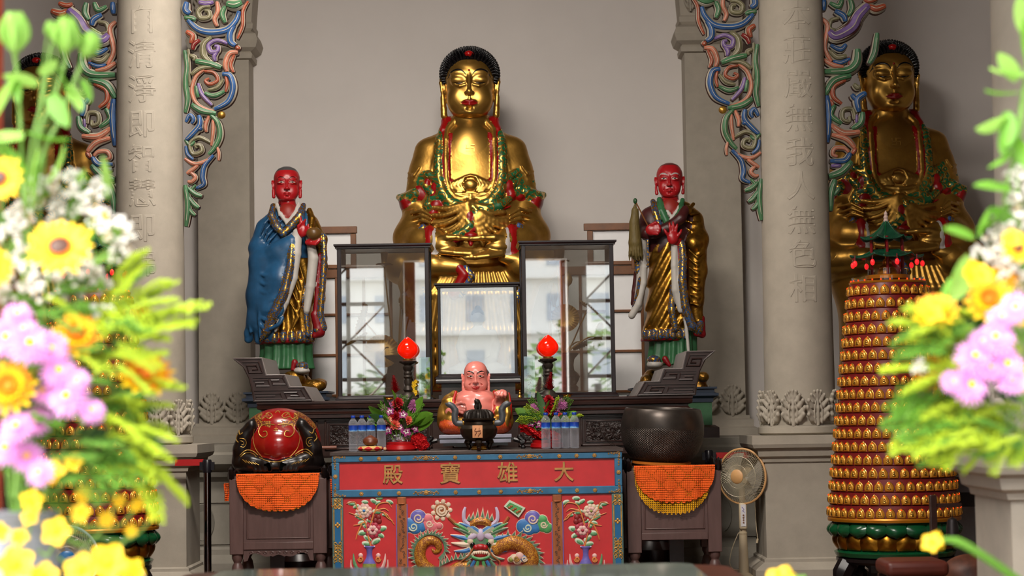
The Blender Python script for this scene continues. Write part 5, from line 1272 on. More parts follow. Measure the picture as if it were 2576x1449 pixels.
# ================================================================== drum stands with crochet cloths
def crochet(name,col,scale,dens,tone=.2,shells=True):
    t=NT(name); tc=t.n('ShaderNodeTexCoord'); sp=t.n('ShaderNodeSeparateXYZ'); t.l(tc.outputs['Object'],sp.inputs[0]); X,Z=sp.outputs[0],sp.outputs[2]
    a=t.math('SINE',t.math('MULTIPLY',t.math('ADD',X,Z),scale)); c=t.math('SINE',t.math('MULTIPLY',t.math('SUBTRACT',X,Z),scale)); h=t.math('MULTIPLY',a,c)
    f=t.noise(tc.outputs['Object'],60,2)
    if shells:
        # big lozenges of solid shells between bands of open mesh
        big=t.math('MULTIPLY',t.math('SINE',t.math('MULTIPLY',t.math('ADD',X,Z),26)),t.math('SINE',t.math('MULTIPLY',t.math('SUBTRACT',X,Z),26)))
        nz=t.noise(tc.outputs['Object'],14,1); thr=t.math('ADD',t.math('MULTIPLY_ADD',t.math('ABSOLUTE',big),2.0,dens-.45),t.math('MULTIPLY_ADD',nz,.8,-.4))
    else: thr=t.math('ADD',dens,0)
    hole=t.math('GREATER_THAN',h,thr); rib=t.math('SINE',t.math('MULTIPLY',Z,420))
    L=lin(col); b=t.n('ShaderNodeBsdfPrincipled'); b.inputs['Roughness'].default_value=.85
    t.l(t.mix(f,tuple(v*(1-tone) for v in L)+(1,),tuple(min(1,v*(1+tone)) for v in L)+(1,)),b.inputs['Base Color']); t.l(t.bump(t.math('ADD',h,t.math('MULTIPLY',rib,.5)),.7,.004),b.inputs['Normal'])
    tr=t.n('ShaderNodeBsdfTransparent'); mx=t.n('ShaderNodeMixShader'); t.l(hole,mx.inputs[0]); t.l(b.outputs[0],mx.inputs[1]); t.l(tr.outputs[0],mx.inputs[2]); t.l(mx.outputs[0],t.out.inputs[0]); return t.m
cro=crochet('orange crochet',(255,96,14),250,.8); cry=crochet('yellow crochet',(250,176,10),240,.30,.12,False)
def drum_stand(label,x0,x1,ytop,ypan,yrail,Y,depth,apron):
    s=S(Y); o=P((x0+x1)/2,ytop,Y); w=(x1-x0)*s/2; H=o.z; z=lambda py:H-(py-ytop)*s
    t=thing('drum_stand',label,'stand',(o.x,Y,0))
    leg=[(.034,0),(.040,.02),(.03,.05),(.022,.07),(.035,.09),(.044,.13),(.035,.165),(.024,.18),(.038,.2),(.038,.22)]
    zl=z(1392 if apron else 1388)
    for sx in (-1,1):
        for y in (.05,depth-.05):
            b=MB(); k=zl/.22; b.lathe([(r,h*k) for r,h in leg],16,(sx*(w-.045),y,0)); b.box(sx*(w-.045)-.046,sx*(w-.045)+.046,y-.046,y+.046,zl,H-.02); lo=bev(b.obj('leg',t,brownwood),.004)
            b=MB(); b.ell((0,0,.03),(.04,.04,.045),10,8); b.tube([(0,-.02,.02),(0,-.05,.05),(.0,-.06,.08),(0,-.04,.1)],[.03,.028,.022,.008],8); b.tube([(.02,0,.05),(.035,0,.09)],[.012,.004],6); b.tube([(-.02,0,.05),(-.035,0,.09)],[.012,.004],6)
            f=b.obj('finial',lo,blk); f.location=(sx*(w-.012),y-.01,H-.03); f.scale=(.75,.8,.9)
    b=MB(); b.box(-w+.09,w-.09,.02,.05,z(ypan),H-.02); b.obj('front_panel',t,brownwood); b=MB()
    zz=(z(ypan),z(ypan)+.02); 
    b.box(-w+.09,w-.09,.01,.055,zz[0]-.05,zz[0]); 
    for sx in (-1,1): b.box(sx*(w-.115)-.006,sx*(w-.115)+.006,.014,.024,zz[0]+.02,H-.05)
    b.box(-w+.12,w-.12,.014,.024,zz[0]+.02,zz[0]+.03); bev(b.obj('rail',t,brownwood),.004)
    for sx in (-1,1): MB().box(sx*(w-.045)-.015,sx*(w-.045)+.015,.09,depth-.09,zz[0]-.05,H-.02).obj('side_panel',t,brownwood)
    MB().box(-w+.02,w-.02,.02,depth-.02,H-.03,H-.001).obj('top',t,brownwood)
    if apron:
        b=MB(); n=36; pr=[(-w+.09,zz[0]-.05)]+[(-w+.09+(2*w-.18)*i/n,zz[0]-.085-.012*cos(i/n*6*PI)-.03*(abs(i/n-.5)>.42)-.012*(abs(i/n-.5)<.1)) for i in range(n+1)]+[(w-.09,zz[0]-.05)]
        b.prism(pr[::-1],.02,.045); 
        for k in range(-4,5): 
            for sg in (-1,1): b.tube([(k*.045+sg*.014*cos(i*.6)*(1-i/12),.018,zz[0]-.072+.012*sin(i*.6)*(1-i/12)) for i in range(10)],.003,5)
        b.obj('apron',t,brownwood)
    return t,o,w,H
def cloth(label,name,cx,w,H,Y,drop,mat,off,seed,skew=0,scal=14):
    t=MB(); rs=random.Random(seed); nu,nv=70,34
    def fn(u,v):
        x=(u-.5)*2; L=drop*math.sqrt(max(0,1-abs(x)**2.6))*(1+.07*abs(sin(u*PI*scal))*(1 if name=='crochet_cloth' else 0))+.02
        zz=v*L; top=.03
        fold=(.007*(1+sin(x*8+seed))+.004*(1+sin(x*20+seed*2)))*v
        if v<.25: return (cx+x*w,Y-off+top*(1-v/.25)*1.0,H+off+.001)
        k=(v-.25)/.75
        return (cx+x*w*(1-.0*k)+skew*k,Y-off-.012-fold,H+off-k*L)
    t.grid(fn,nu,nv); o=t.obj(name,None,mat,180); return tag(o,label,'cloth',None)
SY=13.25
st1,o1,w1,H1=drum_stand('brown wooden stand with carved apron under the red wooden fish drum',577,820,1196,1362,1385,SY,.6,True)
st2,o2,w2,H2=drum_stand('brown wooden stand with plain rail under the bronze singing bowl',1577,1812,1176,1338,1350,SY,.6,False)
cloth('orange crochet cloth hanging under the red wooden fish drum','crochet_cloth',o1.x+.004,.276,H1,SY,.215,cro,.012,1)
cloth('yellow crochet cloth peeking out below the orange cloth under the red drum','crochet_cloth',o1.x+.010,.264,H1,SY,.208,cry,.001,1,.0)
cloth('orange crochet cloth hanging under the bronze singing bowl','crochet_cloth',o2.x+.004,.268,H2,SY,.215,cro,.014,5,.0)
cloth('long yellow crochet cloth below the orange one under the singing bowl','crochet_cloth',o2.x-.006,.262,H2,SY,.275,cry,.002,5,0,18)
# side tails of the cloths seen past the posts
for (px,py,hh,m,lab) in ((570,1238,46,cro,'orange cloth corner hanging left of the red drum stand'),(838,1240,70,cro,'orange cloth corner hanging between the red drum stand and the table')):
    p=P(px,py,SY+.3); b=MB(); s=S(SY)
    b.grid(lambda u,v:(p.x+(u-.5)*16*s*(1-v*.3),p.y+.02*sin(u*7+v*3),p.z+hh*s*(.5-v)),8,10); o=b.obj('hanging_cloth',None,m,180); tag(o,lab,'cloth')
# ---- red wooden fish drum (photo-px units, z=0 at its foot)
def fish():
    s=SDF((-118,-100,-3),(118,100,168),2.0); RD,BK,GS=0,1,2
    s.ell((0,4,74),(103,86,86),4,RD); s.ell((0,-22,66),(66,74,58),3,RD)
    s.rings([(0,0,2,104,84),(20,0,2,104,84),(44,0,2,98,80)],6,BK)
    for sg in (-1,1):
        X=lambda a:sg*a
        s.path([(X(92),-40,30),(X(88),-52,60),(X(80),-60,92),(X(62),-66,118),(X(58),-62,132)],[22,22,18,14,4],5,BK)
        s.path([(X(92),-44,26),(X(60),-74,24),(X(24),-84,20),(X(6),-86,18)],[22,20,15,12],5,BK)
        s.ell((X(72),-72,34),(20,14,14),5,BK); s.path([(X(84),-66,56),(X(92),-56,72),(X(88),-60,84)],[5,6,4],2,BK)
        for k in range(4): s.path([(X(14+k*12),-94+k*2,8),(X(16+k*13),-92+k*3,24)],[7,8],3,BK)
        s.path([(X(104),-20,20),(X(112),-10,8)],[12,10],6,BK)
    s.path([(-46,-80,24),(0,-90,18),(46,-80,24)],4,3,GS)
    return s
def fish_face(c,fi):
    x,y,z=c.T; up=(fi==0)&(z>100+ (np.abs(x)-20)*.12)&(z<150)&(np.abs(x)>14)&~((np.abs(x)<52)&(z<118-np.abs(np.abs(x)-34)*.4))
    cl=np.abs(np.sin(x*.11)+np.sin(z*.17))<.55
    return np.where(up&~((np.abs(x)<40)&(z>128)),2,fi)
FP=P(704,1197,13.52); FS=S(13.52); t=thing('wooden_fish','large red lacquered wooden fish drum with black dragon heads and gilt scales','drum',(FP.x,13.53,H1+.016))
redgl=M('glossy red lacquer',(146,18,16),.22,var=.15,scale=8,Coat_Weight=.5); scalem=scroll('gilt scales on red',(96,30,14),(176,124,44),scale=70,k=2.6,thr=-.2,warp=.02,metal=.4,rough=.45)
sd=fish(); V_,F_,I_=sd.arrays(2); fi_=fish_face(V_[F_].mean(1),I_[F_[:,0]]); V_=smooth_bounds(V_,F_,fi_)*FS
link('body',cutmesh('body',[0,2],[redgl,blk,scalem]),t); link('dragon_base',cutmesh('dragon_base',[1],[redgl,M('black lacquered wood',(24,19,18),.3,var=.3,scale=12),M('gilt line',(190,150,70),.4,.5)]),t)
fbv=BVHTree.FromPolygons([Vector(v) for v in V_],[tuple(f) for f in F_.tolist()])
def on_fish(x,z,out=.003):
    r=fbv.ray_cast(Vector((x*FS,-1,z*FS)),Vector((0,1,0))); return (r[0]-Vector((0,out,0))) if r[0] else Vector((x*FS,-.2,z*FS))
b=MB()
def fl(pts,w=.0035): b.tube([on_fish(v.x,v.y) for v in catmull([Vector((x,z,0)) for x,z in pts],5)],w,5)
for sg in (-1,1):
    fl([(sg*a,c) for a,c in ((4,118),(20,120),(38,116),(44,100),(34,88),(22,92),(24,102),(32,102))])
    fl([(sg*a,c) for a,c in ((30,146),(20,148),(12,140),(20,134),(30,138),(40,132),(48,140),(40,146))]); fl([(sg*a,c) for a,c in ((84,118),(92,108),(90,96),(82,100))]); fl([(sg*a,c) for a,c in ((96,96),(100,84),(94,76))])
    fl([(sg*a,c) for a,c in ((90,86),(78,84),(74,74),(80,64),(88,66))],.0025); fl([(sg*a,c) for a,c in ((88,80),(82,78),(80,72),(86,70))],.0025)
    fl([(sg*a,c) for a,c in ((90,44),(76,56),(60,54),(46,44))],.0035); fl([(sg*a,c) for a,c in ((88,40),(75,50),(60,48),(48,40))],.0025)
    for k in range(5): fl([(sg*(82-k*8),34-k*2),(sg*(72-k*8),26-k*1.5)],.002)
    fl([(sg*54,108),(sg*58,86),(sg*52,60),(sg*34,38)],.0022)
fl([(-40,38),(-20,30),(0,27),(20,30),(40,38)],.003); fl([(-5,108),(5,108)],.0025); fl([(-6,104),(6,104)],.002); fl([(0,114),(0,104)],.002)
for x,z in ((-26,140),(0,148),(26,140)): fl([(x-6,z),(x,z+5),(x+6,z)],.003)
b.obj('gilt_lines',t,M('gilt line',()))
t=thing('wooden_mallet','pale round-headed mallet lying behind the red wooden fish drum','mallet',(FP.x,13.95,P(700,1128,13.95).z))
s=S(13.95); b=MB(); b.tube([(-105*s,0,0),(125*s,0,.0)],.012,8); b.obj('handle',t,M('mallet wood',(120,72,56),.5)); b=MB(); b.ell((-108*s,0,0),(.042,.042,.04),16,12); b.obj('head',t,M('mallet head',(196,150,116),.5))
# ---- bronze singing bowl
BP=P(1665,1176,13.5); s=S(13.5)
t=thing('singing_bowl','large dark bronze singing bowl on the right-hand stand','bowl',(BP.x,13.52,H2+.042)); t.rotation_euler=(.05,.045,0)
bz=M('dark bronze',(60,52,46),.38,.75,var=.25,scale=14)
def hammered():
    t_=NT('hammered bronze'); co_=t_.coords(); sp=t_.n('ShaderNodeSeparateXYZ'); t_.l(co_,sp.inputs[0])
    an=t_.math('ARCTAN2',sp.outputs[1],sp.outputs[0]); u=t_.math('SINE',t_.math('MULTIPLY',an,95)); v=t_.math('SINE',t_.math('MULTIPLY',sp.outputs[2],520)); h=t_.math('MULTIPLY',u,v)
    mk=t_.n('ShaderNodeMapRange'); mk.inputs[1].default_value=.235; mk.inputs[2].default_value=.2; t_.l(sp.outputs[2],mk.inputs[0])
    t_.bsdf(t_.ramp(t_.noise(co_,9),[(.3,(62,56,52)),(.7,(84,76,70))]),.36,.7,Normal=t_.bump(t_.math('MULTIPLY',h,mk.outputs[0]),.8,.004)); return t_.m
b=MB(); pr=[(0,0),(66,0),(80,8),(92,24),(101,48),(104.5,70),(104,92),(100,112),(95,128),(92,131),(89,128),(92,112),(97,90),(97,70),(92,46),(80,20),(60,10),(0,8)]
b.lathe([(max(.001,r*s),z*s) for r,z in pr],64,cap=False); b.obj('bowl',t,hammered(),60)
b=MB(); b.lathe([(.17,-.028),(.2,-.02),(.2,-.006),(.16,.004)],32); b.obj('ring_cushion',t,M('cushion orange',(200,110,20),.8))
# incense sticks leaning behind the bowl's left rim
for k in range(3):
    a=Vector((P(1548-k*5,1126,13.72).x,13.72+k*.02,TZ+.017)); e=P(1490+k*12,1070+k*10,13.9); t=thing('thin_rod',['slender rod leaning toward the bowl, steepest of three','slender rod leaning toward the bowl, middle of three','slender rod leaning toward the bowl, lowest of three'][k],'rod',tuple(a)); b=MB(); b.tube([(0,0,0),tuple(e-a)],.0016,5); b.obj('shaft',t,bz); b=MB(); b.ell((0,0,0),(.003,.003,.003),6,5); b.obj('tip',t,bz)
# ================================================================== electric fan
fcream=M('fan cream plastic',(206,188,156),.4,var=.05); fpeach=M('fan peach hub',(214,164,108),.45); wire=M('fan guard wire',(214,202,174),.4,.3)
def fan(name,label,px,py,R,Y,yaw,body,guard,hub,zbase=0,post_px=None):
    c=P(px,py,Y); t=thing(name,label,'fan',(c.x,Y,zbase)); h=c.z-zbase
    b=MB(); b.lathe([(.15,0),(.16,.01),(.155,.03),(.06,.055),(.035,.075)],32); b.obj('base',t,body)
    ph=h-R-.01; b=MB(); b.lathe([(.037,.06),(.030,ph*.5),(.028,ph*.62)],20); b.lathe([(.028,ph*.62),(.030,ph*.63),(.030,ph*.65),(.024,ph*.66),(.022,h-.06)],16); po=b.obj('post',t,body)
    b=MB(); b.cbox((0,-.015,ph*.86),(.055,.05,ph*.34)); bev(b.obj('control_box',t,body),.01)
    b=MB(); b.cbox((0,-.042,ph*.87),(.036,.006,ph*.28)); cpn=b.obj('control_panel',t,M('panel white',(226,222,224),.4))
    b=MB()
    for k in range(4): b.lathe([(.006,0),(.006,.004)],10,(0,0,0)); b.xf(Matrix.Translation((.0,-.045,ph*.78+k*.017))@Matrix.Rotation(PI/2,4,'X'),len(b.v)-20)
    b.obj('button',cpn,M('button brown',(130,92,70),.5))
    b=MB(); b.tube([(-.01,-.046,ph*.98),(.005,-.046,ph*.95),(-.006,-.046,ph*.93),(.008,-.046,ph*.91)],.0022,5); b.obj('scribble_print',cpn,M('violet print',(120,110,180),.5))
    HM_=Matrix.Translation((0,-.02,h))@Matrix.Rotation(yaw,4,'Z')
    def head(nm,b,m,par=t): b.xf(HM_); return b.obj(nm,par,m,40)
    b=MB(); b.lathe([(.05,-.02),(.062,0),(.06,.08),(.04,.11)],20); b.xf(Matrix.Rotation(-PI/2,4,'X')); b.xf(Matrix.Translation((0,.05,0))); head('motor',b,body)
    b=MB()
    for k in range(3):
        b.grid(lambda u,v:(lambda r,a:(r*cos(a),-.0+.035*(u-.5)*(.6+v),r*sin(a)))(.03+(R*.86-.03)*v,k*2*PI/3+(u-.5)*1.5*(.4+.6*v**.5)),9,8)
    head('blade',b,M('fan blade smoke',(150,144,132),.25))
    b=MB()
    for y,bu in ((-.045,.04),(.05,-.03)):
        for rr in (R*.42,R*.74): b.tube([(rr*cos(a),y-bu*(1-(rr/R)**2)*.6,rr*sin(a)) for a in np.linspace(0,2*PI,40,endpoint=False)],.0016,5,closed=True)
        for k in range(84):
            a=2*PI*k/84; b.tube([( (.05+(R-.05)*q)*cos(a+.5*q),y*(1-q**3)-bu*(1-q*q)*.6*(1-q**3),(.05+(R-.05)*q)*sin(a+.5*q)) for q in (0,.25,.5,.75,.93,1)],.0014,3)
    head('wire_guard',b,wire)
    b=MB(); b.tube([(R*cos(a),0,R*sin(a)) for a in np.linspace(0,2*PI,48,endpoint=False)],.008,8,closed=True); head('guard_rim',b,guard)
    b=MB(); b.lathe([(.0,.012),(.04,.01),(.05,.002),(.05,-.004)],28,cap=False); b.xf(Matrix.Translation((0,-.07,0))@Matrix.Rotation(PI/2,4,'X')); head('hub_cap',b,hub)
    return t,h
ft,fh=fan('electric_fan','cream pedestal fan turned to the left, beside the singing bowl stand',1866,1198,.192,14.05,math.radians(-38),fcream,fpeach,fpeach)
tc=lambda px,py:tuple(P(px,py,14.15)-Vector((ft.location.x,14.05,0)))
b=MB(); b.tube(catmull([tc(1898,1205),tc(1899,1260),tc(1902,1320),tc(1906,1355)],6),.003,6); b.tube([tc(1906,1355),tc(1904,1366)],.008,6); b.tube(catmull([tc(1858,1340),tc(1842,1380),tc(1836,1415),tc(1845,1432),tc(1862,1434)],6),.003,6); b.obj('power_cord',ft,fcream)
# ================================================================== queue posts with red belt
qblk=M('post dark plastic',(24,22,28),.3)
def queue_post(label,px,ptop,Y):
    p=P(px,ptop,Y); t=thing('queue_post',label,'barrier post',(p.x,Y,0)); b=MB(); b.lathe([(.16,0),(.16,.012),(.05,.03),(.027,.04)],28); b.obj('base',t,chrome)
    b=MB(); b.lathe([(.026,.04),(.026,p.z-.09)],24); b.obj('pole',t,M('dark mirror steel',(120,112,112),.12,1)); b=MB(); b.lathe([(.03,p.z-.09),(.032,p.z-.08),(.032,p.z-.01),(.026,p.z)],20); 
    for a in range(3): b.cbox((.035*cos(a*PI/2),.035*sin(a*PI/2)*(1 if a else 0),p.z-.045),(.03,.03,.055))
    b.obj('belt_head',t,qblk); return t,p
q1,p1_=queue_post('steel queue post left of the red drum stand',521,1156,13.75); q2,p2_=queue_post('steel queue post behind the right-hand drum stand',1783,1132,14.5)
beltm=M('red belt',(178,8,14),.55)
for (px0,px1,py,Y,lab) in ((440,512,1163,13.78,'red retractable belt running left from the left queue post'),(1792,1915,1144,14.52,'red retractable belt stretched behind the electric fan')):
    a=P(px0,py,Y); c=P(px1,py,Y); b=MB(); b.box(min(a.x,c.x),max(a.x,c.x),Y-.001,Y+.001,c.z-.022,c.z+.022); tag(b.obj('barrier_belt',None,beltm),lab,'belt')
# dark jars on the floor under the stands
for (px,py0,py1,Y,lab) in ((753,1385,1460,14.2,'dark glazed jar on the floor behind the red drum stand'),(1648,1352,1440,14.2,'dark glazed jar on the floor behind the bowl stand')):
    p=P(px,py1,Y); h=P(px,py0,Y).z; t=thing('floor_jar',lab,'jar',(p.x,Y,0)); b=MB(); b.lathe([(.09,0),(.1,.02),(.15,h*.5),(.16,h*.75),(.12,h*.95),(.13,h)],28); b.obj('body',t,M('dark jar glaze',(48,28,24),.3,var=.4)); b=MB(); b.lathe([(.125,h),(.1,h+.02),(.02,h+.04),(.02,h+.06)],20); b.obj('lid',t,M('dark jar glaze',()))
# ================================================================== low glass-topped table in front
GY=7.0; a=P(560,1432,GY); c=P(1742,1417,GY); gz=(a.z+c.z)/2
t=thing('glass_table','brown table with a glass top across the bottom of the view','table',((a.x+c.x)/2,GY,0)); w=(c.x-a.x)/2+.12
b=MB(); r=.14; pts=[(-w,-1.5),(w,-1.5)]+[(w-r+r*cos(q),-r+r*sin(q)) for q in np.linspace(0,PI/2,8)]+[(-w+r+r*cos(q),-r+r*sin(q)) for q in np.linspace(PI/2,PI,8)]
b.prism(pts,gz-.05,gz-.006,axis='z'); bev(b.obj('top',t,M('red-brown table wood',(92,38,22),.3,var=.2,scale=5)),.006)
b=MB(); w2=w-.13; pts=[(-w2,-1.45),(w2,-1.45)]+[(w2-.08+.08*cos(q),-.13+.08*sin(q)) for q in np.linspace(0,PI/2,6)]+[(-w2+.08+.08*cos(q),-.13+.08*sin(q)) for q in np.linspace(PI/2,PI,6)]
b.prism(pts,gz-.006,gz+.004,axis='z'); b.obj('glass_sheet',t,M('table glass',(150,160,146),.05,IOR=1.6))
for sx in (-1,1):
    for y in (-.12,-1.4): MB().cbox((sx*(w-.1),y,gz/2-.03),(.07,.07,gz-.06)).obj('leg',t,M('red-brown table wood',()))
# ================================================================== flower builders (unit radius, facing +z)
def petal(b,az,L,w,lift,curl=.3,base=.05,n=5,cup=.15,z0=0,mat=None):
    """one petal: az azimuth, L length, w half-width, lift angle above horizontal"""
    vs=[]
    for i in range(n+1):
        t=i/n; r=base+L*t*cos(lift-curl*t); z=z0+L*t*sin(lift)-curl*L*t*t*.5; ww=w*(sin(PI*min(1,.12+t*.86))**.7)
        for k,e in ((-1,cup*w),(0,0),(1,cup*w)): vs.append((r*cos(az)-k*ww*sin(az),r*sin(az)+k*ww*cos(az),z+e*(1-.3*t)))
    b.add(vs,[(i*3+j,i*3+j+1,i*3+j+4,i*3+j+3) for i in range(n) for j in range(2)],mat)
def pm(name,col,tr=.25,var=.15,sc=8,rough=.55):
    """thin plant tissue: diffuse with some light passing through"""
    if name in MATS: return MATS[name]
    t=NT(name); f=t.noise(t.coords(),sc,2); L=lin(col); cl=t.mix(f,tuple(v*(1-var) for v in L)+(1,),tuple(min(1,v*(1+var)) for v in L)+(1,))
    b=t.n('ShaderNodeBsdfPrincipled'); b.inputs['Roughness'].default_value=rough; t.l(cl,b.inputs['Base Color']); tl_=t.n('ShaderNodeBsdfTranslucent'); t.l(cl,tl_.inputs[0])
    mx=t.n('ShaderNodeMixShader'); mx.inputs[0].default_value=tr; t.l(b.outputs[0],mx.inputs[1]); t.l(tl_.outputs[0],mx.inputs[2]); t.l(mx.outputs[0],t.out.inputs[0]); MATS[name]=t.m; return t.m
FM=dict(pink=pm('chrysanthemum pink',(232,162,222),.3),mag=pm('orchid magenta',(150,30,110),.25,.5),white=pm('white petal',(236,232,222),.3,.05),coral=pm('carnation coral',(232,104,84),.25),salm=pm('carnation salmon',(238,172,140),.25),red=pm('crimson petal',(168,14,26),.2,.25),mauve=pm('mauve petal',(176,98,150),.25),yel=pm('yellow petal',(252,206,20),.3,.08),oran=pm('orange petal',(250,140,14),.3,.2),sunc=pm('sunflower centre',(70,36,16),.0,.4,30),grn=pm('leaf green',(98,150,40),.35,.3),lime=pm('spray lime',(178,200,40),.35,.2),dgrn=pm('dark leaf',(52,92,38),.2,.3),bud=pm('bud pale green',(150,196,90),.4,.2),stem=pm('stem green',(110,150,60),.1,.2),brown=pm('dry husk',(176,150,110),.1,.3))
def fl_mum(mat=None,n=3,mid='yel'):
    b=MB(); rs=random.Random(5)
    for j in range(n+1):
        m=20-2*j
        for i in range(m): petal(b,2*PI*(i+.5*j)/m+rs.uniform(-.05,.05),(1-.17*j)*rs.uniform(.9,1.05),.10,.05+.33*j,.25,.05,4,.3,0,FM[mat])
    b.ell((0,0,.22),(.2,.2,.14),10,6,FM[mid]); return b.mesh('chrysanthemum')
def fl_carn(mat,edge):
    b=MB(); rs=random.Random(9)
    for j in range(5):
        m=9-j
        for i in range(m):
            az=2*PI*(i+.5*j)/m; petal(b,az,.92-.1*j,.36,.1+.36*j,.1,.04,4,rs.uniform(-.3,.5),-.1+.02*j,FM[mat])
    b.lathe([(.1,-1),(.3,-.75),(.42,-.3),(.3,-.05)],10,mat=FM[edge]); return b.mesh('carnation')
def fl_orchid(mat='mag'):
    b=MB()
    for i in range(5): petal(b,2*PI*i/5+PI/2,.95,.3 if i in(0,2,3) else .42,.12,.2,.02,5,.1,0,FM[mat])
    for i in range(5): petal(b,2*PI*i/5+PI/2,.5,.16,.2,.1,.02,3,.1,.03,FM['white'])
    b.ell((0,-.1,.15),(.16,.2,.16),8,6,FM[mat]); return b.mesh('orchid')
def fl_sun():
    b=MB()
    for j in range(2):
        for i in range(12): petal(b,2*PI*(i+.5*j)/12+.08*sin(i*2.3),(.74-.12*j)*(1+.1*sin(i*4.1)),.15,.10+.14*j,.22,.3,5,.2,0,FM['yel'])
    b.ell((0,0,.04),(.33,.33,.12),18,8,FM['sunc'])
    for i in range(22): b.ell((.32*cos(i*.2856),.32*sin(i*.2856),.08),(.045,.045,.06),5,4,FM['oran'])
    return b.mesh('sunflower')
def fl_gerb(mat='oran',mid='oran'):
    b=MB()
    for j in range(4):
        for i in range(14): petal(b,2*PI*(i+.5*j)/14,.95-.14*j,.17,.25+.26*j,.15,.06,4,.25,0,FM[mat] if j%2 else FM['yel'])
    b.ell((0,0,.2),(.2,.2,.15),8,6,FM[mid]); return b.mesh('marigold')
def fl_torch():
    b=MB()
    for j in range(13):
        z=j*.14; R=.42*(1-(j/13)**1.6)+.05
        for i in range(5): petal(b,2*PI*(i/5)+j*.9,.5*(1-j/18),.17,.85,.5,R*.25,3,.3,z,FM['red'])
    b.ell((0,0,.9),(.17,.17,.95),8,8,FM['red']); return b.mesh('torch_ginger')
def fl_leaf(mat='grn',w=.22,curl=.35):
    b=MB(); petal(b,0,1,w,.15,curl,0,7,.25,0,FM[mat]); return b.mesh('leaf')
def fl_pinn(mat='lime',n=15,L=.3):
    """feathery spray along +x"""
    b=MB(); rs=random.Random(2); b.tube([(t,0,-.12*t*t) for t in np.linspace(0,1,8)],[.012]*7+[.004],5,FM['stem'])
    for i in range(n):
        t=.12+.86*i/n; l=L*(1-t*.55)
        for sg in (-1,1):
            for k in range(4): b.ell((t+l*.22*(k+.6)*.6,sg*l*.24*(k+.6),-.12*t*t+rs.uniform(-.02,.05)),(.032,.02,.022),5,4,FM[mat])
    return b.mesh('spray')
def fl_static(mat='white',seed=1):
    b=MB(); rs=random.Random(seed)
    for i in range(30):
        u=Vector((rs.gauss(0,1),rs.gauss(0,1),abs(rs.gauss(0,1))+.2)).normalized()*rs.uniform(.55,1)
        for k in range(3): b.ell(u+Vector((rs.uniform(-.09,.09),rs.uniform(-.09,.09),rs.uniform(-.06,.06))),(.12,.12,.1),6,4,FM[mat] if rs.random()<.94 else FM['brown'])
        b.tube([(0,0,-.6),tuple(u*.95)],.012,3,FM['stem'])
    return b.mesh('statice')
def fl_bell():
    b=MB()
    for i in range(6): petal(b,2*PI*i/6,1.15,.4,1.0,-.55,.2,6,.35,-.1,FM['bud'])
    b.ell((0,0,.5),(.34,.34,.55),10,8,FM['bud']); b.lathe([(.05,-.5),(.12,-.1),(.3,.1)],8,mat=FM['stem']); return b.mesh('bell_bud')
def fl_yel():
    b=MB()
    for i in range(5): petal(b,2*PI*i/5,.8,.36,.35,.5,.04,5,.3,0,FM['yel'])
    b.ell((0,0,.1),(.2,.2,.2),8,6,FM['yel']); return b.mesh('yellow_orchid')
FL=dict(mum=fl_mum('pink'),mauve=fl_mum('mauve',3,'mauve'),coral=fl_carn('coral','salm'),salm=fl_carn('salm','salm'),red=fl_carn('red','red'),orch=fl_orchid(),sun=fl_sun(),mari=fl_gerb(),torch=fl_torch(),leaf=fl_leaf(),dleaf=fl_leaf('dgrn',.14),lleaf=fl_leaf('bud',.24),spray=fl_pinn(),gspray=fl_pinn('grn',13,.36),stat=fl_static(),bell=fl_bell(),yel=fl_yel())
FNAME=dict(mum='chrysanthemum',mauve='chrysanthemum',coral='carnation',salm='carnation',red='carnation',orch='orchid',sun='sunflower',mari='marigold',torch='torch_ginger',leaf='leaf',dleaf='leaf',lleaf='leaf',spray='foliage_spray',gspray='foliage_spray',stat='statice',bell='bell_bud',yel='yellow_orchid')
def put_fl(par,kind,loc,r,face,roll=0):
    """child flower part: loc local, radius r, face = direction it looks"""
    o=link(FNAME[kind],FL[kind],par,loc); f=Vector(face).normalized()
    if kind in ('leaf','dleaf','lleaf','spray','gspray'): q=f.to_track_quat('X','Z')
    else: q=f.to_track_quat('Z','Y')
    o.rotation_mode='QUATERNION'; o.rotation_quaternion=q@Matrix.Rotation(roll,4,'X' if kind in('leaf','dleaf','lleaf','spray','gspray') else 'Z').to_quaternion(); o.scale=(r,r,r); return o
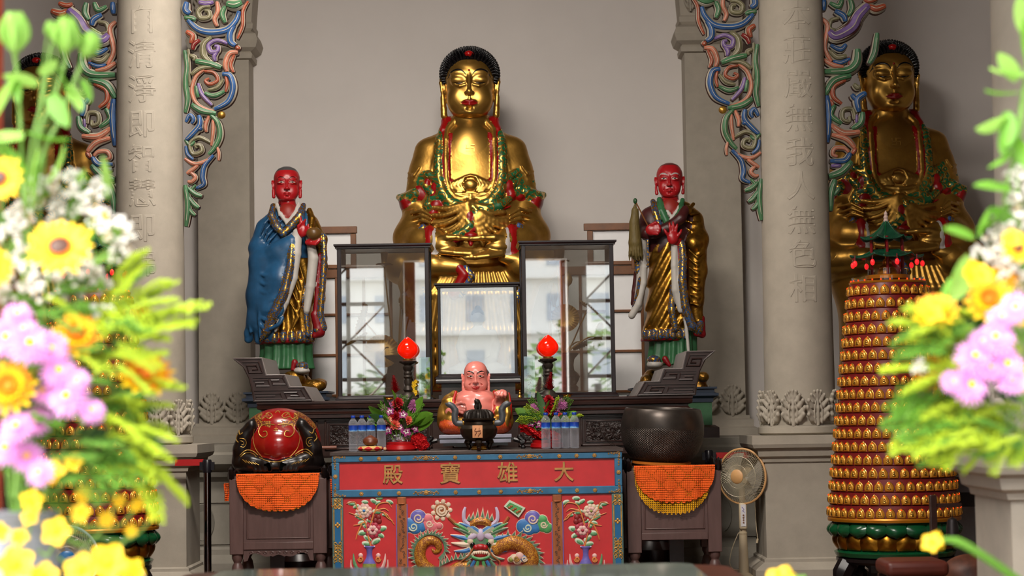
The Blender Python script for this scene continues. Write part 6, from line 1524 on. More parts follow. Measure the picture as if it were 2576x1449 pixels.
# ================================================================== pagoda lamp towers
amber=M('amber niche',(214,150,52),.25,.5,var=.3,scale=20,Emission_Color=(1,.34,.03,1),Emission_Strength=.05); dome=M('niche rim gilt',(196,150,70),.25,.9); redband=M('pagoda red band',(122,26,28),.35,var=.1); pgold=M('pagoda orange gilt',(196,124,28),.35,.5); pgreen=M('pagoda jade green',(16,82,46),.22,var=.2); ledm=NT('red pilot light'); e=ledm.n('ShaderNodeEmission'); e.inputs[0].default_value=c4((255,70,20)); e.inputs[1].default_value=1.6; ledm.l(e.outputs[0],ledm.out.inputs[0]); ledm=ledm.m
lanm=M('lit red lantern',(250,40,44),.3,Emission_Color=c4((255,40,44)),Emission_Strength=.8); clearp=glass_mat('clear acrylic',.03); roofg=M('glazed green tiles',(22,66,46),.3,var=.3,scale=30); postr=M('pagoda red post',(120,14,20),.3)
def niche_bmesh(s,figure=True):
    b=MB(); w=11.2*s; h=23.5*s
    out=[(w*cos(a)*(1 if a<0 or a>PI else 1),z) for a,z in ()]
    o=[(-w*.85,0),(-w,h*.3),(-w*.92,h*.58),(-w*.55,h*.85),(0,h*1.04),(w*.55,h*.85),(w*.92,h*.58),(w,h*.3),(w*.85,0)]
    n=len(o); b.use(amber); vs=[]
    for k,(sc,y) in enumerate(((1,0),(.95,-3.5*s),(.75,-6*s),(.3,-6.5*s))): vs+=[(x*sc,y,h*.42+(z-h*.42)*sc) for x,z in o]
    b.add(vs,[(k*n+i,k*n+(i+1)%n,(k+1)*n+(i+1)%n,(k+1)*n+i) for k in range(3) for i in range(n)]+[tuple(3*n+i for i in range(n))],amber)
    b.tube([(x*.98,-1.5*s,z) for x,z in o],1.0*s,5,dome)
    b.ell((0,-5.6*s,h*.24),(w*.5,1.8*s,h*.12),8,5,dome); b.ell((0,-6*s,h*.42),(w*.3,1.9*s,h*.16),8,5,dome); b.ell((0,-6.2*s,h*.62),(w*.17,1.8*s,h*.08),7,5,dome); b.ell((0,-5.4*s,h*.84),(2.0*s,2.2*s,2.0*s),6,4,ledm)
    return b
def pagoda(label,px,pyt,pyb,Y):
    s=S(Y); o=P(px,(pyt+pyb)/2,Y); z0=o.z-(pyb-pyt)/2*s; t=thing('pagoda_lamp_tower',label,'lamp tower',(o.x,Y,0)); N=18; Ht=(pyb-pyt)*s; dz=Ht/N; R=lambda k:(95+67*(k/N)**.93)*s
    nb=niche_bmesh(s); nme=nb.mesh('niche',None,50); rest=MB(); items=[]
    for k in range(N):
        r=R(k+.9); zb=z0+Ht-(k+1)*dz; b=MB(); b.lathe([(R(k)*.97,zb+dz),(R(k)-.001,zb+dz-.002),(r*1.0,zb+.012*0+2*s),(r+1.5*s,zb+s),(r*.95,zb)],56); b.obj('tier_band',t,redband,40)
        n=int(round(2*PI*r/(25.5*s))); rr=(R(k)+r)/2+.3*s; tilt=math.atan2(r-R(k),dz)
        for i in range(n):
            a=2*PI*(i+.5*(k%2))/n; m=Matrix.Rotation(a,4,'Z')@Matrix.Translation((0,-r+.5*s,zb+2*s))@Matrix.Rotation(-tilt,4,'X'); ang=(a+PI)%(2*PI)-PI; items.append((abs(ang)*1.0-(k/N)*.6,m,ang))
    items.sort(key=lambda q:q[0])
    for q,m,a in items[:100]: no=link('niche',nme,t); no.matrix_local=m
    for q,m,a in items[100:]:
        if abs(a)<2.1: rest.merge(nb,m)
    ro=rest.obj('niche',t,None,50); ro['kind']='stuff'
    rb=R(N); b=MB(); b.lathe([(rb*.9,z0-9*s),(rb+2*s,z0-9*s),(rb+3*s,z0-3*s),(rb+1*s,z0+1*s)],56); b.obj('gilt_ring',t,pgold)
    b=MB(); b.lathe([(rb*.86,z0-80*s),(rb*.9,z0-70*s),(rb*.92,z0-9*s)],48); b.obj('green_drum',t,pgreen)
    for row,(n,zz,L,w,mat,rad) in enumerate(((20,-78,46,25,pgold,.88),(20,-14,34,26,pgreen,.94))):
        pb=MB(); vs=[]; 
        for j in range(7):
            tt=j/6; ww=w*s*(1-tt**3)**.5*(.8+.3*sin(PI*tt)); zz2=tt*L*s*(1 if row==0 else -1); bul=12*s*sin(PI*min(1,tt*1.0))+2*s
            for i in range(7): u=i/3-1; vs.append((u*ww,-rb*rad-bul*(1-u*u*.8)+ (0 if row==0 else -2*s),zz2))
        pb.add(vs,[(j*7+i,j*7+i+1,(j+1)*7+i+1,(j+1)*7+i) for j in range(6) for i in range(6)]); pme=pb.mesh('lotus_petal',gold_dk if row==0 else pgreen,60)
        for i in range(n): po=link('lotus_petal' if row==0 else 'leaf_petal',pme,t,(0,0,z0+zz*s)); po.rotation_euler=(0,0,2*PI*(i+.5*row)/n)
    b=MB(); b.lathe([(rb*.8,z0-100*s),(rb*.9,z0-96*s),(rb*.93,z0-86*s),(rb*.84,z0-78*s)],48); b.obj('green_foot_ring',t,pgreen)
    b=MB(); zt=z0-100*s; b.lathe([(rb*.86,zt-14*s),(rb*.9,zt-8*s),(rb*.9,zt)],40); b.obj('stand_top',t,blk)
    for i in range(5):
        a=2*PI*(i+.5)/5+.3; lb=MB(); lb.tube(catmull([(rb*.8*cos(a),rb*.8*sin(a),zt-12*s),(rb*.92*cos(a),rb*.92*sin(a),zt-50*s),(rb*.7*cos(a),rb*.7*sin(a),zt*.45),(rb*.85*cos(a),rb*.85*sin(a),.02),(rb*.9*cos(a),rb*.9*sin(a),.0)],6),[26*s]*5+[22*s]*6+[15*s]*6+[14*s]*8,8); lb.obj('stand_leg',t,blk)
    # crown pavilion
    zt=z0+Ht; b=MB(); b.lathe([(96*s,zt-1*s),(97*s,zt+3*s),(94*s,zt+5*s)],48); b.lathe([(54*s,zt+12*s),(55*s,zt+21*s),(50*s,zt+22*s)],40); b.obj('gilt_platform',t,pgold)
    b=MB(); 
    for i in range(26): a=2*PI*i/26; b.ell((92*s*cos(a),92*s*sin(a),zt+7*s),(2*s,2*s,2.4*s),6,4)
    b.obj('pilot_light',t,ledm)['kind']='stuff'
    b=MB(); b.lathe([(90*s,zt+4*s),(90*s,zt+16*s)],40,cap=False); b.lathe([(49*s,zt+22*s),(49*s,zt+38*s)],32,cap=False); b.obj('acrylic_rail',t,clearp)
    for i in range(6):
        a=2*PI*(i+.35)/6; pb=MB(); pb.lathe([(3.6*s,zt+20*s),(3.6*s,zt+118*s)],10,(44*s*cos(a),44*s*sin(a),0)); pb.obj('post',t,postr)
    def roof(nm,zr,ro_,ri,hh):
        pb=MB()
        def fn(u,v):
            a=2*PI*u+.25; c6=((a*6/(2*PI))%1)-.5; rad=(ri+(ro_-ri)*v)*cos(PI/6)/cos(c6*PI/3); lift=abs(c6*2)**3*9*s*v**2
            return (rad*cos(a),rad*sin(a),zr+hh*(1-v)**1.9+lift+(.8*s*abs(sin(u*2*PI*30))*v))
        pb.grid(fn,120,9,wrap=True); ob=pb.obj(nm,t,roofg,60); m=ob.modifiers.new('thick','SOLIDIFY'); m.thickness=4*s
        for i in range(6):
            hb=MB()
            a=.25+2*PI*(i+.0)/6-2*PI/12*0
            a=(i)*PI/3+.25; hb.tube([fn(((a-.25)/(2*PI)),v) for v in np.linspace(0,1,8)],[1.8*s]*7+[2.6*s],6)
            hb.obj('hip_ridge',ob,pgreen)
    roof('lower_roof',zt+66*s,94*s,40*s,20*s); roof('upper_roof',zt+112*s,66*s,6*s,46*s)
    b=MB(); b.lathe([(5*s,zt+154*s),(7*s,zt+160*s),(5*s,zt+164*s),(6.5*s,zt+169*s),(4*s,zt+173*s),(5*s,zt+177*s),(.5*s,zt+186*s)],14); b.obj('finial',t,M('finial pale pink',(196,170,160),.4))
    sb=SDF((-22,-20,0),(22,20,48),1.3); sb.rings([(0,0,0,19,14),(6,0,0,20,15),(12,0,0,12,9),(22,0,0,11,8),(28,0,0,6,5)],2,0); sb.ell((0,0,35),(6,6,7),1,0); sb.ell((0,0,42),(4,4,4),1,0)
    fo=link('seated_figure',scale_me(sb.mesh('seated_figure',[pgold],1),s),t,(0,0,zt+36*s)); MB().lathe([(24*s,zt+20*s),(26*s,zt+26*s),(22*s,zt+37*s)],20).obj('figure_base',t,pgold)
    for i in range(9):
        a=2*PI*i/9+.62; x,y=88*s*cos(a),88*s*sin(a); lb=MB(); lb.tube([(x,y,zt+70*s),(x,y,zt+58*s)],1.6*s,5,postr); lb.ell((x,y,zt+50*s),(5.6*s,5.6*s,8*s),10,8,lanm); lb.obj('red_lantern',t)
    return t
PG1=pagoda('tall red pagoda lamp tower of gilt niches, between the right column and right bouquet',2241,714,1296,13.15)
PG2=pagoda('red pagoda lamp tower of gilt niches mostly hidden behind the left bouquet',232,740,1322,13.15)
# ================================================================== things on the long altar
red_glass=M('lit red glass egg',(226,22,4),.12,Emission_Color=c4((255,26,2)),Emission_Strength=.62,Coat_Weight=.4); iron=M('dark turned bronze',(62,54,48),.45,.5,var=.3,scale=20)
def altar_lamp(label,px,py):
    Y=14.03; s=S(Y); o=P(px,1006,Y); t=thing('altar_lamp',label,'lamp',(o.x,Y,AZI))
    h=(1006-908)*s; pr=[(.074,0),(.07,.012),(.055,.02),(.045,.04),(.026,.055),(.035,.07),(.03,.085),(.022,.1),(.028,.125),(.024,.15),(.034,.165),(.026,.175),(.03,.19),(.024,.205),(.032,.215),(.036,.235),(.026,.248),(.034,.255),(.056,.266),(.06,.276),(.05,.282)]
    k=h/.282; MB().lathe([(r,z*k) for r,z in pr],28,fn=lambda a,j:1+(.05*cos(a*14) if j>=18 else 0)).obj('stand',t,iron); MB().lathe([(.034,h),(.036,h+.012)],20).obj('gilt_collar',t,gold)
    b=MB(); R=27.5*s; Hh=57*s; b.lathe([(max(.0005,R*(sin(PI*min(1,u**.86))**.8)*(1-.10*u)),h+.008+Hh*u) for u in np.linspace(.04,1,18)],32); b.obj('glass_egg',t,red_glass,180)
altar_lamp('red glass egg lamp on a dark stand, before the left glass case',1027,883); altar_lamp('red glass egg lamp on a dark stand, before the right glass case',1381,880)
iri=glass_mat('iridescent acrylic',.22,(226,240,232))
for (px0,px1,py0,py1,lab) in ((1055,1082,902,1008,'tall clear acrylic block with fine beads, right of the left egg lamp'),(1319,1345,899,1003,'tall clear acrylic block with a blue bead, left of the right egg lamp')):
    Y=14.0; a=P(px0,py1,Y); c=P(px1,py0,Y); t=thing('acrylic_block',lab,'ornament',((a.x+c.x)/2,Y,AZI)); w=(c.x-a.x)/2; h=c.z-a.z
    MB().box(-w,w,-.02,.03,.0,h).obj('block',t,iri); b=MB(); rs=random.Random(px0)
    for k in range(26): b.ell((rs.gauss(0,w*.22),-.005,h*(.12+.5*rs.random())),(.003,.003,.003),6,4)
    b.obj('bead',t,M('bead brown',(150,96,60),.3))['kind']='stuff'; b=MB(); b.ell((w*.1,-.01,h*.12),(.006,.005,.006),8,6); b.box(-w*.3,w*.3,-.006,0,h*.01,h*.08); b.obj('inset',t,M('bead blue' if px0>1200 else 'bead orange',(30,140,190) if px0>1200 else (190,110,50),.2))
for px,py,lab in ((979,1003,'small amber lotus cup at the foot of the left glass case'),(1427,999,'small amber lotus cup at the foot of the right glass case')):
    o=P(px,py,14.0); t=thing('lotus_cup',lab,'cup',(o.x,14.0,AZI)); MB().lathe([(.02,0),(.03,.004),(.028,.012),(.02,.016)],16).obj('cup',t,pgold)
    for i in range(9): b=MB(); petal(b,2*PI*i/9,.03,.014,.7,.4,.014,4,.3,.004); b.obj('petal',t,pgold)
o=P(1308,1003,14.02); t=thing('gilt_figurine','tiny gilt figurine left of the right acrylic block','figurine',(o.x,14.02,AZI)); b=MB(); b.lathe([(.014,0),(.016,.006),(.007,.02),(.01,.03),(.006,.04)],10); b.obj('body',t,gold); b=MB(); b.ell((0,0,.048),(.007,.007,.008),8,6); b.obj('head',t,gold)
o=P(1044,1005,14.05); t=thing('orchid_spray','yellow and white orchid spray behind the left egg lamp','flowers',(o.x,14.05,AZI)); b=MB(); b.tube([(.0,0,0),(.005,0,.08),(-.004,0,.13)],.003,5); b.obj('stem',t,FM['stem'])
for k in range(9): put_fl(t,'yel',(random.uniform(-.014,.018),-.01,.03+.012*k),.018,(random.uniform(-.5,.5),-1,.2),k)
# case contents: black vase with gilt lotus stems
brass=M('brushed gilt lotus',(226,176,92),.36,.4,var=.2,scale=20); vase_m=M('black bronze vase',(38,37,38),.4,.4)
def ridged_leaf(b,c,r,nrm):
    q=Vector(nrm).to_track_quat('Z','Y').to_matrix().to_4x4(); st=len(b.v)
    b.grid(lambda u,v:(r*v*cos(2*PI*u),r*v*sin(2*PI*u),.0+.10*r*v*v+(.06*r*sin(u*2*PI*26))*max(0,v-.55)/.45),104,8,wrap=True); b.xf(Matrix.Translation(c)@q,st)
def lotus_vase(label,vx,pts,Y,case,grp='gilt lotus stems in black vases'):
    s=S(Y); o=P(vx,998,Y); t=thing('lotus_vase',label,'vase',(o.x,Y,AZI+.034),0,grp); q=lambda x,y,d=0:Vector(((x-vx)*s,d,(998-y)*s-.018))
    MB().lathe([(r*s,z*s) for r,z in [(26,0),(34,4),(36,14),(30,20),(36,30),(40,40),(34,50),(26,56),(24,70),(27,85),(38,98),(36,100),(24,88)]],32,cap=False).obj('vase',t,vase_m)
    for kind,(x,y),d,arg in pts:
        b=MB(); b.tube(catmull([q(vx,905),q(vx+(x-vx)*.25,880,d*.3),q(vx+(x-vx)*.7,(y+880)/2-10,d*.8),q(x,y,d)],6),2.0*s,6); so=b.obj('stem',t,brass); b=MB(); c=q(x,y,d)
        if kind=='leaf': ridged_leaf(b,c,arg[0]*s,arg[1])
        elif kind=='bud': b.lathe([(.3*s,0),(9*s,8*s),(12*s,18*s),(8*s,30*s),(1*s,40*s)],14,tuple(c-Vector((0,0,10*s))))
        elif kind=='pod': b.lathe([(2*s,0),(9*s,26*s),(5*s,44*s),(1*s,60*s)],8,tuple(c-Vector((0,0,30*s))),fn=lambda a,j:1+.15*cos(4*a))
        elif kind=='flower':
            for k in range(12): petal(b,2*PI*k/12,22*s*(1 if k%2 else .8),8*s,.9 if k%2 else 1.2,1.2,3*s,5,.4,0)
            b.xf(Matrix.Translation(c)); b.lathe([(9*s,6*s),(7*s,12*s),(9*s,36*s),(10*s,37*s)],14,tuple(c))
        b.obj(dict(leaf='lotus_leaf',bud='lotus_bud',pod='seed_pod',flower='candle_flower')[kind],so,brass)
    return t
lotus_vase('black vase of gilt lotus stems in the left glass case',1000,[('flower',(971,668),-.02,0),('leaf',(963,882),-.05,(44,(.15,-.9,.3))),('leaf',(915,800),0,(40,(-.9,-.3,.3))),('leaf',(1035,780),.02,(46,(.7,-.4,.5))),('bud',(1020,725),0,0),('pod',(1014,708),-.02,0),('leaf',(900,850),.04,(30,(-.5,-.2,.9)))],14.36,caseL)
lotus_vase('black vase of gilt lotus stems in the right glass case',1420,[('flower',(1408,668),0,0),('flower',(1418,664),.06,0),('leaf',(1425,805),-.06,(35,(0,-1,.08))),('bud',(1434,715),0,0),('leaf',(1483,780),0,(30,(.6,-.2,.8))),('leaf',(1505,850),.02,(36,(.85,-.3,-.2))),('leaf',(1470,868),.03,(30,(.4,-.2,-.9))),('pod',(1398,745),.03,0)],14.36,caseR)
# ================================================================== things on the red table
ZT=TZ+.0135
def plastic():
    t=NT('bottle plastic'); tr=t.n('ShaderNodeBsdfTransparent'); tr.inputs[0].default_value=c4((244,246,250)); p_=t.n('ShaderNodeBsdfPrincipled'); p_.inputs['Base Color'].default_value=c4((214,216,224)); p_.inputs['Roughness'].default_value=.08; p_.inputs['Specular IOR Level'].default_value=1
    lw=t.n('ShaderNodeLayerWeight'); lw.inputs[0].default_value=.45; f=t.math('MULTIPLY_ADD',lw.outputs['Facing'],.45,.12); mx=t.n('ShaderNodeMixShader'); t.l(f,mx.inputs[0]); t.l(tr.outputs[0],mx.inputs[1]); t.l(p_.outputs[0],mx.inputs[2]); t.l(mx.outputs[0],t.out.inputs[0]); return t.m
pet=plastic(); capb=M('bottle cap blue',(22,62,170),.4)
def labm():
    t=NT('bottle label'); sp=t.n('ShaderNodeSeparateXYZ'); co_=t.coords(); t.l(co_,sp.inputs[0]); n=t.noise(co_,26,2); f=t.math('ADD',t.math('MULTIPLY',sp.outputs[2],16),t.math('MULTIPLY_ADD',n,.5,-.25))
    mr=t.n('ShaderNodeMapRange'); mr.inputs[1].default_value=2.05; mr.inputs[2].default_value=2.85; t.l(f,mr.inputs[0])
    t.bsdf(t.ramp(mr.outputs[0],[(.0,(220,230,240)),(.18,(120,180,226)),(.32,(30,80,186)),(1,(18,40,140))]),.35); return t.m
labm=labm()
hB=.236; r_=.0315
b=MB(); pr=[(.024,0),(r_,.006)]+[(r_*(1 if k%2 else .94),.014+k*.0098) for k in range(12)]+[(r_*.97,.133),(r_*.97,.172),(r_,.176),(r_*.96,.19),(r_*.6,.208),(.0135,.214),(.0135,.222)]
b.lathe(pr,24); bo_me=b.mesh('bottle',pet,60); b=MB(); b.lathe([(r_*.985,.133),(r_*.99,.172)],28,cap=False); lb_me=b.mesh('label',labm,60); b=MB(); b.lathe([(.0145,.22),(.0155,.222),(.0155,.234),(.014,hB)],20); cp_me=b.mesh('cap',capb,40); b=MB(); b.lathe([(.001,.004),(.022,.004),(r_*.88,.012),(r_*.88,.15),(.0005,.152)],20,cap=False)
BG='water bottles on the red table'
for grp,xs,base,names in (('left',(889,911,934,960),1139,('leftmost','second from left','third from left','rightmost')),('right',(1374,1400,1423,1446),1131,('leftmost','second from left','third from left','rightmost'))):
    for i,px in enumerate(xs):
        Y=((13.16,13.23,13.262,13.22) if grp=='left' else (13.12,13.12,13.155,13.12))[i]; o=P(px,base,Y); t=thing('water_bottle','blue-capped water bottle, %s of the four beside the %s'%(names[i],'small wooden fish' if grp=='left' else 'rear flower pot'),'bottle',(o.x,Y,ZT),.4*i,BG)
        link('bottle',bo_me,t); link('label',lb_me,t); link('cap',cp_me,t)
# small wooden fish on a cushion
o=P(932,1137,13.1); t=thing('wooden_fish_cushion','red and cream diamond-patterned round cushion on the red table','cushion',(o.x,13.1,ZT)); s=S(13.1)
def diam():
    t_=NT('diamond cushion'); co_=t_.coords(); sp=t_.n('ShaderNodeSeparateXYZ'); t_.l(co_,sp.inputs[0]); a=t_.math('MULTIPLY',t_.math('ARCTAN2',sp.outputs[0],sp.outputs[1]),4); tri=t_.math('PINGPONG',t_.math('ADD',a,20),PI/2); zz=t_.math('ABSOLUTE',t_.math('MULTIPLY_ADD',sp.outputs[2],90,-1.5)); f=t_.math('GREATER_THAN',tri,zz); t_.bsdf(t_.mix(f,c4((206,170,100)),c4((186,22,30))),.7); return t_.m
MB().lathe([(.04,0),(.075,.004),(.086,.018),(.075,.032),(.03,.036)],32).obj('cushion',t,diam())
t=thing('small_wooden_fish','small brown wooden fish resting on the diamond cushion','wooden fish',(o.x,13.1,ZT+.034)); sd=SDF((-.07,-.06,-.005),(.07,.06,.08),.0025); sd.ell((0,0,.033),(.05,.045,.034),.004,0); sd.ell((0,-.03,.024),(.03,.02,.02),.004,0); sd.path([(-.03,-.05,.012),(0,-.055,.01),(.03,-.05,.012)],.003,.001,0,'s'); sd.ell((0,0,.064),(.016,.012,.01),.006,0); link('body',sd.mesh('body',[M('fish brown wood',(104,52,28),.4,var=.3,scale=40)],1),t)
t=thing('small_striker','little cream-tipped striker stick beside the small wooden fish','striker',(P(966,1126,13.08).x,13.08,ZT+.012)); b=MB(); b.tube([(-.05,.06,0),(.0,.0,.0)],.004,6); b.obj('handle',t,M('mallet wood',())); b=MB(); b.ell((.006,-.006,.003),(.012,.012,.012),12,8); b.obj('tip',t,M('mallet head',()))
# flower arrangements
foil=M('silver foil',(210,210,220),.18,1,bump=1,bscale=60,bdist=.02); rfoil=M('red foil wrap',(190,10,16),.2,.6,bump=1,bscale=50,bdist=.02); rpot=M('red plastic pot',(176,16,20),.35)
def crumple(b,c,r,seed,mat=None,sq=(1,1,.6)):
    rs=random.Random(seed); st=len(b.v); b.ell((0,0,0),(r*sq[0],r*sq[1],r*sq[2]),14,9,mat)
    for i in range(st,len(b.v)): v=Vector(b.v[i])*rs.uniform(.78,1.2); b.v[i]=tuple(v+Vector(c))
def arrangement(label,px,pyb,Y,fl,mirror=1,seed=1,grp='altar flower pots'):
    s=S(Y); o=P(px,pyb,Y); t=thing('flower_arrangement',label,'flowers',(o.x,Y,ZT),0,grp); rs=random.Random(seed)
    MB().lathe([(40*s,0),(42*s,3*s),(40*s,12*s),(36*s,14*s),(37*s,20*s),(30*s,22*s)],28).obj('pot',t,rpot); b=MB(); crumple(b,(0,0,30*s),34*s,seed,None,(1,.8,.5)); b.obj('foil',t,foil if mirror>0 else rfoil,0)
    for kind,x,y,r,d in fl:
        loc=((x-px)*s,d,(pyb-y)*s); f=((x-px)*.012+rs.uniform(-.2,.2),-1,.55+(pyb-y-90)*.004)
        if kind in('leaf','dleaf','spray','gspray'): f=((x-px),rs.uniform(-40,10),max(24,(pyb-70-y)*.8+10)); loc=((x-px)*s*.35,d,(pyb-60-(pyb-60-y)*.35-0-60+60)*0+ (60+(pyb-60-y)*.35)*s)
        if kind=='torch': f=(-.12*mirror,-.05,1)
        put_fl(t,kind,loc,r*s,f,rs.uniform(0,6))
    b=MB()
    for kind,x,y,r,d in fl:
        if kind in('mauve','coral','salm','red','torch','orch'): b.tube([(0,.02,25*s),((x-px)*s*.6,d+.01,(pyb-y)*s*.55),((x-px)*s,d+.008,(pyb-y)*s-2*s)],1.3*s,4)
    b.obj('stem',t,FM['stem']); return t,s
FL1=[('torch',998,992,24,-.03),('red',1003,1018,17,-.06),('red',998,1052,17,-.08),('red',1001,1035,14,-.05),('mauve',976,1032,20,-.02),('mauve',1045,1028,21,-.02),('mauve',968,1045,12,0),('salm',980,1061,13,-.09),('coral',996,1072,15,-.1),('coral',1030,1062,14,-.09),('orch',984,1040,13,-.08),('orch',1017,1048,13,-.09),('orch',980,1086,14,-.09),('orch',1024,1090,15,-.1),('orch',1046,1084,11,-.08),('orch',970,1075,10,-.05),('orch',1010,1080,9,-.1)]
for k in range(26):
    a=-2.9+k*.23; FL1.append((('gspray','dleaf','leaf')[k%3],1010+70*cos(a),1078+62*sin(a) if a<0 else 1078+36*sin(a),58+(k%3)*8,-.02-(k%2)*.04))
ar1,s=arrangement('flower pot with red ginger, mauve mums and coral carnations, beside the left water bottles',1008,1137,13.32,FL1,1,3)
b=MB(); crumple(b,(48*s,-.05,22*s),19*s,8,None,(1.0,.5,1)); crumple(b,(56*s,-.05,12*s),15*s,9,None,(1.1,.5,.8)); crumple(b,(38*s,-.06,30*s),12*s,2,None,(1,.5,.8)); b.obj('red_foil_bow',ar1,rfoil,0)
FL2=[('torch',1384,985,24,-.02),('red',1383,1010,15,-.05),('red',1386,1035,19,-.05),('mauve',1415,1022,17,-.03),('mauve',1350,1028,16,0),('mauve',1362,1022,12,0),('orch',1400,1035,12,-.05),('orch',1340,1068,12,-.08),('orch',1356,1072,11,-.08),('orch',1405,1030,9,-.04),('coral',1410,1050,9,-.05),('orch',1330,1074,9,-.06)]
for k in range(24):
    a=-3.05+k*.25; FL2.append((('gspray','dleaf','leaf','spray')[k%4],1380+68*cos(a),1070+50*sin(a) if a<0 else 1070+30*sin(a),52+(k%3)*8,-.01-(k%2)*.04))
ar2,s=arrangement('flower pot with red ginger and mauve flowers, behind the right-hand water bottles',1376,1131,13.38,FL2,-1,5)
b=MB(); b.grid(lambda u,v:((-66+72*u)*s,-.09+.02*sin(v*3+u*6),(50-22*u+(v-.5)*20*(1-.3*u)+3*sin(u*16+v*8))*s),14,6); crumple(b,(-58*s,-.08,54*s),9*s,4,None,(1.4,.6,.8)); b.obj('red_foil_wrap',ar2,rfoil,0)
# incense burner
Y=13.05; s=S(Y); o=P(1205,1131,Y); t=thing('incense_burner','dark bronze incense burner with curved handles and lion-topped lid','incense burner',(o.x,Y,ZT+.007)); z=lambda py:(1132-py)*s
MB().lathe([(r*s,z(py)) for r,py in [(10,1114),(26,1112),(38,1106),(46,1094),(47,1082),(42,1074),(37,1071),(36,1064),(42,1060),(43,1056),(36,1055)]],48).obj('body',t,M('burner bronze',(58,48,38),.35,.7,var=.35,scale=16))
MB().lathe([(r*s,z(py)) for r,py in [(38,1057),(37,1050),(35,1042),(28,1036),(18,1033),(2,1032)]],96,fn=lambda a,j:1+(.05*(1 if cos(a*24)>0 else -1) if 0<j<4 else 0)).obj('ribbed_lid',t,M('burner lid bronze',(46,40,36),.4,.6))
sd=SDF((-.05,-.06,-.01),(.05,.06,.09),.003); sd.ell((0,.005,.025),(.026,.03,.03),.01,0); sd.path([(0,-.01,.03),(-.004,-.02,.055),(-.012,-.026,.062)],[.02,.017,.012],.008,0); sd.ell((-.002,-.014,.058),(.016,.018,.016),.006,0); sd.path([(-.014,-.024,.052),(-.012,-.03,.0)],[.009,.008],.004,0); sd.path([(.012,-.024,.045),(.012,-.03,.0)],[.009,.008],.004,0); sd.cone((-.012,-.008,.07),(-.016,-.006,.082),.006,.002,.002,0)
link('lion_finial',sd.mesh('lion_finial',[M('burner lid bronze',())],1),t,(-1*s,0,z(1036)))
for sg in (-1,1):
    b=MB(); p=catmull([(sg*40*s,0,z(1068)),(sg*56*s,0,z(1066)),(sg*60*s,0,z(1050)),(sg*58*s,0,z(1036)),(sg*66*s,0,z(1024)),(sg*78*s,0,z(1018)),(sg*79*s,0,z(1016))],6); b.tube(p,[8*s]*8+[8.5*s]*12+[8*s]*8+list(np.linspace(7.5*s,2*s,len(p)-28)),10,flat=.7,up=(0,1,0)); b.obj('handle',t,M('handle pewter',(86,88,92),.45,.5))
for a in (-PI/2,PI/6,5*PI/6): b=MB(); b.tube(catmull([(28*s*cos(a),28*s*sin(a),z(1110)),(33*s*cos(a),33*s*sin(a),z(1117)),(29*s*cos(a),29*s*sin(a),z(1126)),(32*s*cos(a),32*s*sin(a),0)],5),[9*s]*6+[6*s]*6+[5*s]*4,10); b.obj('leg',t,M('burner bronze',()))
b=MB(); b.grid(lambda u,v:(lambda a:(48.5*s*sin(a),-48.5*s*cos(a)*(1-.08*abs(v-.5)),z(1104)+31*s*v))((u-.5)*.52-.05),8,6); lab=b.obj('paper_label',t,M('orange paper',(214,150,104),.7),180)
b=MB()
for pts in (((-4,24),(-8,18)),((4,25),(3,8),(1,4)),((-7,16),(8,18)),((-2,14),(-7,7)),((8,14),(5,9))): b.tube([((x-2)*s,-49.6*s,z(1104)+y*s) for x,y in pts],.7*s,5)
b.obj('brush_stroke',lab,M('brown ink',(120,60,40),.6))
t=thing('gilt_stand','small round gilt stand beneath the bronze incense burner','stand',(o.x,Y+.0,ZT)); b=MB(); b.lathe([(18*s,0),(20*s,2*s),(17*s,6*s),(19*s,9*s),(14*s,12*s),(12*s,16*s)],32,fn=lambda a,j:1+.03*cos(a*16)); b.obj('stand',t,gold)
# ================================================================== side bays: dark altars under the side Buddhas, bell stand, left fan
for sx,lab in ((1,'dark side altar behind the right pagoda lamp tower'),(-1,'dark side altar behind the left pagoda lamp tower')):
    x=3.35 if sx>0 else -3.95; t=thing('side_altar',lab,'altar',(x,14.2,0)); b=MB(); b.sweep_rect([(0,.86),(.03,.88),(.03,.93),(.0,.95)],-.95,.95,0,.8); bev(b.obj('top',t,blk),.004)
    MB().box(-.9,.9,.06,.1,.72,.86).obj('apron',t,blk); MB().box(-.9,.9,.03,.12,.5,.6).obj('rail',t,blk)
    for xx in (-.88,.88): 
        for yy in (.08,.7): MB().cbox((xx,yy,.43),(.1,.1,.86)).obj('leg',t,blk)
    MB().box(-.85,.85,.5,.52,0,.7).obj('back_panel',t,M('pale back panel',(190,190,194),.6))
Y=10.6; s=S(Y); o=P(2352,1449,Y); zt=P(2352,1245,Y).z; t=thing('bell_stand','dark wooden post with a small hanging bronze bell, before the right pagoda','bell stand',(o.x,Y,0))
b=MB(); b.cbox((0,0,zt/2),(.036,.036,zt)); b.cbox((0,0,.03),(.3,.2,.06)); bev(b.obj('post',t,darkwood),.004); b=MB(); b.cbox((.07,0,zt-.055),(.16,.02,.02)); b.obj('arm',t,darkwood)
b=MB(); b.lathe([(.034,0),(.04,.006),(.036,.03),(.032,.1),(.024,.14),(.006,.15)],24,(.10,0,zt-.27)); b.tube([(.1,0,zt-.12),(.1,0,zt-.06)],.003,5); b.obj('bell',t,M('bell bronze',(56,50,50),.4,.6))
